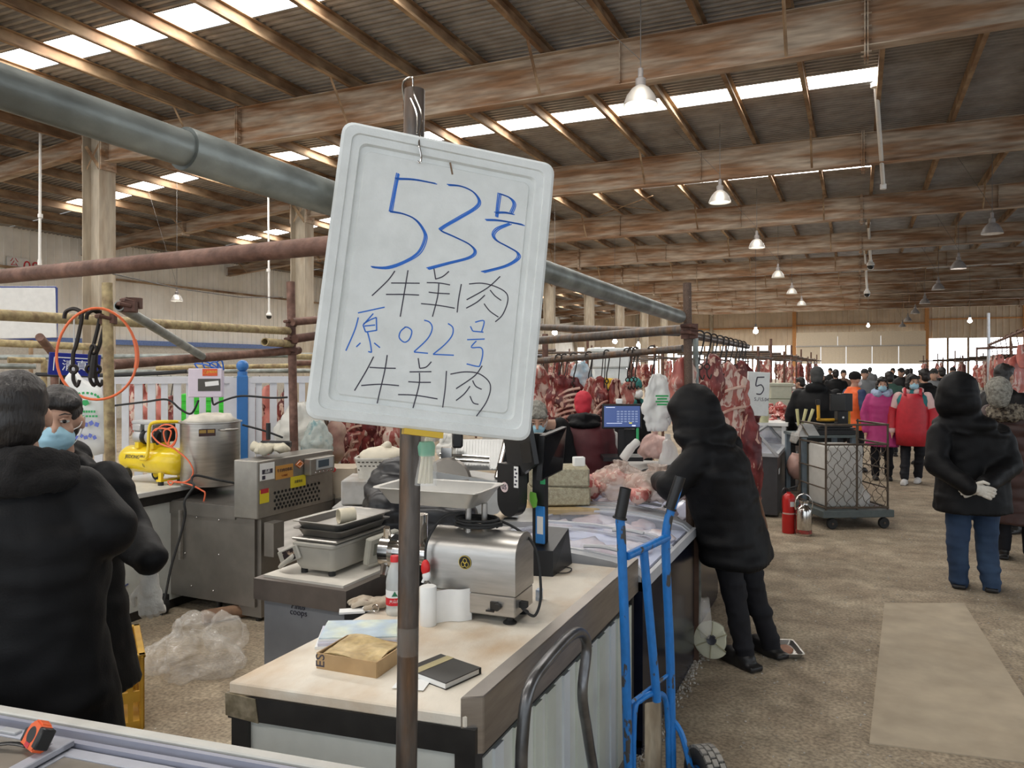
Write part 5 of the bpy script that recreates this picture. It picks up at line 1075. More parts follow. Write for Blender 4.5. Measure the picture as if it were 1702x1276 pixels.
# rags on the slicer and black handle
c = AD(437, 752, 5.3); b = B(); rnd = random.Random(2)
for k in range(6): b.ell(c + V((rnd.uniform(-.11, .12), rnd.uniform(-.06, .06), .03)), (.07, .045, .035), rot=Mx.Rotation(rnd.uniform(0, 3), 3, 'Z'), n=12, m=8)
b.noise(.03, 22, 4); tag(b.obj('cream_gloves', mat('cream cotton', (.60, .55, .43), .9, var=.08), None, 180), 'crumpled cream cotton gloves lying on top of the slicer', 'gloves')
b = B(); c = AD(455, 745, 5.5); b.cyl(c + V((-.05, 0, .06)), c + V((-.05, 0, .18)), .016, n=10); b.box(c + V((.02, 0, .03)), (.22, .06, .05), .3, bev=.01); tag(b.obj('black_tool', m_black), 'black tool with an upright grip behind the cream gloves', 'tool')
# ================= people =================
m_skin = mat('skin', (.52, .31, .22), .5, 0, var=.06, spec=.3)
m_hair = mat('black hair', (.016, .013, .012), .45, 0, var=.2, stretch=(1, 1, .2), bump=.5, bsc=120)
m_ghair = mat('grey hair', (.30, .29, .25), .8, 0, col2=(.14, .13, .11), sc_=40, var=.2, bump=.8, bsc=90)
m_bcoat = mat('black coat cloth', (.0045, .0045, .0052), .58, 0, var=.15, bump=.12, bsc=160, spec=.22)
m_bfur = mat('black fleece collar', (.008, .007, .007), .95, 0, var=.3, bump=.6, bsc=150)
m_bpants = mat('black trousers', (.010, .010, .013), .75, 0, var=.15, spec=.3)
m_jeans = mat('blue jeans', (.017, .036, .078), .85, 0, col2=(.028, .055, .105), sc_=5, var=.12)
m_maroon = mat('maroon coat', (.085, .014, .018), .6, 0, var=.12)
m_brown = mat('dark brown puffer', (.045, .018, .014), .5, 0, var=.15)
m_shoe = mat('black shoe', (.014, .013, .013), .45, var=.2)
m_wshoe = mat('white shoe', (.62, .60, .58), .5, var=.05)
m_mask = mat('pale blue mask', (.36, .60, .72), .7, 0, var=.04)
m_wglove = mat('off-white glove', (.58, .55, .49), .9, 0, var=.1, bump=.4, bsc=120)
m_eye = flat('dark eye', (.012, .009, .008), .15); m_eyew = flat('eye white', (.6, .57, .52), .3)
TP = dict(  # fractions of the standing height
    pelvis=(0, 0, .53), chest=(0, -.002, .72), neck=(0, -.008, .845), head=(0, .012, .925), shL=(-.108, 0, .79), shR=(.108, 0, .79), elL=(-.155, -.012, .635), elR=(.155, -.012, .635),
          wrL=(-.150, .035, .49), wrR=(.150, .035, .49), hipL=(-.052, 0, .515), hipR=(.052, 0, .515), knL=(-.058, .012, .285), knR=(.058, .012, .285), anL=(-.06, -.008, .045), anR=(.06, -.008, .045))
def ell_rot(fwd, up=V((0, 0, 1))):
    f = V(fwd).normalized(); r = f.cross(V(up)).normalized(); u = r.cross(f); return Mx((r, f, u)).transposed()
def person(label, loc, yaw, h=1.68, hs=1., W=1., J=None, coat=m_bcoat, hem=.40, puff=1., vox=.016, legs=m_bpants, shoes=m_shoe, hood=None, hair=m_hair, hoods=1., hairlong=0., mask=None, look=None, quilt=None, hat=None,
           collar=None, gloves=None, skirt=1., group=None, fold=.012, seed=1, face=False, armr=1., sleeves=None, shs=1., gk=1., gcurl=.6, gofs=.04, cat='person', legr=1., headup=None, nobody=False, hatm=None, depth=1.):
    loc = V(loc); Rz = Mx.Rotation(yaw, 4, 'Z'); MW = Mx.Translation(loc) @ Rz
    j = {k: MW @ (V(v) * h) for k, v in TP.items()}
    for k in ('shL', 'shR', 'elL', 'elR', 'wrL', 'wrR'):
        v = V(TP[k]); v.x *= W; j[k] = MW @ (v * h)
    if J: j.update({k: V(v) for k, v in J.items()})
    t = T('person', label, cat, loc, yaw, group)
    fw = Rz.to_3x3() @ V((0, 1, 0)); lt = (j['shR'] - j['shL']); lt = lt.normalized(); bf = V((0, 0, 1)).cross(lt).normalized()
    hf = V(look).normalized() if look is not None else fw
    HR = ell_rot(hf, headup or V((0, 0, 1))); hd = j['head']; k = h / 1.7
    def hp(x, y, z): return hd + HR @ V((x * k, y * k, z * k))
    pr = [('e', hp(0, -.008, .025), (.076 * k, .095 * k, .092 * k), HR), ('e', hp(0, .03, -.045), (.056 * k, .065 * k, .075 * k), HR), ('e', hp(0, .05, -.095), (.032 * k, .03 * k, .024 * k), HR), ('c', j['neck'] - V((0, 0, .03)), hd + HR @ V((0, -.01, -.05)) * k, .056 * k, .05 * k)]
    pr += [('e', hp(sx * .083, -.002, -.015), (.013 * k, .020 * k, .033 * k), HR) for sx in (-1, 1)]
    if face: pr += [('c', hp(0, .096, .01), hp(0, .112, -.03), .009 * k, .016 * k), ('c', hp(-.04, .084, .032), hp(.04, .084, .032), .014 * k, .014 * k), ('e', hp(0, .088, -.07), (.024 * k, .014 * k, .012 * k), HR), ('e', hp(-.042, .07, -.03), (.024 * k, .02 * k, .022 * k), HR), ('e', hp(.042, .07, -.03), (.024 * k, .02 * k, .022 * k), HR)]
    pr += [('c', j['pelvis'], j['chest'], .11 * k, .11 * k), ('c', j['chest'], j['neck'], .10 * k, .06 * k), ('c', j['shL'], j['shR'], .06 * k, .06 * k)]
    for s in 'LR':
        pr += [('c', j['sh' + s], j['el' + s], .046 * k, .038 * k), ('c', j['el' + s], j['wr' + s], .038 * k, .027 * k), ('c', j['hip' + s], j['kn' + s], .078 * k, .052 * k), ('c', j['kn' + s], j['an' + s], .05 * k, .036 * k)]
        hn = (j['wr' + s] - j['el' + s]).normalized()
        if not gloves: pr += [('e', j['wr' + s] + hn * .07 * k, (.03 * k, .03 * k, .05 * k), ell_rot(fw, hn)), ('c', j['wr' + s] + hn * .09 * k, j['wr' + s] + hn * .15 * k + fw * .02, .018 * k, .012 * k)]
    blob('body', pr, m_skin, t, min(vox, .012 if face else .018), 3)
    # trousers
    q = []
    for s in 'LR': q += [('c', j['hip' + s], j['kn' + s], .100 * k * legr, .075 * k * legr), ('c', j['kn' + s], j['an' + s] + V((0, 0, .03)), .074 * k * legr, .062 * k * legr)]
    q += [('c', j['hipL'], j['hipR'], .11 * k, .11 * k), ('e', j['pelvis'], (.17 * k, .125 * k, .12 * k), ell_rot(fw))]
    blob('trousers', q, legs, t, vox, 3, .006, 9, seed, fold=(.02, 5, 22))
    for s in 'LR':
        a = j['an' + s]; f2 = fw
        b_ = [('e', V((a.x, a.y, a.z)) + f2 * .0 + V((0, 0, -.003)), (.047 * k * shs, .06 * k * shs, .05 * k), ell_rot(fw)), ('e', V((a.x, a.y, loc.z + .045 * k)) + f2 * .09 * k, (.047 * k * shs, .09 * k * shs, .042 * k * shs), ell_rot(fw)), ('b', V((a.x, a.y, loc.z + .018)) + f2 * .05 * k, (.082 * k * shs, .25 * k * shs, .032), ell_rot(fw))]
        o = blob('shoe', b_, shoes, t, .011, 2)
    # coat
    cx = []; pv, ch = j['pelvis'], j['chest']
    hz = hem * h; kn = (j['knL'] + j['knR']) / 2; an = (j['anL'] + j['anR']) / 2
    def low(z):
        if z >= kn.z: return kn.lerp(pv, max(0, (z - kn.z) / (pv.z - kn.z)))
        return an.lerp(kn, (z - an.z) / (kn.z - an.z))
    rings = []; shw = (j['shR'] - j['shL']).length / 2; sx = shw + .035 * k
    zz = [loc.z + hz + (pv.z - loc.z - hz) * i / 4 for i in range(4)]
    for i, z in enumerate(zz): rings.append((low(z), .215 * k * puff * (1 + .07 * (3 - i) * skirt), .165 * k * puff * depth * (1 + .06 * (3 - i) * skirt)))
    nk = j['neck']
    for u, rx, ry in ((0, .20, .158), (.25, .20, .16), (.5, .21, .165), (.75, .215, .165)): rings.append((pv.lerp(ch, u / .75) if u <= .75 else ch, rx * k * puff, ry * k * puff * depth))
    sm_ = (j['shR'] + j['shL']) / 2; rings.append((ch.lerp(sm_, .55), max(sx * .98, .19 * k * puff), .15 * k * puff)); rings.append((sm_.lerp(nk, .12), sx * .90, .125 * k * puff)); rings.append((sm_.lerp(nk, .55), sx * .66, .105 * k)); rings.append((nk + V((0, 0, .015)), .10 * k, .09 * k))
    n = 28; rr = []
    for (c, rx, ry) in rings:
        ring = []
        for i in range(n):
            a = 2 * math.pi * i / n; ca, sa = math.cos(a), math.sin(a); ring.append(c + lt * rx * math.copysign(abs(ca) ** .8, ca) + bf * ry * math.copysign(abs(sa) ** .8, sa))
        rr.append(ring)
    b = B(); b.loft(rr); me_ = [(list(v.co), 0) for v in b.bm.verts]; b.bm.free()
    arm = []
    for s in 'LR': arm += [('c', j['sh' + s], j['el' + s], .078 * k * armr, .074 * k * armr), ('c', j['el' + s], j['wr' + s] + (j['wr' + s] - j['el' + s]).normalized() * .02, .076 * k * armr, .056 * k * armr)]
    pieces = [('R', rr)] + (arm if sleeves is None else [])
    if hood == 'up':
        pieces += [('e', hp(0, -.03, .012), (.128 * k * hoods, .15 * k * hoods, .150 * k * hoods), HR), ('e', hp(0, -.035, -.06), (.142 * k * hoods, .142 * k * hoods, .12 * k * hoods), HR), ('c', j['neck'] - V((0, 0, .02)), hp(0, -.03, -.05), .145 * k, .135 * k), ('e', j['neck'] - fw * .02 - V((0, 0, .01)), (.20 * k * hoods, .14 * k, .085 * k), ell_rot(fw))]
    if hood == 'down': pieces += [('e', j['neck'] - fw * .09 * k + V((0, 0, .0)), (.13 * k, .07 * k, .075 * k), ell_rot(fw)), ('t', [j['neck'] + lt * .07 * k + fw * .06, j['neck'] + lt * .10 * k - fw * .02, j['neck'] - fw * .09 * k + V((0, 0, .03)), j['neck'] - lt * .10 * k - fw * .02, j['neck'] - lt * .07 * k + fw * .06], .034 * k)]
    blobR('coat', pieces, coat, t, vox, 4, .007, 7, seed, fold=(fold, 4, 13), quilt=quilt)
    if sleeves is not None: blob('sleeves', arm, sleeves, t, vox, 4, .006, 8, seed, fold=(fold, 6, 16))
    if collar: 
        bb = blob('collar', [('t', [j['neck'] + lt * .07 * k + fw * .075 + V((0, 0, -.02)), j['neck'] + lt * .11 * k + V((0, 0, .0)), j['neck'] - fw * .10 * k + V((0, 0, .02)), j['neck'] - lt * .11 * k, j['neck'] - lt * .07 * k + fw * .075 + V((0, 0, -.02))], collar[1]), ('e', j['neck'] - fw * .06 * k + V((0, 0, -.035)), (.15 * k, .085 * k, .05 * k), ell_rot(fw))], collar[0], t, min(vox, .012), 2, collar[2], 45, seed)
    # head gear
    if hood != 'up' and hair is not None:
        hh = [('e', hp(0, -.02, .04), (.085 * k * hs, .105 * k * hs, .098 * k * hs), HR), ('e', hp(0, -.05, -.02), (.075 * k * hs, .075 * k * hs, .085 * k * hs), HR), ('e', hp(0, .045, .085), (.07 * k, .05 * k, .03 * k), HR)]
        if hairlong: hh += [('e', hp(0, -.05, -.08 * hairlong), (.08 * k, .05 * k, .10 * k * hairlong), HR)] + [('e', hp(sx_ * .08, -.01, -.04), (.022 * k, .05 * k, .09 * k), HR) for sx_ in (-1, 1)]
        if face: hh += [('c', hp(-.06, .072, .068), hp(.06, .072, .068), .026 * k, .026 * k)]
        blob('hair', hh, hair, t, .009 if face else min(vox, .013), 3, .006, 30, seed)
    if hat: blob('hat', [('e', hp(0, -.01, .06), (.095 * k, .112 * k, .09 * k), HR), ('e', hp(0, -.01, .03), (.098 * k, .114 * k, .04 * k), HR)] + ([('b', hp(0, .13, .035), (.13 * k, .09 * k, .012 * k), HR)] if hat == 'cap' else []), hatm, t, min(vox, .012), 3)
    if mask:
        mm = blob('face_mask', [('e', hp(0, .052, -.062), (.066 * k, .066 * k, .056 * k), HR), ('e', hp(0, .085, -.04), (.034 * k, .036 * k, .034 * k), HR)], mask, t, .007 if face else .01, 3, .0016, 60, 3, fold=(.004, 8, 70))
        if face:
            b = B()
            for sx_ in (-1, 1): b.tube(bez([hp(sx_ * .056, .07, -.03), hp(sx_ * .078, .03, -.02), hp(sx_ * .088, -.01, .012), hp(sx_ * .09, -.026, -.01), hp(sx_ * .076, .02, -.06), hp(sx_ * .054, .06, -.09)], 5), .0018, 5)
            b.obj('ear_loop', m_paper, t)
    if face or mask:
        for sx_ in (-1, 1):
            b = B(); b.ell(hp(sx_ * .032, .0845, .006), (.017 * k, .009 * k, .0075 * k), rot=HR, n=14, m=8); e_ = b.obj('eye', m_eyew, t); b = B(); b.ell(hp(sx_ * .032, .0925, .006), (.0075 * k, .004 * k, .0072 * k), rot=HR); b.obj('iris', m_eye, e_)
            b = B(); b.tube([hp(sx_ * .014, .094, .030), hp(sx_ * .034, .096, .036), hp(sx_ * .054, .085, .030)], [.003, .0045, .002], 6, flat_=.6); b.obj('eyebrow', m_hair, t)
            b = B(); b.tube([hp(sx_ * .016, .0925, .012), hp(sx_ * .032, .0955, .0165), hp(sx_ * .048, .088, .011)], [.003, .004, .002], 6); b.obj('eyelid', m_skin, e_)
    if gloves:
        for s in ('L', 'R'):
            if s not in gloves: continue
            gm, dirv, palm = gloves[s]; hand('glove', j['wr' + s] + V(dirv).normalized() * gofs, dirv, palm, gm, t, 1 if s == 'R' else -1, k * gk, gcurl)
    t['j'] = 0; del t['j']
    return t, j
def blobR(name, pieces, m, parent, vox, sm, amp, f, seed, fold=None, quilt=None):
    rr = [p for p in pieces if p[0] == 'R']; ot = [p for p in pieces if p[0] != 'R']
    for p in rr: ot.append(('r', p[1]))
    return blob(name, ot, m, parent, vox, sm, amp, f, seed, quilt, None, fold)
def hand(name, wr, d, palm, m, parent, side, k=1., curl=.6):
    d = V(d).normalized(); pn = V(palm); pn = (pn - d * pn.dot(d)).normalized(); sd = d.cross(pn) * side      # sd points to the thumb
    def P(a, b_, c): return V(wr) + (d * a + sd * b_ + pn * c) * k
    rot = Mx((sd, d, -pn)).transposed() if True else None
    pr = [('c', P(-.02, 0, 0), P(.03, 0, 0), .034 * k, .036 * k), ('e', P(.055, .0, .0), (.045 * k, .052 * k, .02 * k), rot)]
    for i, (o, L_) in enumerate(((.033, .072), (.011, .082), (-.011, .076), (-.033, .06))):
        pr.append(('t', [P(.085, o, 0), P(.085 + L_ * .45, o * 1.08, .012 * curl), P(.085 + L_ * (.85 - .2 * curl), o * 1.08, .045 * curl), P(.085 + L_ * (.9 - .5 * curl), o, .062 * curl)], [.0125 * k, .012 * k, .011 * k, .009 * k]))
    pr.append(('t', [P(.02, .032, .008), P(.052, .062, .022), P(.085, .062, .034)], [.016 * k, .0135 * k, .0105 * k]))
    return blob(name, pr, m, parent, .0045, 2)
def yaw_of(d): return math.atan2(-d[0], d[1])
def flr(px, d): p = AD(px, 608, d); return V((p.x, p.y, 0))
def away(p): v = V((p[0], p[1], 0)).normalized(); return v
# two men at the left
p = flr(38, 2.28); va = away(p)
ya = yaw_of(va)
person('man in a long black coat with fleece collar, back turned, at the far left', p, ya, 1.685, W=1.25, hem=.30, puff=1.12, vox=.013, collar=(m_bfur, .052, .006), armr=1.12, face=False, hair=m_hair, seed=3, fold=.02,
       J={'elR': AD(178, 880, 2.30), 'wrR': AD(110, 930, 2.52), 'elL': AD(-150, 870, 2.3), 'wrL': AD(-90, 900, 2.5), 'shR': AD(128, 822, 2.3), 'shL': AD(-85, 818, 2.26), 'head': AD(28, 690, 2.26), 'neck': AD(40, 775, 2.24)}, gloves=None, look=va + V((.10, .0, 0)))
b = B()
for y in (1055, 1110, 1168): b.ell(AD(152 + (y - 1055) * .2, y, 2.03), .007, n=8, m=6)
# second man
p = flr(104, 2.92)
tB, jB = person('man in a black coat and pale blue mask facing the camera, one gloved hand lowered', p, yaw_of(-away(p)) + .1, 1.655, W=1.1, gk=.95, gcurl=1.0, gofs=.085, hem=.30, puff=1.08, vox=.013, face=True, mask=m_mask, hood='down', seed=5, fold=.016, armr=1.12,
       J={'shL': AD(176, 800, 2.9), 'shR': AD(40, 795, 2.95), 'elL': AD(218, 890, 2.88), 'wrL': AD(246, 925, 2.72), 'elR': AD(10, 900, 2.9), 'wrR': AD(40, 960, 2.7), 'head': AD(96, 698, 2.90), 'neck': AD(100, 765, 2.93)},
       gloves={'L': (m_wglove, V((.14, -.05, -1)), V((-.5, .6, 0)))}, look=-away(p) + V((-.12, -.03, -.06)))
b.bm.free()
# woman in the black hood leaning over the freezer
p = flr(1255, 4.42)
yw = yaw_of((-.80, .60))
fwC = V((-.8, .6, 0))
person('person in a black hooded coat leaning over the island freezer', p, yw, 1.64, W=1.05, shs=1.2, hem=.36, puff=1.22, vox=.013, hood='up', hair=None, seed=7, fold=.022, quilt=(.003, .085), armr=1.15, skirt=.1, hoods=1.1, depth=.95,
       J={'pelvis': AD(1216, 880, 4.42), 'chest': AD(1190, 785, 4.40), 'neck': AD(1170, 722, 4.40), 'head': AD(1149, 688, 4.44), 'shL': AD(1163, 758, 4.24), 'shR': AD(1208, 745, 4.60), 'elL': AD(1116, 808, 4.22), 'wrL': AD(1100, 800, 4.50), 'elR': AD(1140, 790, 4.75), 'wrR': AD(1082, 795, 4.85),
          'hipL': AD(1203, 900, 4.34), 'hipR': AD(1234, 900, 4.50), 'knL': AD(1222, 1000, 4.34), 'knR': AD(1256, 992, 4.50), 'anL': AD(1238, 1092, 4.34), 'anR': AD(1282, 1080, 4.52)}, look=fwC + V((-.15, .0, -.35)), legr=.9)
# man with hands clasped behind
p = flr(1616, 5.95)
vw = away(p); yD = yaw_of(vw)
dd = 5.9
person('man in a black hooded coat and blue jeans seen from behind, gloved hands clasped', p, yD, 1.70, W=1.15, shs=1.1, hoods=1.14, hem=.345, puff=1.18, vox=.014, hood='up', hair=None, legs=m_jeans, seed=9, fold=.024, armr=1.12, legr=1.05, skirt=.4,
       J={'head': AD(1592, 655, dd), 'neck': AD(1602, 702, dd), 'shL': AD(1560, 722, dd), 'shR': AD(1662, 722, dd), 'elL': AD(1556, 772, dd - .08), 'elR': AD(1680, 772, dd - .08), 'wrL': AD(1606, 806, dd - .30), 'wrR': AD(1640, 806, dd - .30),
          'knL': AD(1592, 905, dd), 'knR': AD(1640, 908, dd), 'anL': AD(1594, 974, dd + .02), 'anR': AD(1648, 982, dd - .08)},
       gloves={'L': (m_wglove, V((.8, -.1, -.25)), V((0, -1, 0))), 'R': (m_wglove, V((-.8, -.1, -.3)), V((0, -1, .2)))})
# woman with fur collar
p = flr(1690, 6.75)
m_fur = mat('grey fur trim', (.26, .225, .17), .95, 0, col2=(.035, .025, .02), sc_=26, lo=.4, hi=.6, var=.3, bump=1., bsc=60)
person('person with pale curly hair and a fur-collared dark brown quilted coat, back view', p, yaw_of(away(p)), 1.62, W=1.15, hs=1.28, coat=m_brown, hem=.20, puff=1.18, vox=.015, hair=m_ghair, collar=(m_fur, .062, .02), seed=11, quilt=(.012, .11), armr=1.15, J={'head': AD(1660, 655, 6.65), 'neck': AD(1674, 684, 6.7)})
# two women walking up
p = flr(1466, 11.5)
m_pink = mat('magenta coat', (.42, .035, .17), .6, var=.08); m_scarf = mat('grey blue scarf', (.34, .42, .56), .8, var=.1)
person('woman in a magenta coat, grey blue scarf and mask walking towards the camera', p, yaw_of(-away(p)) + .1, 1.54, W=1.0, coat=m_pink, hem=.33, vox=.017, mask=m_mask, hairlong=.7, collar=(m_scarf, .06, .008), seed=13, face=True)
p = flr(1517, 11.2)
m_teal = mat('teal vest', (.02, .16, .17), .7, var=.08); m_hoodie = mat('pale pink hoodie', (.72, .50, .48), .8, var=.06); m_apron = mat('red apron', (.48, .022, .035), .5, var=.1)
tG, jG = person('woman in a red apron, teal vest and mask with white shoes walking towards the camera', p, yaw_of(-away(p)) - .15, 1.585, W=1.1, coat=m_teal, hem=.50, vox=.016, mask=m_mask, hairlong=.8, hood=None, collar=(m_hoodie, .05, .004), seed=15, shoes=m_wshoe, sleeves=m_hoodie, face=True, legr=1.0,
       look=-away(p) + V((.5, 0, 0)), J={'anR': flr(1503, 11.15) + V((0, -.12, .07)), 'anL': flr(1526, 11.2) + V((0, 0, .07))})
fG = -away(p); lG = V((0, 0, 1)).cross(fG)
rr = []
for (z, rx, ry) in ((.55, .21, .185), (.75, .225, .19), (.95, .215, .19), (1.1, .20, .18), (1.22, .16, .17), (1.3, .13, .155)):
    rr.append([V((p.x, p.y, z)) + lG * rx * math.sin(a) + fG * (ry + .03) * math.cos(a) for a in [-1.45 + 2.9 * i / 16 for i in range(17)]])
b = B(); vv = [q for r_ in rr for q in r_]; b.add(vv, [(i * 17 + k, i * 17 + k + 1, (i + 1) * 17 + k + 1, (i + 1) * 17 + k) for i in range(len(rr) - 1) for k in range(16)])
for s in (-1, 1): b.tube([V((p.x, p.y, 1.28)) + lG * s * .10 + fG * .17, V((p.x, p.y, 1.37)) + lG * s * .10 + fG * .06, V((p.x, p.y, 1.38)) + lG * s * .09 - fG * .06], .022, 6, flat_=.4)
b.noise(.008, 7, 2)
o = b.obj('apron', m_apron, tG, 180); sd = o.modifiers.new('s', 'SOLIDIFY'); sd.thickness = .008
for s in 'LR':
    b = B(); e_, w_ = jG['el' + s], jG['wr' + s]; b.tube([e_.lerp(jG['sh' + s], .35), e_, w_], [.088, .084, .062], 12); b.obj('sleeve_cover', m_apron, tG)
# man in black by the meat trays, back view
p = flr(1358, 9.6)
MAN_ = person('man in a black coat standing at the meat trays, seen from behind', p, yaw_of(away(p)) - .1, 1.69, W=1.2, hem=.42, puff=1.2, vox=.018, hair=mat('dark grey hair', (.05, .05, .048), .8, var=.2), hood='down', seed=17)
# woman with the orange vest
p = flr(1420, 12.4)
person('person in an orange vest and dark knit cap beyond the dark screen', p, yaw_of(away(p)) - .9, 1.60, W=1.0, coat=mat('orange vest', (.85, .14, .03), .6, var=.05), hem=.42, vox=.02, hat='knit', hatm=m_bfur, hair=None, sleeves=mat('navy sleeve', (.03, .05, .12), .7), mask=m_paper, seed=19)
p = flr(1668, 7.9)
person('man with short black hair partly hidden behind the fur-collared person', p, yaw_of(away(p)) - .6, 1.72, W=1.0, vox=.02, seed=21, hem=.45)
# inside the stall
p = flr(970, 6.2)
m_redhood = mat('red hood', (.55, .03, .05), .7, var=.1)
tK, jK = person('person in a maroon coat and red hood, back turned, among the hanging meat', p, yaw_of(away(p)), 1.50, W=1.05, coat=m_maroon, hem=.35, puff=1.12, vox=.017, hair=m_redhood, collar=(m_bcoat, .045, .004), seed=23, J={'head': AD(969, 673, 6.3), 'neck': AD(971, 697, 6.18)})
p = flr(895, 5.95)
person('man with grey hair and a mask looking down, in dark clothes, behind the clerk screen', p, yaw_of(-away(p)) + .2, 1.56, W=1.0, vox=.016, hair=m_ghair, mask=m_mask, face=True, hem=.45, seed=25, look=-away(p) + V((0, .0, -.6)), J={'head': AD(893, 694, 5.85), 'neck': AD(900, 722, 5.95)})
p = flr(1052, 8.6)
m_tealh = mat('teal hat cloth', (.03, .17, .15), .8, var=.1)
person('person in a teal head cover and mask behind the lit scale screen', p, yaw_of(-away(p)) + .9, 1.56, W=1.0, vox=.018, hat='knit', hatm=m_tealh, hair=m_tealh, mask=m_paper, hem=.4, seed=27, collar=(m_tealh, .04, .003))
# the crowd near the gate
crowd = []
specs = [(m_bcoat, m_hair, None), (mat('brown jacket', (.12, .07, .05), .7, var=.1), m_hair, None), (mat('grey jacket', (.16, .17, .18), .7, var=.1), mat('dark grey hair', (.05, .05, .048), .8), None), (mat('dark green jacket', (.04, .09, .07), .7, var=.1), m_hair, None)]
bases = []
places = [(1389, 19, 0, .2, 1.62), (1402, 21, 1, 3.3, 1.6), (1437, 17, 2, 3.0, 1.64), (1478, 14.5, 3, .3, 1.6), (1498, 20, 0, 2.6, 1.68), (1508, 24, 1, .1, 1.66), (1484, 27, 0, 3.1, 1.66), (1536, 13.2, 0, .8, 1.68), (1552, 15.5, 2, 3.0, 1.66), (1566, 18, 0, .3, 1.7), (1331, 15.5, 0, 1.2, 1.5), (1540, 22, 1, 3.2, 1.68), (1446, 32, 2, .2, 1.66), (1380, 28, 0, 3.0, 1.66), (1514, 30, 3, .5, 1.66), (1584, 22, 2, 2.8, 1.68)]
names = ['black', 'brown', 'grey', 'dark green']
spots_ = ['left of the orange vest', 'just beyond the orange vest', 'between the orange vest and the magenta coat', 'behind the grey blue scarf', 'between the two walking women, farther off', 'far behind the gap of the walking women', 'deep in the aisle above the magenta coat', 'just behind the shoulder of the red apron', 'beyond the right shoulder of the red apron', 'left of the big black hood, farther away', 'stooping at the far meat trays', 'far off over the red apron', 'small and far before the open gate', 'far left of the open gate', 'farthest figure right of the gate middle', 'far away just left of the black hood']
first = {}
for i, (px, d, k, a, h) in enumerate(places):
    p = flr(px, d); lab = 'person in a %s jacket %s' % (names[k], spots_[i])
    if k not in first:
        first[k] = person(lab, p, yaw_of(away(p)) + a, h, W=1.1, coat=specs[k][0], hair=specs[k][1], vox=.026, hem=.45, seed=30 + i, group='shoppers far down the aisle', puff=1.1)[0]
    else: dup(first[k], LM(p, yaw_of(away(p)) + a, h / 1.65), lab)
# quilted jacket heaped behind the bench
b_ = [('e', AD(665, 835, 3.75), (.20, .16, .19)), ('e', AD(668, 805, 3.8), (.165, .14, .14)), ('e', AD(720, 880, 3.7), (.26, .18, .20)), ('e', AD(690, 930, 3.7), (.22, .16, .25)), ('e', AD(770, 905, 3.8), (.16, .14, .16)), ('c', AD(640, 850, 3.6), AD(655, 930, 3.55), .10, .08), ('l', [(V((*AD(700, 900, 3.72).xy, .0)), .2, .16), (V((*AD(700, 900, 3.72).xy, .5)), .22, .17), (V((*AD(695, 900, 3.72).xy, .9)), .2, .16)])]
tag(blob('quilted_jacket', b_, mat('black quilted nylon', (.016, .016, .018), .38, 0, var=.1), None, .014, 4, .012, 9, 4, quilt=(.014, .07), fold=(.02, 5, 14)), 'black quilted jacket heaped over a stool behind the grinder tray', 'jacket')
# ================= meat, hooks, rails, the farther stalls =================
def meat_mat(nm, red, dark, fat, s=7., t0=.56, st=(1.6, 1.6, .55)):
    m = mat(nm, red, .42, 0, col2=dark, sc_=s, lo=.35, hi=.6, stretch=st, var=.2, bump=.5, bsc=30, spec=.45)
    nt = m.node_tree; b = nt.nodes['Principled BSDF']; src = b.inputs['Base Color'].links[0].from_socket
    mp = [n for n in nt.nodes if n.type == 'MAPPING'][0]
    n = nt.nodes.new('ShaderNodeTexNoise'); n.inputs['Scale'].default_value = s * 1.35; n.inputs['Detail'].default_value = 4; n.inputs['Distortion'].default_value = 1.2; nt.links.new(mp.outputs[0], n.inputs['Vector'])
    r = nt.nodes.new('ShaderNodeMapRange'); r.inputs[1].default_value = t0; r.inputs[2].default_value = t0 + .045; nt.links.new(n.outputs[0], r.inputs[0])
    x = nt.nodes.new('ShaderNodeMix'); x.data_type = 'RGBA'; x.inputs[7].default_value = (*fat, 1); nt.links.new(src, x.inputs[6]); nt.links.new(r.outputs[0], x.inputs[0]); nt.links.new(x.outputs[2], b.inputs['Base Color']); return m
m_beef = meat_mat('raw beef', (.27, .048, .04), (.11, .018, .017), (.56, .37, .29), 9, .535)
m_beefd = meat_mat('dark raw beef', (.18, .024, .022), (.07, .009, .010), (.48, .28, .21), 9, .57)
m_lamb = meat_mat('pale lamb side', (.46, .17, .135), (.32, .075, .06), (.64, .48, .40), 7, .50)
m_pork = meat_mat('pink pork side', (.62, .22, .18), (.50, .14, .11), (.72, .52, .47), 4, .58)
m_fat = mat('creamy fat and bone', (.62, .44, .36), .5, col2=(.50, .24, .19), sc_=14, var=.1)
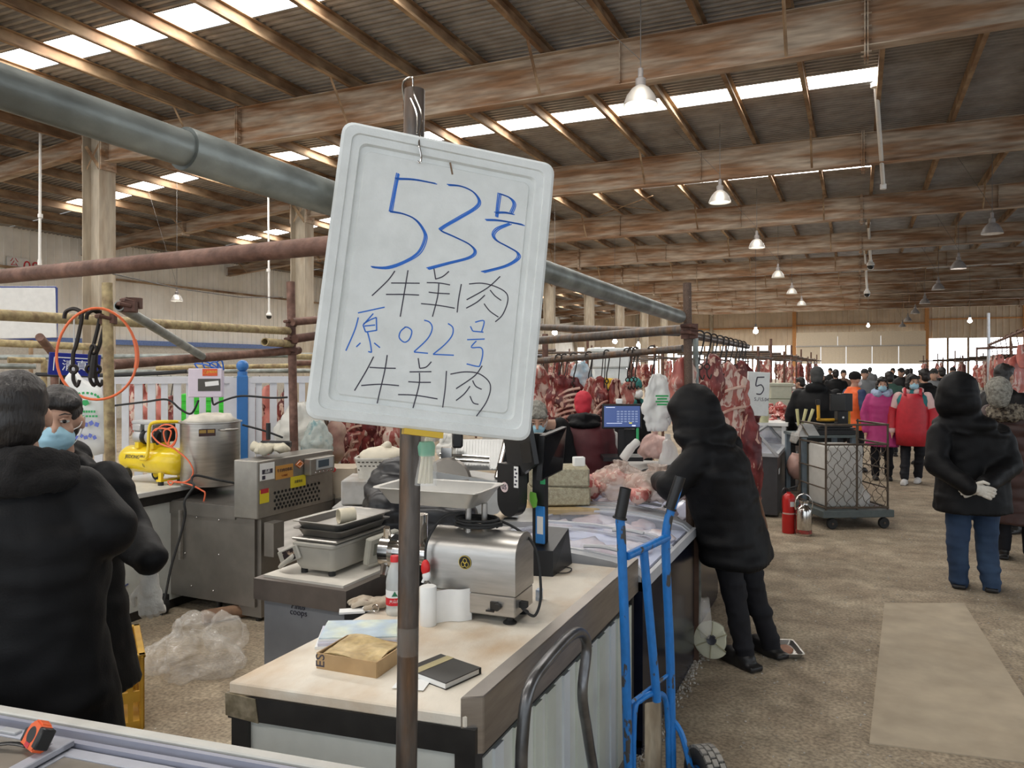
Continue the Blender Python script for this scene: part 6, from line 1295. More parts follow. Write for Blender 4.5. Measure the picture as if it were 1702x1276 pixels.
def meat_piece(nm, lb, top, L_, w_, th, m, seed, bend=0., ribs=0, group=None, cat='meat', yaw=None, taper=.5, lumps=1., stw=0.35):
    """a hanging side of meat: wide bent slab tapering to its lower end, with rib bones standing proud"""
    rnd = random.Random(seed); yaw = R(YAW) + rnd.uniform(-.5, .5) if yaw is None else yaw
    u = V((math.cos(yaw), math.sin(yaw), 0)); v = V((-u.y, u.x, 0)); rg = []; N = 30; n = 30; ph = rnd.uniform(0, 6)
    pos = []
    for i in range(N + 1):
        f = i / N; z = -L_ * f; wf = w_ * (stw + (1 - stw) * min(1, f / .22) ** .7) * (1 - taper * max(0, (f - .45) / .55) ** 1.6) * (1 + .13 * math.sin(ph + 7 * f))
        tf = th * (.6 + .5 * math.sin(math.pi * min(1, f * 1.1)) + .12 * math.sin(ph + 11 * f)); off = u * (.06 * math.sin(ph * 2 + 3 * f) * w_ * 2) + v * bend * math.sin(math.pi * f)
        if i in (0, N): wf *= .45; tf *= .4
        c = top + off + V((0, 0, z)); pos.append((c, wf, tf))
        rg.append([c + u * wf * .5 * math.copysign(abs(math.cos(a)) ** .7, math.cos(a)) + v * (tf * .5 * math.sin(a) - .25 * bend * math.cos(2 * a)) for a in [2 * math.pi * k / n for k in range(n)]])
    b = B(); b.loft(rg); b.noise(.11 * w_ * lumps * 2, 8, seed); b.noise(.10 * w_ * lumps, 19, seed + 3); b.noise(.035 * w_ * lumps, 48, seed + 5)
    if ribs or cat is None:
        t = T(nm, lb, cat, top, 0, group); b.obj('flesh', m, t, 180)
        for q in range(ribs):
            f = .22 + .55 * q / ribs; c, wf, tf = pos[int(f * N)]; b = B()
            b.tube(bez([c + u * wf * .38 - v * tf * .45 + V((0, 0, .02)), c - v * tf * .62, c - u * wf * .34 - v * tf * .48 + V((0, 0, -.05))], 4), .008 + .012 * w_, 6); b.obj('rib', m_fat, t)
        return t
    return tag(b.obj(nm, m, None, 180), lb, cat, group)

# rail of hooks and beef behind the hooded person
rp0 = AD(1145, 556, 4.56); rp1 = AD(1243, 573, 7.4); rp1.z = rp0.z
pole('corner_post', 'rusty corner post of the stall frame behind the hooded person', V((*AD(1150, 800, 4.5).xy, 0)), AD(1142, 470, 4.5), .0245, mat('speckled rusty post', (.11, .07, .05), .6, .3, col2=(.5, .42, .34), sc_=60, lo=.70, hi=.74, var=.3), (AD(1143, 545, 4.5), AD(1143, 556, 4.5)))
pole('second_post', 'greyish thin post standing tight beside the corner post', V((*AD(1162, 800, 4.62).xy, 0)), AD(1156, 562, 4.62), .017, m_galv)
pole('hook_rail', 'dark rail running back from the corner post with a row of empty hooks', rp0, rp1, .024, m_pole)
pole('scaffold_pipe', 'dark level pipe running left from the corner post, upper of the two', AD(1128, 552, 4.9), AD(880, 543, 6.4), .026, m_pole)
pole('scaffold_pipe', 'dark grey pipe running left from the corner post, lower of the two', AD(1140, 547, 4.52), AD(880, 567, 5.6), .029, m_pole)
for k in range(9):
    p = rp0.lerp(rp1, .12 + .095 * k); hook('big wire hook on the hook rail, %s from the corner post' % ['first', 'second', 'third', 'fourth', 'fifth', 'sixth', 'seventh', 'eighth', 'farthest'][k], p + V((0, 0, .028)), .20, .032, .0055, True, 'empty hooks on the rail behind the hood', m_iron, R(10 + 12 * (k % 3)))
def railtop(a, e, px, py):     # the place along a rail that lies in a given direction, dropped to where the piece begins
    best = min((a.lerp(e, k / 200) for k in range(201)), key=lambda q: abs(CX_ + F_ * (q.x * c_ + q.y * s_) / (-q.x * s_ + q.y * c_) - px))
    d = -best.x * s_ + best.y * c_; return best, V((best.x, best.y, min(best.z - .03, AD(px, py, d).z)))
def hang(nm, lb, a, e, px, py, L_, w_, th, m, sd, rb, grp, d0):
    q, tp = railtop(a, e, px, py); k = (-tp.x * s_ + tp.y * c_) / d0; o = meat_piece(nm, lb, tp, L_ * k, w_ * k, th * k, m, sd, .02, rb, grp)
    b = B(); b.tube([q + V((0, 0, .03)), q + V((.02, .02, .0)), tp + V((.01, 0, .0)), tp - V((0, 0, .06))], .0045, 5); w2 = b.obj('hanging_hook', m_iron)
    w2.parent = o
    if o.type == 'EMPTY': w2.matrix_parent_inverse = o.matrix_basis.inverted()
    return o
beef = [(1140, 592, 4.95, .80, .17, .10, m_lamb, 0, 'pale beef side just left of the corner post'), (1182, 590, 5.0, .95, .20, .12, m_beef, 0, 'beef piece just right of the corner post'), (1204, 596, 5.1, 1.0, .26, .10, m_lamb, 4, 'broad pale rib side right of the corner post'),
        (1226, 600, 5.2, 1.1, .24, .14, m_beefd, 0, 'dark red beef quarter in the middle of the hook rail'), (1231, 606, 5.5, 1.2, .20, .14, m_beef, 5, 'long ragged beef forequarter hanging lowest past the hood'), (1247, 672, 5.25, .88, .13, .12, m_beefd, 0, 'dark stringy beef neck hanging beside the black sleeve'),
        (1236, 660, 5.0, .9, .2, .12, m_beef, 0, 'beef shank piece close behind the hooded back')]
for i, (px, py, d, L_, w_, th, m, rb, lb) in enumerate(beef):
    if px < 1240: hang('hanging_beef', lb, rp0, rp1, px, py, L_, w_, th, m, 40 + i, rb, 'beef hanging behind the hooded person', d)
    else: meat_piece('hanging_beef', lb, AD(px, py, d), L_, w_, th, m, 40 + i, .02, rb, 'beef hanging behind the hooded person')
b = B(); b.tube(bez([AD(1250, 800, 4.9), AD(1262, 830, 4.9), AD(1275, 880, 4.88)], 5), [.009] * 10 + [.005], 7); tag(b.obj('wooden_stick', mat('brown stick', (.16, .08, .045), .7, var=.2)), 'thin brown stick slanting down right of the hooded coat', 'stick')
# foot of the frame: wooden post, reel, tray
b = B(); q = AD(1148, 1095, 4.44); b.box((-.862, 4.49, .36), (.05, .05, .72), .3); tag(b.obj('wooden_prop', mat('dark brown timber', (.07, .035, .02), .75, var=.2)), 'short dark timber prop against the freezer by the corner post', 'post')
c = AD(1184, 1062, 4.40); MR = frame(c, V((.95, -.05, .08)), V((0, .12, 1)))
t = T('plastic_reel', 'cracked pale plastic reel disc leaning by the freezer foot', 'reel', c)
b = B(); n = 40; vv = []
rr_ = [(.028, .0), (.098, .0), (.104, .006), (.104, .022), (.098, .026), (.028, .022)]
for k in range(n):
    a = 2 * math.pi * k / n; cut = 1 - (.20 if 36 <= k or k <= 1 else 0) - (.12 if 2 <= k <= 4 else 0)
    for r_, z in rr_: vv.append((max(r_ * (cut if r_ > .05 else 1), .028) * math.cos(a), max(r_ * (cut if r_ > .05 else 1), .028) * math.sin(a), z))
b.add(vv, [(k * 6 + i, k * 6 + (i + 1) % 6, ((k + 1) % n) * 6 + (i + 1) % 6, ((k + 1) % n) * 6 + i) for k in range(n) for i in range(6)], MR); bmesh.ops.scale(b.bm, vec=(1, 1, 1), verts=b.bm.verts); b.obj('disc', mat('pale greenish plastic', (.56, .55, .42), .45, var=.06), t, 40)
for k in range(6):
    a = k * math.pi / 3 + .4; b = B(); b.box((.062 * math.cos(a), .062 * math.sin(a), .028), (.075, .006, .006), M=MR, rot=Mx.Rotation(a, 3, 'Z')); b.obj('spoke', mat('olive plastic', (.33, .31, .20), .5), t, 0)
b = B(); b.lathe([(.016, .03), (.026, .034), (.030, .02), (.030, -.02)], (0, 0, 0), 20, M=MR); b.lathe([(0, .012), (.018, .012)], (0, 0, 0), 16, M=MR); b.obj('hub', mat('dark hub', (.05, .05, .06), .4), t, 40)
c = AZ(1304, 1080, .012); t = T('floor_tray', 'shallow metal tray with reddish scraps on the floor by the black shoes', 'tray', (c.x, c.y, 0))
b = B(); b.loft([[V((c.x, c.y, z)) + Mx.Rotation(.35, 3, 'Z') @ V((x, y, 0)) for x, y in rrect(w_, h_, .02, 4)] for w_, h_, z in ((.13, .21, .004), (.16, .24, .03), (.172, .252, .032), (.172, .252, .034), (.155, .235, .033), (.125, .205, .008))]); b.obj('tray', m_ss, t, 40)
b = B(); b.ell((c.x, c.y, .012), (.05, .08, .008), n=12, m=6); b.noise(.01, 30, 2); b.obj('scraps', mat('brownish scraps', (.42, .20, .12), .6, var=.2), t)
# milk-coloured bags by the foot
b = B(); q = AD(1172, 1030, 4.3); b.loft([[q + V((r_ * math.cos(a) * .7, r_ * math.sin(a) * .7, z)) for a in [2 * math.pi * k / 14 for k in range(14)]] for r_, z in ((.03, .12), (.05, .04), (.055, -.04), (.03, -.10))]); b.noise(.02, 25, 4); tag(b.obj('plastic_bag', m_bagc, None, 180), 'limp clear plastic bag hanging above the pale reel', 'bag')

# inner stall rail with hooks and hanging pieces
ia, ie = AD(880, 601, 7.2), AD(1135, 579, 6.2)
pole('hook_rail', 'dark level rail of wire hooks above the maroon coat', ia, ie, .03, m_pole)
pole('stall_post', 'dark post under the foam sign beside the hanging meat', V((*AD(543, 800, 6.6).xy, 0)), AD(541, 560, 6.6), .027, m_pole)
pole('stall_post', 'brown post at the left end of the hook rail near the sign', V((*AD(908, 800, 7.6).xy, 0)), AD(906, 555, 7.6), .03, m_rustp)
hk = [(897, 'leftmost beside the foam sign'), (935, 'second from the foam sign'), (945, 'third from the foam sign'), (962, 'left of the blue hanging bag'), (988, 'right of the blue hanging bag'), (1018, 'alone left of the teal head cover'), (1052, 'first of the pair above the teal head cover'), (1058, 'second of the pair above the teal head cover'), (1064, 'right of that pair'), (1090, 'over the white bag bundle')]
for i, (px, lb) in enumerate(hk):
    u = (px - 880) / 255; p = ia.lerp(ie, u); hook('wire meat hook on the inner rail, ' + lb, p + V((0, 0, .032)), .24, .035, .006, True, 'hooks on the inner rail', m_iron, .35 + .3 * (i % 3))
inner = [(900, 612, 7.0, .55, .20, .12, m_lamb, 0, 'pale fatty meat strip right beside the foam sign'), (918, 622, 7.05, .85, .20, .12, m_beef, 0, 'long beef strip left of the rib rack'), (940, 622, 7.05, .72, .34, .10, m_beefd, 8, 'broad rib rack hanging left of the maroon coat'), (925, 655, 6.9, .5, .18, .12, m_lamb, 0, 'pale lower meat piece under the rib rack'),
         (980, 628, 7.3, .45, .20, .10, m_lamb, 0, 'small ring-shaped pale cut above the red hood'), (998, 626, 7.25, .55, .16, .12, m_beef, 0, 'marbled cut left of the yellow bag'), (1002, 650, 7.2, .55, .14, .10, m_beefd, 5, 'short dark rib strip left of the lit scale screen'), (1027, 630, 7.2, .36, .12, .10, m_beef, 0, 'small marbled cut right of the yellow bag'), (1044, 634, 7.6, .25, .16, .08, m_lamb, 0, 'small fatty cut before the teal head cover')]
for i, (px, py, d, L_, w_, th, m, rb, lb) in enumerate(inner): hang('meat_cut', lb, ia, ie, px, py, L_, w_, th, m, 70 + i, rb, 'meat on the inner rail', d)
left_ = [(573, 668, 6.9, .55, .26, .13, m_beef, 0, 'beef piece directly under the left part of the foam sign'), (590, 690, 6.8, .52, .22, .12, m_lamb, 4, 'ribbed piece hanging lowest under the foam sign'), (606, 670, 7.0, .50, .20, .12, m_beefd, 0, 'dark beef piece under the foam sign middle'), (634, 680, 7.0, .42, .18, .12, m_beef, 0, 'beef strip under the sign over the white basket'), (655, 680, 7.05, .45, .18, .12, m_lamb, 0, 'pale strip next to the dark pole under the sign'),
         (215, 636, 7.2, .5, .12, .10, m_lamb, 0, 'pale strip seen in the first railing gap past the yellow post'), (238, 640, 7.3, .75, .22, .12, m_lamb, 0, 'pink side seen in the second railing gap'), (260, 640, 7.2, .78, .24, .12, m_pork, 0, 'long pale pink side hanging behind the railing middle'), (283, 655, 7.4, .4, .16, .12, m_beef, 0, 'red piece behind the railing left of the electric box'), (312, 658, 7.4, .28, .14, .10, m_beefd, 0, 'dark piece below the electric box'),
         (432, 645, 7.4, .6, .16, .10, m_beef, 0, 'red piece in the first gap right of the blue post'), (447, 640, 7.3, .7, .16, .10, m_pork, 0, 'pink piece behind the right railing section'), (470, 650, 7.4, .5, .14, .10, m_beef, 0, 'red piece at the right end of the railing')]
ma, me_ = AD(180, 628, 7.4), AD(700, 632, 6.9)
pole('meat_rail', 'pale rail behind the railing that carries the left stall meat', ma, me_, .025, m_galv, (), False, .72)
for i, (px, py, d, L_, w_, th, m, rb, lb) in enumerate(left_): hang('meat_cut', lb, ma, me_, px, py, L_, w_, th, m, 90 + i, rb, 'meat behind the left stall', d)
c = AD(555, 735, 6.6); b = B(); b.ell(c, (.10, .10, .18), n=24, m=16); b.noise(.06, 8, 3); tag(b.obj('pale_joint', mat('dull pale joint', (.40, .28, .22), .6, col2=(.30, .16, .13), sc_=8), None, 180), 'big pale fatty joint left of the beef under the sign', 'meat')
# hanging bags and odd things of the inner stall
def bag(lb, px, py, d, w_, h_, m=None, prt=None, nm='plastic_bag', cat='bag', seed=1, th=.4, grp=None, top=.3):
    c = AD(px, py, d); rg = []; rnd = random.Random(seed)
    for i in range(11):
        f = i / 10; r_ = w_ / 2 * (top + (1 - top) * min(1, f * 2.2) ** .8) * (1 - .35 * max(0, f - .75) / .25)
        rg.append([c + V((c_ * r_ * math.cos(a), s_ * r_ * math.cos(a), h_ / 2 - h_ * f)) + V((s_, -c_, 0)) * r_ * th * math.sin(a) * (1 + .25 * math.sin(3 * a + seed)) for a in [2 * math.pi * k / 22 for k in range(22)]])
    b = B(); b.loft(rg); bmesh.ops.subdivide_edges(b.bm, edges=list(b.bm.edges), cuts=1, use_grid_fill=True); b.noise(.08 * w_, 10 / w_ * .25, seed); b.crumple(.045 * w_, 16 / w_ * .25, seed + 2); b.crumple(.02 * w_, 45 / w_ * .25, seed)
    return tag(b.obj(nm, m or m_bagw, None, 180), lb, cat, grp)
bag('blue and white crumpled bag hanging on hooks over the red hood', 966, 628, 7.0, .20, .30, mat('pale blue plastic', (.42, .58, .68), .35, var=.12, col2=(.7, .72, .72), sc_=9), seed=3)
bag('bright yellow bag hanging between the small cuts', 1012, 652, 7.4, .16, .26, mat('yellow plastic', (.72, .45, .03), .45, var=.08), seed=4, top=.9)
for i, (px, py, d, h_, lb) in enumerate(((1092, 668, 5.6, .40, 'front white carrier bag of the bundle left of the black hood'), (1098, 665, 5.75, .36, 'rear white carrier bag of the bundle left of the black hood'))): bag(lb, px, py, d, .20, h_, mat('white plastic bag', (.72, .72, .69), .35), seed=6 + i, th=.25, top=.35)
c = AD(1098, 665, 5.42); b = B(); Mq = frame(c, V((c_, s_, 0)), V((0, 0, 1)))
for k in range(4): b.box((.01 + .0 * k, .03 - .02 * k, 0), (.09 - .02 * (k % 2), .012, .003), M=Mq)
tag(b.obj('bag_print', flat('green bag print', (.03, .35, .10), .5), None, 0), 'green printed lines on the front white bag of the bundle', 'print')
t = T('foam_box_stack', 'white foam box standing high behind the inner hook rail', 'box', AD(1010, 610, 9.5)); c = AD(1012, 598, 9.5)
b = B(); b.box(c, (.46, .40, .20), R(YAW), bev=.02); b.box(c + V((0, 0, .12)), (.50, .44, .05), R(YAW), bev=.012); b.box(c + V((0, 0, -.20)), (.42, .36, .20), R(YAW), bev=.02); b.obj('box', m_foam, t, 40)
b = B(); b.box((c.x, c.y, .65), (.9, .6, 1.25), R(YAW)); tag(b.obj('stall_cabinet', mat('grey cabinet', (.30, .29, .27), .6), None, 0), 'grey cabinet under the white foam box behind the inner rail', 'cabinet')
# big milky bag heap left of the sign and baskets
bag('big milky bag of bags behind the rusty post', 500, 722, 6.4, .42, .50, mat('milky white sheet', (.66, .64, .58), .35, var=.05), seed=8, th=.6)
bag('clear bag with crumpled green and blue film right of the rusty post', 527, 735, 6.2, .24, .34, mat('clear greenish bag', (.55, .60, .56), .25, col2=(.2, .36, .38), sc_=12, lo=.55, hi=.7, var=.1, alpha=.75), seed=9, th=.7)
c = AD(637, 772, 5.2); t = T('white_basket', 'white perforated plastic basket covered with a cream cloth', 'basket', c)
b = B(); w_, h_ = .34, .13; b.loft([[c + Mx.Rotation(R(YAW), 3, 'Z') @ V((x, y, z)) for x, y in rrect(a_, b_, .04, 4)] for a_, b_, z in ((.30, .22, -.10), (.34, .26, .05), (.35, .27, .05), (.35, .27, .06), (.33, .25, .06), (.29, .21, -.09))]); b.obj('basket', mat('white basket', (.64, .61, .54), .5), t, 40)
b = B()
for r_ in range(3):
    for k in range(11):
        p = c + Mx.Rotation(R(YAW), 3, 'Z') @ V((-.14 + k * .028 + (.014 if r_ % 2 else 0), -.119 - .008 * (r_ - 1), -.02 + r_ * .026)); b.box(p, (.015, .012, .008), R(YAW))
tag(b.obj('hole', flat('dark opening', (.08, .07, .055), .8), t, 0), kind='stuff')
b = B(); b.ell(c + V((0, 0, .06)), (.165, .125, .065), rot=Mx.Rotation(R(YAW), 3, 'Z'), n=20, m=10); b.ell(c + V((.03, .0, .125)), (.04, .03, .03)); b.noise(.03, 14, 6); b.obj('cloth_cover', mat('cream cloth', (.66, .60, .48), .8, var=.05), t, 180)
c = AD(625, 812, 5.2); b = B(); b.box(c, (.40, .34, .16), R(YAW), bev=.008); b.box(c + V((0, 0, -.16)), (.36, .3, .14), R(YAW), bev=.006); b.box((c.x, c.y, .39), (.5, .4, .78), R(YAW)); tag(b.obj('weathered_bin', mat('pale grey bin', (.44, .43, .41), .55, col2=(.36, .30, .24), sc_=5, lo=.5, hi=.7), None, 0), 'pale grey stacked bin under the white perforated basket', 'bin')
b = B(); c = AD(560, 800, 6.0); b.box(c + V((0, 0, -.1)), (.34, .3, .44), R(YAW)); b.box((c.x, c.y, .3), (.34, .3, .6), R(YAW)); tag(b.obj('tan_box', mat('tan plastic', (.50, .42, .32), .6, var=.06), None, 0), 'tan box right of the slicer control panel', 'box')
# deli slicer seen through the gap under the sign
c = AD(790, 775, 4.35); t = T('deli_slicer', 'aluminium deli slicer with ribbed feed table behind the grinder tray', 'slicer', c); RZ = Mx.Rotation(R(YAW), 3, 'Z')
MD = Mx.Translation(c) @ RZ.to_4x4()
b = B(); b.hexa([MD @ V(v) for v in ((-.30, -.15, -.20), (.24, -.15, -.26), (.24, .16, -.26), (-.30, .16, -.2), (-.30, -.12, .0), (.24, -.10, -.09), (.24, .14, -.08), (-.3, .14, .0))]); b.box((c.x, c.y, .43), (.75, .4, .86), R(YAW)); b.obj('body', mat('cast aluminium', (.42, .42, .41), .4, .6, var=.06), t, 0)
MTb = MD @ Mx.Translation((.02, .06, .06)) @ Mx.Rotation(R(52), 4, 'X'); b = B(); b.box((0, 0, 0), (.27, .20, .012), M=MTb)
for k in range(16): b.box((-.128 + k * .017, 0, .008), (.006, .195, .006), M=MTb)
b.obj('feed_table', MC['cast aluminium'], t, 0)
b = B(); b.lathe([(0, .02), (.12, .016), (.135, 0), (.12, -.016), (0, -.02)], (0, 0, 0), 28, M=MD @ Mx.Translation((-.15, -.1, -.07)) @ Mx.Rotation(R(70), 4, 'X')); b.obj('blade_guard', m_ssd, t, 40)
b = B(); b.cyl(MD @ V((-.20, -.02, .07)), MD @ V((.08, -.02, .05)), .008, n=8); b.cyl(MD @ V((-.20, -.02, .045)), MD @ V((.08, -.02, .025)), .008, n=8); b.box(MD @ V((-.16, -.02, .08)), (.06, .06, .06), R(YAW)); b.tube([MD @ V((.17, .10, .14)), MD @ V((.12, -.04, -.06))], .014, 8); b.obj('slide_rod', m_chrome, t)
b = B(); b.box(MD @ V((-.10, .0, .15)), (.06, .05, .09), R(YAW), bev=.01); b.obj('black_knob', m_black, t)
bag('white lumpy bag left of the deli slicer rods', 745, 742, 4.9, .14, .16, seed=12, th=.7, m=mat('milky white sheet', (.66, .64, .58), .35))
# second bench: scale, trays, tape
t = T('scale_cabinet', 'grey-sided cabinet with a dark steel rim holding the flat scale', 'cabinet', (-2.02, 2.85, 0))
b = B(); b.box((-2.025, 2.86, .39), (.40, .78, .76)); b.obj('body', mat('blue grey panel', (.30, .31, .33), .35, var=.05), t, 0)
b = B(); b.box((-2.025, 2.86, .79), (.46, .84, .085)); b.obj('steel_rim', mat('brown grey steel', (.20, .17, .15), .4, .5, var=.1), t, 0)
b = B(); b.box((-2.03, 2.84, .836), (.40, .74, .012)); b.obj('white_top', mat('worn white cloth', (.66, .62, .55), .7, var=.08), t, 0)
text('Pinus', .034, m_black_ink, frame(AY(495, 1008, 2.468), (1, 0, 0), (0, 0, 1)), t, sx=1., shear=.3); text('coops', .036, m_black_ink, frame(AY(496, 1018, 2.468), (1, 0, 0), (0, 0, 1)), t)
t = T('flat_scale', 'grey flat platform scale with keypad and displays under two steel trays', 'scale', (-2.04, 2.72, .842))
b = B(); b.loft([[V((-2.03, 2.72, z)) + V((x, y, 0)) for x, y in rrect(a_, b_, .02, 4)] for a_, b_, z in ((.17, .33, .862), (.19, .36, .885), (.20, .37, .955), (.215, .385, .962), (.215, .385, .972), (.20, .37, .975))]); b.obj('case', mat('grey beige plastic', (.42, .40, .35), .45, var=.05), t, 40)
b = B(); b.box((-2.03, 2.72, .985), (.23, .36, .012), bev=.004); b.obj('platter', m_ss, t, 30)
for x, y in ((-2.10, 2.57), (-1.96, 2.57), (-2.1, 2.87), (-1.96, 2.87)): b = B(); b.cyl((x, y, .842), (x, y, .866), .014, n=10); b.obj('foot', m_rubber, t)
b = B(); MK = frame(V((-2.165, 2.57, .915)), (.75, -.15, .5), (-.1, .55, .3)); b.box((0, 0, 0), (.10, .13, .016), M=MK, bev=.004); b.obj('keypad_case', MC['grey beige plastic'], t, 30)
MK2 = frame(V((-2.15, 2.535, .915)), (.8, -.1, .35), (-.35, 0, .8)); b = B(); b.box((0, 0, 0), (.12, .06, .012), M=MK2, bev=.003); b.obj('front_panel', MC['grey beige plastic'], t, 30)
b = B(); b.box((0.004, 0, .007), (.066, .045, .002), M=MK2); b.obj('keypad_sticker', mat('dark keypad print', (.03, .022, .025), .3, col2=(.4, .3, .22), sc_=45, lo=.55, hi=.6), t, 0)
b = B(); b.box((-1.875, 2.80, .92), (.03, .22, .115), rot=Mx.Rotation(.15, 3, 'Y'), bev=.006); b.obj('rear_display', mat('pale beige plastic', (.47, .45, .38), .45), t, 30)
b = B(); b.box((-1.857, 2.80, .925), (.003, .16, .05), rot=Mx.Rotation(.15, 3, 'Y')); b.obj('display_window', flat('dim display', (.2, .2, .16), .3), t, 0)
for k, (z, lb) in enumerate(((.993, 'lower steel tray of the two nested on the flat scale'), (1.022, 'upper steel tray on the flat scale, a paper roll in it'))):
    b = B(); b.loft([[V((-2.03, 2.74, z)) + Mx.Rotation(-.04 * k, 3, 'Z') @ V((x, y, 0)) for x, y in rrect(a_, b_, .025, 4)] for a_, b_, z in ((.20, .32, z), (.225, .345, z + .028), (.255, .375, z + .030), (.255, .375, z + .033), (.22, .34, z + .031), (.195, .315, z + .003))]); tag(b.obj('steel_tray', m_ss if k else m_ssd, None, 40), lb, 'tray', 'trays on the flat scale')
c = V((-2.0, 2.72, 1.058)); b = B(); ax = V((.55, .83, 0)); Mr = frame(c - ax * .035, V((0, 0, 1)), V((0, 0, 1)).cross(ax) * -1); b.lathe([(.028, 0), (.032, 0), (.033, .002), (.033, .068), (.032, .07), (.028, .07), (.028, 0)], (0, 0, 0), 24, M=Mr, cap=False); tag(b.obj('label_roll', mat('cream paper roll', (.70, .63, .48), .7), None, 40), 'cream paper label roll lying in the upper steel tray', 'roll')

# crate and plastic on the floor at left
def crate(lb, c, rz, w_=.36, l_=.5, h_=.32, m=None):
    t = T('plastic_crate', lb, 'crate', c, rz); Mc = Mx.Translation(c) @ Mx.Rotation(rz, 4, 'Z'); m = m or mat('mustard crate', (.48, .27, .03), .45, col2=(.34, .17, .02), sc_=5, var=.1)
    for (cx, cy, dx, dy, nm) in ((0, -l_ / 2, w_, 0, 'end_wall'), (0, l_ / 2, w_, 0, 'end_wall'), (-w_ / 2, 0, 0, l_, 'side_wall'), (w_ / 2, 0, 0, l_, 'side_wall')):
        b = B(); L_ = dx or dy
        for z, hh in ((.02, .04), (h_ * .45, .05), (h_ - .09, .02), (h_ - .02, .04)): b.box((cx, cy, z + .0), (dx or .012, dy or .012, hh), M=Mc)
        for k in range(int(L_ / .045) + 1):
            o = -L_ / 2 + k * L_ / int(L_ / .045); wide = .022 if k % 4 else .04
            b.box((cx + (o if dx else 0), cy + (o if dy else 0), h_ / 2), (wide if dx else .010, wide if dy else .010, h_), M=Mc)
        b.obj(nm, m, t, 0)
    b = B(); b.box((0, 0, .01), (w_, l_, .012), M=Mc); b.obj('bottom', m, t, 0)
    b = B()
    for (cx, cy, dx, dy) in ((0, -l_ / 2, w_ + .03, .03), (0, l_ / 2, w_ + .03, .03), (-w_ / 2, 0, .03, l_ + .03), (w_ / 2, 0, .03, l_ + .03)): b.box((cx, cy, h_), (dx, dy, .018), M=Mc, bev=.003)
    b.obj('rim', m, t, 30); return t
q = AZ(240, 1210, 0); crate('mustard yellow slotted plastic crate on the floor beside the masked man', q + Mx.Rotation(R(53), 3, 'Z') @ V((-.18, .24, 0)), R(53), .34, .46, .34)
b = B(); c = AZ(305, 1120, .0) ; rg = []
prof = [(.0, .24, .17), (.05, .27, .2), (.12, .22, .17), (.18, .15, .12), (.22, .10, .08), (.245, .09, .07), (.275, .10, .075), (.29, .04, .03)]
for z, rx, ry in prof: rg.append([c + V((0, .06, z)) + V((c_, s_, 0)) * rx * math.cos(a) * (1 + .12 * math.sin(3 * a + z * 20)) + V((-s_, c_, 0)) * ry * math.sin(a) for a in [2 * math.pi * k / 36 for k in range(36)]])
b.loft(rg); bmesh.ops.subdivide_edges(b.bm, edges=list(b.bm.edges), cuts=3, use_grid_fill=True); b.noise(.07, 6, 5); b.crumple(.020, 8, 8, .45); b.crumple(.006, 17, 1, .4)
for v in b.bm.verts: v.co.z = max(.003, v.co.z)
b.bm.normal_update()
tag(b.obj('plastic_bag', m_bagc, None, 180), 'crumpled clear plastic bag slumped on the floor before the slicer', 'bag')
b = B(); c2 = c + V((.10, .22, .17)); b.ell(c2, (.13, .08, .09), n=44, m=26); b.noise(.07, 8, 3); b.crumple(.016, 10, 4, .5); b.crumple(.004, 24, 4, .5); tag(b.obj('plastic_bag', m_bagc, None, 60), 'smaller clear plastic lobe behind the slumped floor bag', 'bag')

# big bags of meat on the second freezer
m_bagm = mat('clear bag over meat', (.70, .58, .50), .25, 0, col2=(.60, .36, .30), sc_=6, lo=.5, hi=.7, var=.08, alpha=.40)
m_piece = meat_mat('pale mixed cuts', (.55, .20, .17), (.42, .09, .08), (.70, .50, .42), 12, .52, (1, 1, 1))
c0 = AD(1050, 800, 4.75); rnd = random.Random(12)
for i in range(10):
    p = V((c0.x + rnd.uniform(-.32, .28), c0.y + rnd.uniform(-.2, .3), .935 + rnd.uniform(0, .06))); b = B(); b.ell(p, (rnd.uniform(.06, .11), rnd.uniform(.05, .09), .045), rot=Mx.Rotation(rnd.uniform(0, 3), 3, 'Z'), n=12, m=8); b.noise(.05, 14, i); tag(b.obj('meat_chunk', m_piece, None, 180), 'chunk of pale red meat inside the big clear bags on the freezer', 'meat', 'chunks in the big bags')
def fbag(lb, c, rx, ry, h_, m, seed, knot=True):
    rg = []
    for z, f in ((0, .9), (.18, 1.02), (.45, .95), (.7, .75), (.85, .5), (.93, .2), (1.0, .13), (1.15, .22)) if knot else ((0, .9), (.2, 1.02), (.5, .9), (.8, .6), (1.0, .15)): rg.append([c + V((c_, s_, 0)) * rx * f * math.cos(a) * (1 + .08 * math.sin(4 * a + seed)) + V((-s_, c_, 0)) * ry * f * math.sin(a) + V((0, 0, h_ * z)) for a in [2 * math.pi * k / 30 for k in range(30)]])
    b = B(); b.loft(rg); bmesh.ops.subdivide_edges(b.bm, edges=list(b.bm.edges), cuts=2, use_grid_fill=True); b.noise(.04, 8, seed); b.crumple(.05 * rx, 16, seed + 1); b.crumple(.025 * rx, 40, seed + 2); return tag(b.obj('plastic_bag', m, None, 70), lb, 'bag')
zf = .90
p = AZ(1028, 822, zf); fbag('big clear bag of pale meat nearest the speckled foam blocks, ear of plastic up', p + V((0, .1, 0)), .20, .18, .17, m_bagm, 3)
p = AZ(1085, 830, zf); fbag('big clear bag of meat on the freezer beside the black sleeve', p + V((0, .12, 0)), .19, .2, .16, m_bagm, 7)
p = AD(1090, 740, 6.4); fbag('bag of pale minced meat on the far counter right of the lit screen', V((p.x, p.y, .94)), .13, .12, .20, mat('minced meat bag', (.60, .40, .36), .35, var=.1), 9)
p = AD(1110, 745, 5.9); fbag('knotted milky bag just left of the black hooded shoulder', V((p.x, p.y, .92)), .07, .07, .22, m_bagw, 11)
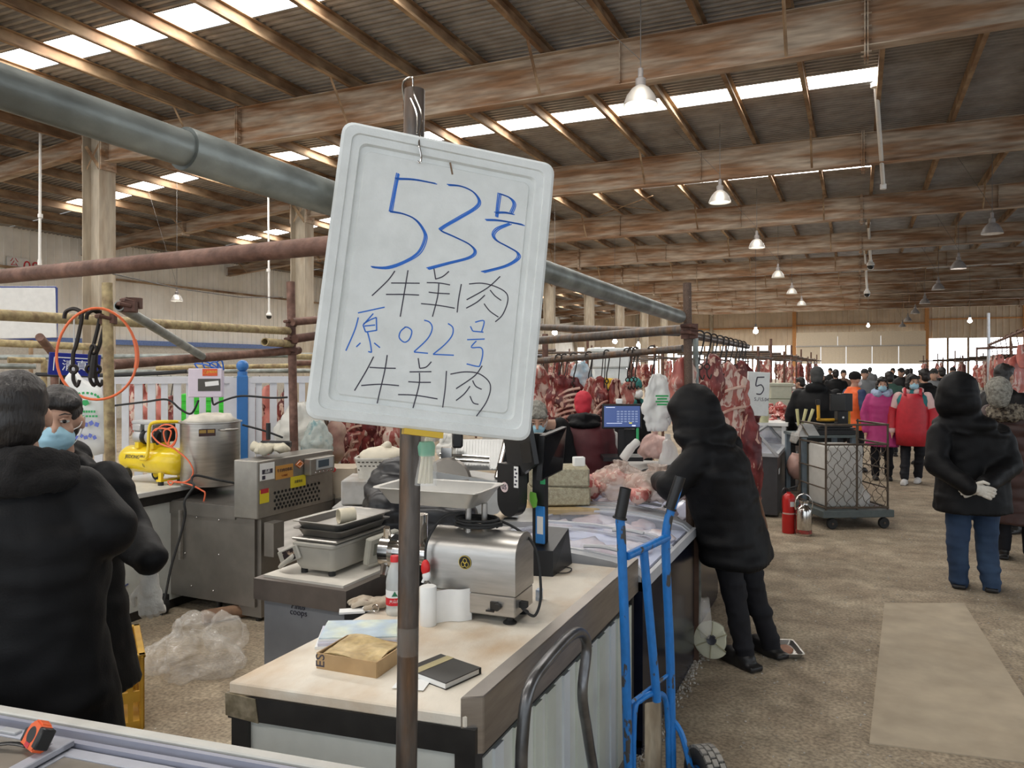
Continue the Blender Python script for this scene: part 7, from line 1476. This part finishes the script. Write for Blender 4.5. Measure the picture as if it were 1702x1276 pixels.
p = AD(1020, 738, 6.2); fbag('small white handled bag left of the lit scale column', V((p.x, p.y, .95)), .06, .06, .24, m_bagw, 13)
b = B(); q = AD(1056, 745, 4.95); b.tube(bez([q + V((-.08, 0, -.07)), q + V((-.03, 0, .0)), q + V((.02, 0, .05))], 5), [.03] * 6 + [.026] * 4 + [.018], 10); tag(b.obj('bone_end', m_bagw, None, 180), 'pale bone end sticking up out of the big clear bags', 'bone')
b = B(); c = AD(1060, 800, 6.1); b.box((c.x + .15, c.y + .25, .45), (.78, .7, .86), 0); tag(b.obj('far_counter', mat('grey counter', (.34, .33, .31), .5, var=.1), None, 0), 'grey counter behind the big clear bags under the lit scale', 'counter')
# lit scale
t = T('touch_scale', 'black touch-screen scale with a lit blue price screen, facing the aisle', 'scale', AD(1035, 740, 5.9))
c = AD(1034, 692, 5.9); MX = frame(c, V((c_, s_, 0)), V((0, 0, 1)))
b = B(); b.box((0, 0, -.02), (.305, .19, .03), M=MX, bev=.005); b.obj('screen_case', m_black, t, 30)
b = B(); b.box((0, 0, -.003), (.275, .16, .003), M=MX); b.obj('screen', mat('lit blue screen', (.03, .05, .13), .2, emit=.9, ecol=(.06, .09, .22), var=0), t, 0)
b = B()
for r_ in range(5):
    for k in range(6): b.box((-.03 + k * .028, .038 - r_ * .019, 0), (.02, .011, .001), M=MX)
b.obj('key_grid', mat('screen keys', (.2, .25, .4), .3, emit=.5, ecol=(.22, .28, .45), var=0), t, 0)
b = B(); b.box((.09, -.07, 0), (.028, .010, .001), M=MX); b.box((-.09, .07, 0), (.07, .005, .001), M=MX); b.box((-.06, -.052, 0), (.12, .004, .001), M=MX); b.obj('screen_marks', mat('screen marks', (.6, .65, .8), .3, emit=.7, var=0), t, 0)
b = B(); b.box((.065, -.05, 0.0005), (.022, .009, .001), M=MX); b.obj('yellow_key', mat('yellow key', (.7, .6, .1), .3, emit=.6, var=0), t, 0)
b = B(); b.box((-.005, -.20, -.03), (.045, .22, .04), M=MX); b.box((.06, -.17, -.06), (.09, .14, .06), M=MX); b.box((0, -.32, -.05), (.30, .03, .25), M=MX); b.obj('stand', m_black, t, 0)
b = B(); b.box((.12, -.14, -.01), (.022, .12, .01), M=MX, bev=.004); b.obj('green_strip', flat('green strip', (.05, .4, .15), .4), t, 0)
b = B(); b.box((-.02, .115, -.02), (.05, .04, .03), M=MX, bev=.006); b.obj('white_receipt', m_paper, t)
# ================= along the aisle: cart, scale table, extinguisher, can, freezers =================
m_cage = mat('dark rusty cage steel', (.10, .075, .055), .55, .4, var=.25)
m_slate = mat('slate painted steel', (.10, .12, .12), .5, .2, var=.12)
c0 = AZ(1372, 880, 0); c1 = AZ(1478, 878, 0); dx = (c1 - c0).normalized(); W_ = (c1 - c0).length; MCt = frame(V((c0.x, c0.y, 0)), dx, V((-dx.y, dx.x, 0)))
t = T('cage_trolley', 'low wheeled trolley with a rusty wire cage, pale sacks inside, in the aisle', 'trolley', c0)
D_ = .62
b = B(); b.box((W_ / 2, D_ / 2, .16), (W_ + .08, D_ + .06, .075), M=MCt, bev=.006); b.obj('platform', m_slate, t, 30)
for x, y in ((.08, .02), (W_ - .05, .02), (.08, D_ - .05), (W_ - .05, D_ - .05)):
    b = B(); Mw = MCt @ Mx(((1, 0, 0, x), (0, 0, 1, y), (0, 1, 0, .058), (0, 0, 0, 1))); b.lathe([(.036, -.018), (.052, -.02), (.058, -.012), (.058, .012), (.052, .02), (.036, .018)], (0, 0, 0), 20, M=Mw); w1 = b.obj('wheel', m_rubber, t, 40)
    b = B()
    for k in range(5): a = k * 2 * math.pi / 5; b.tube([Mw @ V((.01 * math.cos(a), .01 * math.sin(a), 0)), Mw @ V((.045 * math.cos(a), .045 * math.sin(a), 0))], .006, 6)
    b.cyl(Mw @ V((0, 0, -.024)), Mw @ V((0, 0, .024)), .012, n=10); b.obj('wheel_hub', m_cage, w1)
zb, zm, zt = .22, .88, 1.085
def bar(nm, pts, r=.011): b = B(); b.tube([MCt @ V(p) for p in pts], r, 6); b.obj(nm, m_cage, t)
for x in (.01, W_ / 2, W_ - .01): bar('cage_post', [(x, .01, zb - .02), (x, .01, zt if x != W_ / 2 else zt)])
for x in (.01, W_ - .01): bar('cage_post', [(x, D_ - .02, zb - .02), (x, D_ - .02, zt + .02)])
for z in (zb, zm, zt): bar('cage_rail', [(0, .01, z), (W_, .01, z)])
for x in (.01, W_ - .01):
    for z in (zb, zm, zt): bar('side_rail', [(x, 0, z), (x, D_, z)])
    for z in (.42, .62): bar('side_rung', [(x, 0, z), (x, D_, z)], .008)
b = B()
for k in range(-8, 9):
    for sgn in (-1, 1):
        pts = []
        for i in range(41):
            z = zb + (zm - zb) * i / 40; x = W_ / 2 + k * .105 + sgn * (z - (zb + zm) / 2) * .75 + .010 * math.sin(i * 1.1)
            if .015 < x < W_ - .015: pts.append(MCt @ V((x, .012 + .004 * sgn, z)))
        if len(pts) > 2: b.tube(pts, .0035, 4)
tag(b.obj('wire_mesh', m_cage, t), kind='stuff')
def sack(lb, c, rx, ry, h_, seed, m): return fbag(lb, c, rx, ry, h_, m, seed, False)
p = MCt @ V((.24, .32, .2)); m_sack = mat('pale sheet sacks', (.56, .55, .52), .45, var=.06)
b = B(); b.box(MCt @ V((.27, .32, .53)), (.40, .42, .66), math.atan2(dx.y, dx.x), bev=.03, seg=2); b.noise(.02, 8, 2); tag(b.obj('white_bin', m_sack, None, 60), 'pale plastic wrapped bin standing in the cage trolley', 'bin')
p = MCt @ V((.45, .20, .2)); sack('clear plastic sack slumped at the foot of the cage', p, .12, .10, .28, 5, m_bagw)
# scale table behind the cage
q0 = AD(1336, 790, 8.6); t = T('scale_table', 'slate blue steel table with a stainless side panel left of the cage trolley', 'table', (q0.x, q0.y, 0))
ux = V((c_, s_, 0)); MQ = frame(V((q0.x, q0.y, 0)), ux, V((-s_, c_, 0)))
for x, y in ((0, 0), (.55, .0), (0, .5), (.55, .5)): b = B(); b.box((x, y, .45), (.05, .05, .9), M=MQ); b.obj('leg', mat('blue grey steel', (.15, .19, .22), .5, var=.1), t, 0)
b = B(); b.box((.275, .25, .915), (.62, .58, .03), M=MQ); b.obj('top', m_slate, t, 0)
b = B(); b.box((.13, .02, .52), (.20, .015, .62), M=MQ); b.obj('side_panel', mat('streaked stainless panel', (.42, .38, .31), .45, .5, col2=(.30, .26, .20), sc_=5, var=.1), t, 0)
b = B(); b.box((.14, -.01, .70), (.07, .004, .015), M=MQ); b.box((.15, -.01, .665), (.05, .004, .015), M=MQ); b.obj('white_label', m_paper, t, 0)
t = T('platform_scale', 'black platform scale with a yellow tube handle and dark two-sided display', 'scale', MQ @ V((.35, .25, .93)))
b = B(); b.box((.36, .18, .96), (.44, .42, .05), M=MQ); b.box((.36, .18, 1.0), (.42, .40, .02), M=MQ); b.box((.36, .16, 1.025), (.36, .34, .02), M=MQ); b.obj('platform', m_black, t, 0)
m_ytube = mat('yellow orange tube', (.72, .38, .03), .4, var=.06)
b = B(); b.tube(bez([MQ @ V((.20, .10, 1.28)), MQ @ V((.205, .10, 1.12)), MQ @ V((.22, .12, 1.09)), MQ @ V((.45, .18, 1.085))], 4), .018, 8); b.tube([MQ @ V((.60, .22, .94)), MQ @ V((.60, .22, 1.2)), MQ @ V((.50, .22, 1.2))], .018, 8); b.obj('yellow_handle', m_ytube, t)
b = B(); b.cyl(MQ @ V((.198, .10, 1.26)), MQ @ V((.195, .10, 1.32)), .024, n=10); b.obj('handle_grip', m_black, t)
b = B(); b.box((.385, .02, 1.29), (.17, .03, .19), M=MQ, bev=.005); b.box((.50, .10, 1.29), (.14, .10, .20), M=MQ, bev=.005); b.obj('display_head', m_black, t, 30)
b = B(); b.box((.385, .003, 1.29), (.15, .003, .165), M=MQ); b.obj('display_glass', flat('dark grey glass', (.035, .035, .033), .2), t, 0)
b = B(); b.box((.47, .12, 1.13), (.12, .10, .20), M=MQ, bev=.006); b.obj('printer', m_black, t, 30)
b = B(); b.lathe([(0, .001), (.012, .001), (.012, 0)], (0, 0, 0), 14, M=MQ @ frame((.47, .068, 1.12), (1, 0, 0), (0, 0, 1))); b.obj('round_mark', m_paper, t, 0)
t = T('knife_holder', 'steel knife holder with pale handled knives at the table corner', 'knife holder', MQ @ V((-.02, -.05, .95)))
b = B(); b.box((-.02, -.03, .98), (.10, .05, .14), M=MQ @ Mx.Translation((0, 0, 0)) , bev=.004); b.hexa([MQ @ V(v) for v in ((.02, -.1, .93), (.14, -.1, .93), (.14, .1, .93), (.02, .1, .93), (-.06, -.1, 1.06), (.06, -.1, 1.06), (.06, .1, 1.06), (-.06, .1, 1.06))]); b.obj('holder', m_ss, t, 0)
for k, (x, lx, mm) in enumerate(((-.03, .05, 'pale yellow handle'), (.03, .07, 'pale yellow handle'), (-.07, -.02, 'pale cream handle'))):
    b = B(); b.tube([MQ @ V((x, -.03, 1.04)), MQ @ V((x + lx * .9, -.03, 1.22))], [.014, .018], 8); b.obj('knife_handle', mat(mm, (.58, .55, .28), .5), t)
b = B(); b.tube([MQ @ V((-.12, -.08, .93)), MQ @ V((-.05, -.07, 1.04))], [.022, .016], 8); b.cyl(MQ @ V((-.16, -.1, .86)), MQ @ V((-.12, -.08, .95)), .04, .05, n=14); tag(b.obj('scoop', m_bagc), 'clear plastic cup scoop hanging at the table corner', 'scoop')
# fire extinguisher
c = AZ(1311, 885, 0); t = T('fire_extinguisher', 'red fire extinguisher standing on the floor beside the steel can', 'fire extinguisher', c)
b = B(); b.lathe([(0, 0), (.062, 0), (.066, .006), (.066, .34), (.06, .37), (.04, .395), (.022, .405), (.022, .42), (0, .42)], c, 28); b.obj('cylinder', mat('red enamel', (.52, .022, .02), .3, var=.05), t, 50)
b = B(); b.lathe([(.067, .195), (.068, .20), (.068, .205), (.067, .21)], c, 28, cap=False); b.obj('band', mat('pale band', (.55, .35, .3), .5), t)
b = B(); b.cyl(c + V((0, 0, .42)), c + V((0, 0, .45)), .02, n=10); b.tube([c + V((.0, 0, .45)), c + V((.09 * c_, .09 * s_, .475))], .009, 6); b.tube([c + V((0, 0, .435)), c + V((.08 * c_, .08 * s_, .44))], .008, 6); b.tube(bez([c + V((0, 0, .44)), c + V((-.05 * c_, -.05 * s_, .45)), c + V((-.08 * c_, -.08 * s_, .36)), c + V((-.075 * c_, -.075 * s_, .2))], 4), .009, 6); b.obj('valve_and_hose', m_black, t)
va = math.atan2(-c.y, -c.x); b = B(); b.box((0, 0, 0), (.04, .05, .002), M=frame(c + V((.067 * math.cos(va + .5), .067 * math.sin(va + .5), .30)), (-math.sin(va + .5), math.cos(va + .5), 0), (0, 0, 1))); b.obj('label', m_paper, t, 0)
c = AZ(1336, 889, 0); t = T('steel_can', 'polished steel can with a hoop handle and red printed foot band beside the extinguisher', 'can', c)
b = B(); b.lathe([(0, 0), (.075, 0), (.078, .008), (.078, .24), (.07, .27), (.045, .30), (.04, .305), (.04, .325), (.046, .33), (.046, .345), (0, .35)], c, 32); b.obj('can', m_chrome, t, 50)
b = B(); b.tube([c + V((c_ * .088 * math.cos(a), s_ * .088 * math.cos(a), .30 + .115 * math.sin(a))) for a in [math.pi * (-.12 + 1.24 * k / 16) for k in range(17)]], .009, 8, flat_=.6); b.obj('hoop_handle', m_chrome, t)
b = B(); b.lathe([(.0785, .022), (.0785, .06)], c, 32, cap=False); b.obj('red_band', mat('red printed band', (.35, .05, .04), .4, col2=(.1, .04, .03), sc_=40), t)
# freezers on the left of the aisle, behind the meat rail
def aisle_freezer(lb, px, d, L_=1.2, w_=.75):
    q = AD(px, 800, d); M_ = Mx.Translation((q.x, q.y, 0)); t = T('glass_freezer', lb, 'freezer', (q.x, q.y, 0))
    b = B(); b.box((-w_ / 2, L_ / 2, .36), (w_, L_, .66), M=M_); b.obj('body', mat('charcoal freezer side', (.045, .045, .05), .4, var=.1), t, 0)
    b = B(); b.hexa([M_ @ V(v) for v in ((-w_, 0, .69), (0, 0, .69), (0, L_, .69), (-w_, L_, .69), (-w_, 0, .95), (-.22, 0, .95), (-.22, L_, .95), (-w_, L_, .95))]); b.obj('glass_top', m_glassp, t, 0)
    b = B()
    for y in (0, L_): b.tube([M_ @ V(v) for v in ((0, y, .69), (-.22, y, .95), (-w_, y, .95))], .02, 6)
    b.tube([M_ @ V((-.22, 0, .95)), M_ @ V((-.22, L_, .95))], .02, 6); b.box((-w_ / 2, L_ / 2, .70), (w_ + .03, L_ + .02, .04), M=M_); b.obj('grey_frame', m_greyf, t, 30)
    b = B(); b.box((.003, .2, .5), (.006, .10, .06), M=M_); b.obj('badge', m_paper, t, 0); return M_
aisle_freezer('charcoal freezer with a sloped glass front behind the hanging beef', 1292, 8.6)
aisle_freezer('second charcoal glass freezer farther along the left of the aisle', 1322, 10.4)
q = AD(1303, 745, 9.6); b = B(); b.box((q.x, q.y, .48), (.05, .05, .96)); b.box((q.x - .35, q.y + .3, .97), (.8, .7, .04)); tag(b.obj('white_table', m_white_s, None, 0), 'white topped table between the two charcoal glass freezers', 'table')
q = AD(1269, 703, 9.7); t = T('tub', 'pale yellow tub on the white table by the 5 sign', 'tub', (q.x, q.y, .99)); b = B(); b.lathe([(0, 0), (.06, 0), (.068, .15), (.072, .155), (.06, .16), (0, .16)], (q.x, q.y, .99), 20); b.obj('tub', mat('pale yellow plastic', (.58, .57, .34), .45), t, 40)
q = AD(1255, 706, 9.5); b = B(); b.lathe([(0, 0), (.05, 0), (.055, .1), (.04, .15), (.04, .17), (0, .17)], (q.x, q.y, .99), 18); tag(b.obj('jar', mat('pale grey blue jar', (.45, .48, .52), .4)), 'small grey blue jar left of the pale yellow tub', 'jar')
q = AD(1324, 770, 9.0); b = B(); b.ell((q.x, q.y, .52), (.11, .10, .17)); b.noise(.05, 12, 3); tag(b.obj('meat_bag', mat('pink meat in bag', (.62, .38, .32), .35, var=.1), None, 180), 'pinkish bag of meat hanging low left of the scale table', 'bag')
t = T('number_sign', 'white hanging foam board marked 5 beside the ragged beef', 'sign', AD(1260, 652, 6.3)); a, e, f = AD(1243, 617, 6.3), AD(1276, 619, 6.35), AD(1243, 690, 6.3)
M5 = frame((e + f) / 2, e - a, a - f); b = B(); b.box((0, 0, 0), ((e - a).length + .02, (a - f).length, .02), M=M5, bev=.004); b.obj('board', m_foam, t, 30)
b = B(); b.tube(bez([M5 @ V((x, y, .011)) for x, y in ((.045, .14), (-.02, .135))], 3), .005, 5); b.tube(bez([M5 @ V((x, y, .011)) for x, y in ((-.02, .135), (-.028, .065), (.02, .075), (.045, .04), (.02, -.0), (-.02, -.0))], 5), .005, 5); b.obj('figure_five', m_black_ink, t)
text('5.八5.04', .04, m_black_ink, M5 @ Mx.Translation((.03, -.045, .011)), t)
b = B(); b.tube([M5 @ V((0, (a - f).length / 2, 0)), M5 @ V((-.01, (a - f).length / 2 + .12, 0))], .003, 4); b.obj('hanging_wire', m_wire, t)
# meat trays farther on
m_mince = meat_mat('heaped red cuts', (.50, .10, .08), (.32, .04, .035), (.72, .50, .44), 16, .54, (1, 1, 1))
rnd = random.Random(21)
def tray_heap(lb, px, py, d, w_, dep, n, grp):
    c = AD(px, py, d); t = T('meat_table', 'steel shelf ' + lb, 'table', (c.x, c.y, 0)); b = B(); b.box((c.x, c.y, c.z), (w_, dep, .04), R(YAW) * .5); b.obj('shelf', m_ss, t, 0)
    for x in (-.45, .45): b = B(); b.box((c.x + x * w_, c.y, c.z / 2), (.05, .05, c.z)); b.obj('leg', m_slate, t, 0)
    for i in range(n):
        p = V((c.x + rnd.uniform(-.45, .45) * w_, c.y + rnd.uniform(-.42, .42) * dep, c.z + .05 + rnd.uniform(0, .08))); b = B(); b.ell(p, (rnd.uniform(.06, .12), rnd.uniform(.04, .08), rnd.uniform(.03, .05)), rot=Mx.Rotation(rnd.uniform(0, 3), 3, 'Z'), n=9, m=6); b.noise(.06, 12, i); tag(b.obj('meat_cut', m_mince, None, 180), 'red cut in the heap ' + lb, 'meat', grp)
tray_heap('left of the black-coated man, upper front one', 1306, 690, 10.6, 1.0, .7, 34, 'cuts heaped on the upper front shelf')
tray_heap('left of the black-coated man, lower front one', 1306, 706, 10.2, .95, .5, 20, 'cuts heaped on the lower front shelf')
tray_heap('beyond the black-coated man by the foam bin', 1322, 668, 13.0, 1.0, .8, 24, 'cuts heaped on the far shelf')
c = AD(1294, 650, 12.6); b = B(); b.box(c, (.34, .34, .24), R(20), bev=.01); b.box(c + V((0, 0, .11)), (.38, .38, .05), R(20), bev=.008); b.box((c.x, c.y, c.z / 2 - .06), (.4, .4, c.z - .13), R(20)); tag(b.obj('foam_bin', mat('greenish foam bin', (.46, .46, .36), .7, var=.06), None, 30), 'pale greenish foam bin behind the heaps of cuts', 'bin')

# right-hand stall: pole, hook rail, pork sides
pole('stall_pole', 'pale steel pole standing right of the black hood', V((*AD(1643, 700, 14).xy, 0)), AD(1643, 520, 14), .026, mat('bright steel pole', (.55, .55, .56), .3, .6))
pole('stall_rail', 'short horizontal rail crossing the pale steel pole', AD(1625, 579, 14), AD(1700, 576, 13.6), .022, m_rustp, (AD(1647, 577, 13.95),))
pole('hook_rail', 'rail of wire hooks rising to the right frame edge', AD(1644, 573, 13.9), AD(1720, 541, 10.5), .022, m_rustp)
for k in range(7): p = AD(1644, 573, 13.9).lerp(AD(1720, 541, 10.5), .1 + .12 * k); hook('wire hook on the right-hand rail, %s from the pole' % ['first', 'second', 'third', 'fourth', 'fifth', 'sixth', 'seventh'][k], p + V((0, 0, .03)), .24, .04, .007, True, 'hooks on the right-hand rail', m_rustp, R(120))
for i, (px, py, d, L_, w_, m, lb) in enumerate(((1652, 590, 13.6, .8, .14, m_lamb, 'thin pale carcass just right of the pale steel pole'), (1660, 588, 13.2, .8, .15, m_pork, 'thin pink carcass between the pole and the pork sides'), (1674, 594, 12, 1.05, .26, m_pork, 'narrow pork side left of the big one at the frame edge'), (1694, 590, 11.4, 1.1, .44, m_pork, 'big flat pink pork side at the right frame edge'), (1700, 572, 11.2, .35, .16, m_pork, 'pork shank end at the top of the big side'))):
    meat_piece('hanging_pork', lb, AD(px, py, d), L_, w_, .12, m, 140 + i, .02, 0, 'pork on the right-hand rail', lumps=.35, taper=.3, stw=.6)
# far stalls: one frame of posts and rails, repeated; sides of meat hung along them
def stall_frame(x, y, lb):
    t = T('market_stall', lb, 'stall', (x, y, 0), group='stall frames far down the hall')
    for dx_ in (0, -1.7):
        for dy_ in (0, 2.2): b = B(); b.cyl((x + dx_, y + dy_, 0), (x + dx_, y + dy_, 2.25 if dy_ else 2.05), .026, n=8); b.obj('post', m_rustp, t)
    for (a_, e_) in (((0, -.3, 1.85), (0, 2.5, 1.85)), ((-1.7, -.3, 1.85), (-1.7, 2.5, 1.85)), ((.2, 0, 1.95), (-1.9, 0, 1.95)), ((.2, 2.2, 1.95), (-1.9, 2.2, 1.95))):
        b = B(); b.cyl((x + a_[0], y + a_[1], a_[2]), (x + e_[0], y + e_[1], e_[2]), .024, n=8); b.obj('rail', m_pole, t)
    b = B(); b.box((x - .8, y + 1.1, .42), (.7, 2.0, .84)); b.obj('counter', mat('far counter', (.36, .35, .33), .6, var=.08), t, 0); return t
fr0 = stall_frame(-1.6, 14.2, 'pipe stall frame nearest behind the heaps of cuts')
ml = [meat_piece('hanging_meat', 'hanging side of meat far off', V((0, -50 - i, 1.8)), .8, .24, .12, (m_lamb, m_beef, m_pork, m_lamb)[i], 160 + i, .02, 0, 'sides of meat in the far stalls', yaw=0.) for i in range(4)]
for o in ml:
    v0 = V((0, -50 - ml.index(o), 1.8))
    for v in o.data.vertices: v.co -= v0
rows = [(-1.6, 14.2, 'left'), (-1.6, 19.5, 'left'), (-1.7, 25, 'left'), (-1.7, 31, 'left'), (-1.8, 38, 'left'), (-4.6, 11.5, 'inner left'), (-4.8, 17.5, 'inner left'), (-5, 24, 'inner left'), (-5, 31, 'inner left'), (-8.2, 14, 'wall side'), (-8.4, 21, 'wall side'), (4.9, 18.5, 'right'), (4.9, 24, 'right'), (4.9, 29.5, 'right'), (4.9, 36, 'right'), (8.3, 24, 'outer right'), (8.3, 31, 'outer right'), (4.9, 44, 'right')]
ordn = ['nearest', 'second', 'third', 'fourth', 'fifth', 'sixth']; cnt = {}; rnd = random.Random(9); used = set()
for i, (x, y, sd) in enumerate(rows):
    cnt[sd] = cnt.get(sd, 0) + 1; nm = ordn[cnt[sd] - 1] + ' in the ' + sd + ' row'
    if i: dup(fr0, LM((x, y, 0)), 'pipe stall frame, ' + nm)
    for k in range(8):
        j = rnd.randrange(4); xx = x if k < 4 else x - 1.7; M_ = LM((xx + rnd.uniform(-.05, .05), y + .15 + (k % 4) * .58, 1.84 - rnd.uniform(0, .12)), rnd.uniform(1.0, 2.2), rnd.uniform(.8, 1.05))
        lb = '%s side of meat, %s in the %s stall frame %s' % (('pale', 'red', 'pink', 'mottled pale')[j], ['first', 'second', 'third', 'last'][k % 4], 'front of the' if 0 else ('aisle side of' if k < 4 else 'back of'), 'the ' + nm); lb = '%s side of meat hung %s, %s, frame %s' % (('pale', 'red', 'pink', 'mottled')[j], ['first', 'second', 'third', 'last'][k % 4], 'front rail' if k < 4 else 'back rail', nm)
        if j not in used: used.add(j); ml[j].matrix_basis = M_; ml[j]['label'] = lb
        else: dup(ml[j], M_, lb)
for k, (px, d) in enumerate(((925, 9.5), (1000, 10.5))): pass
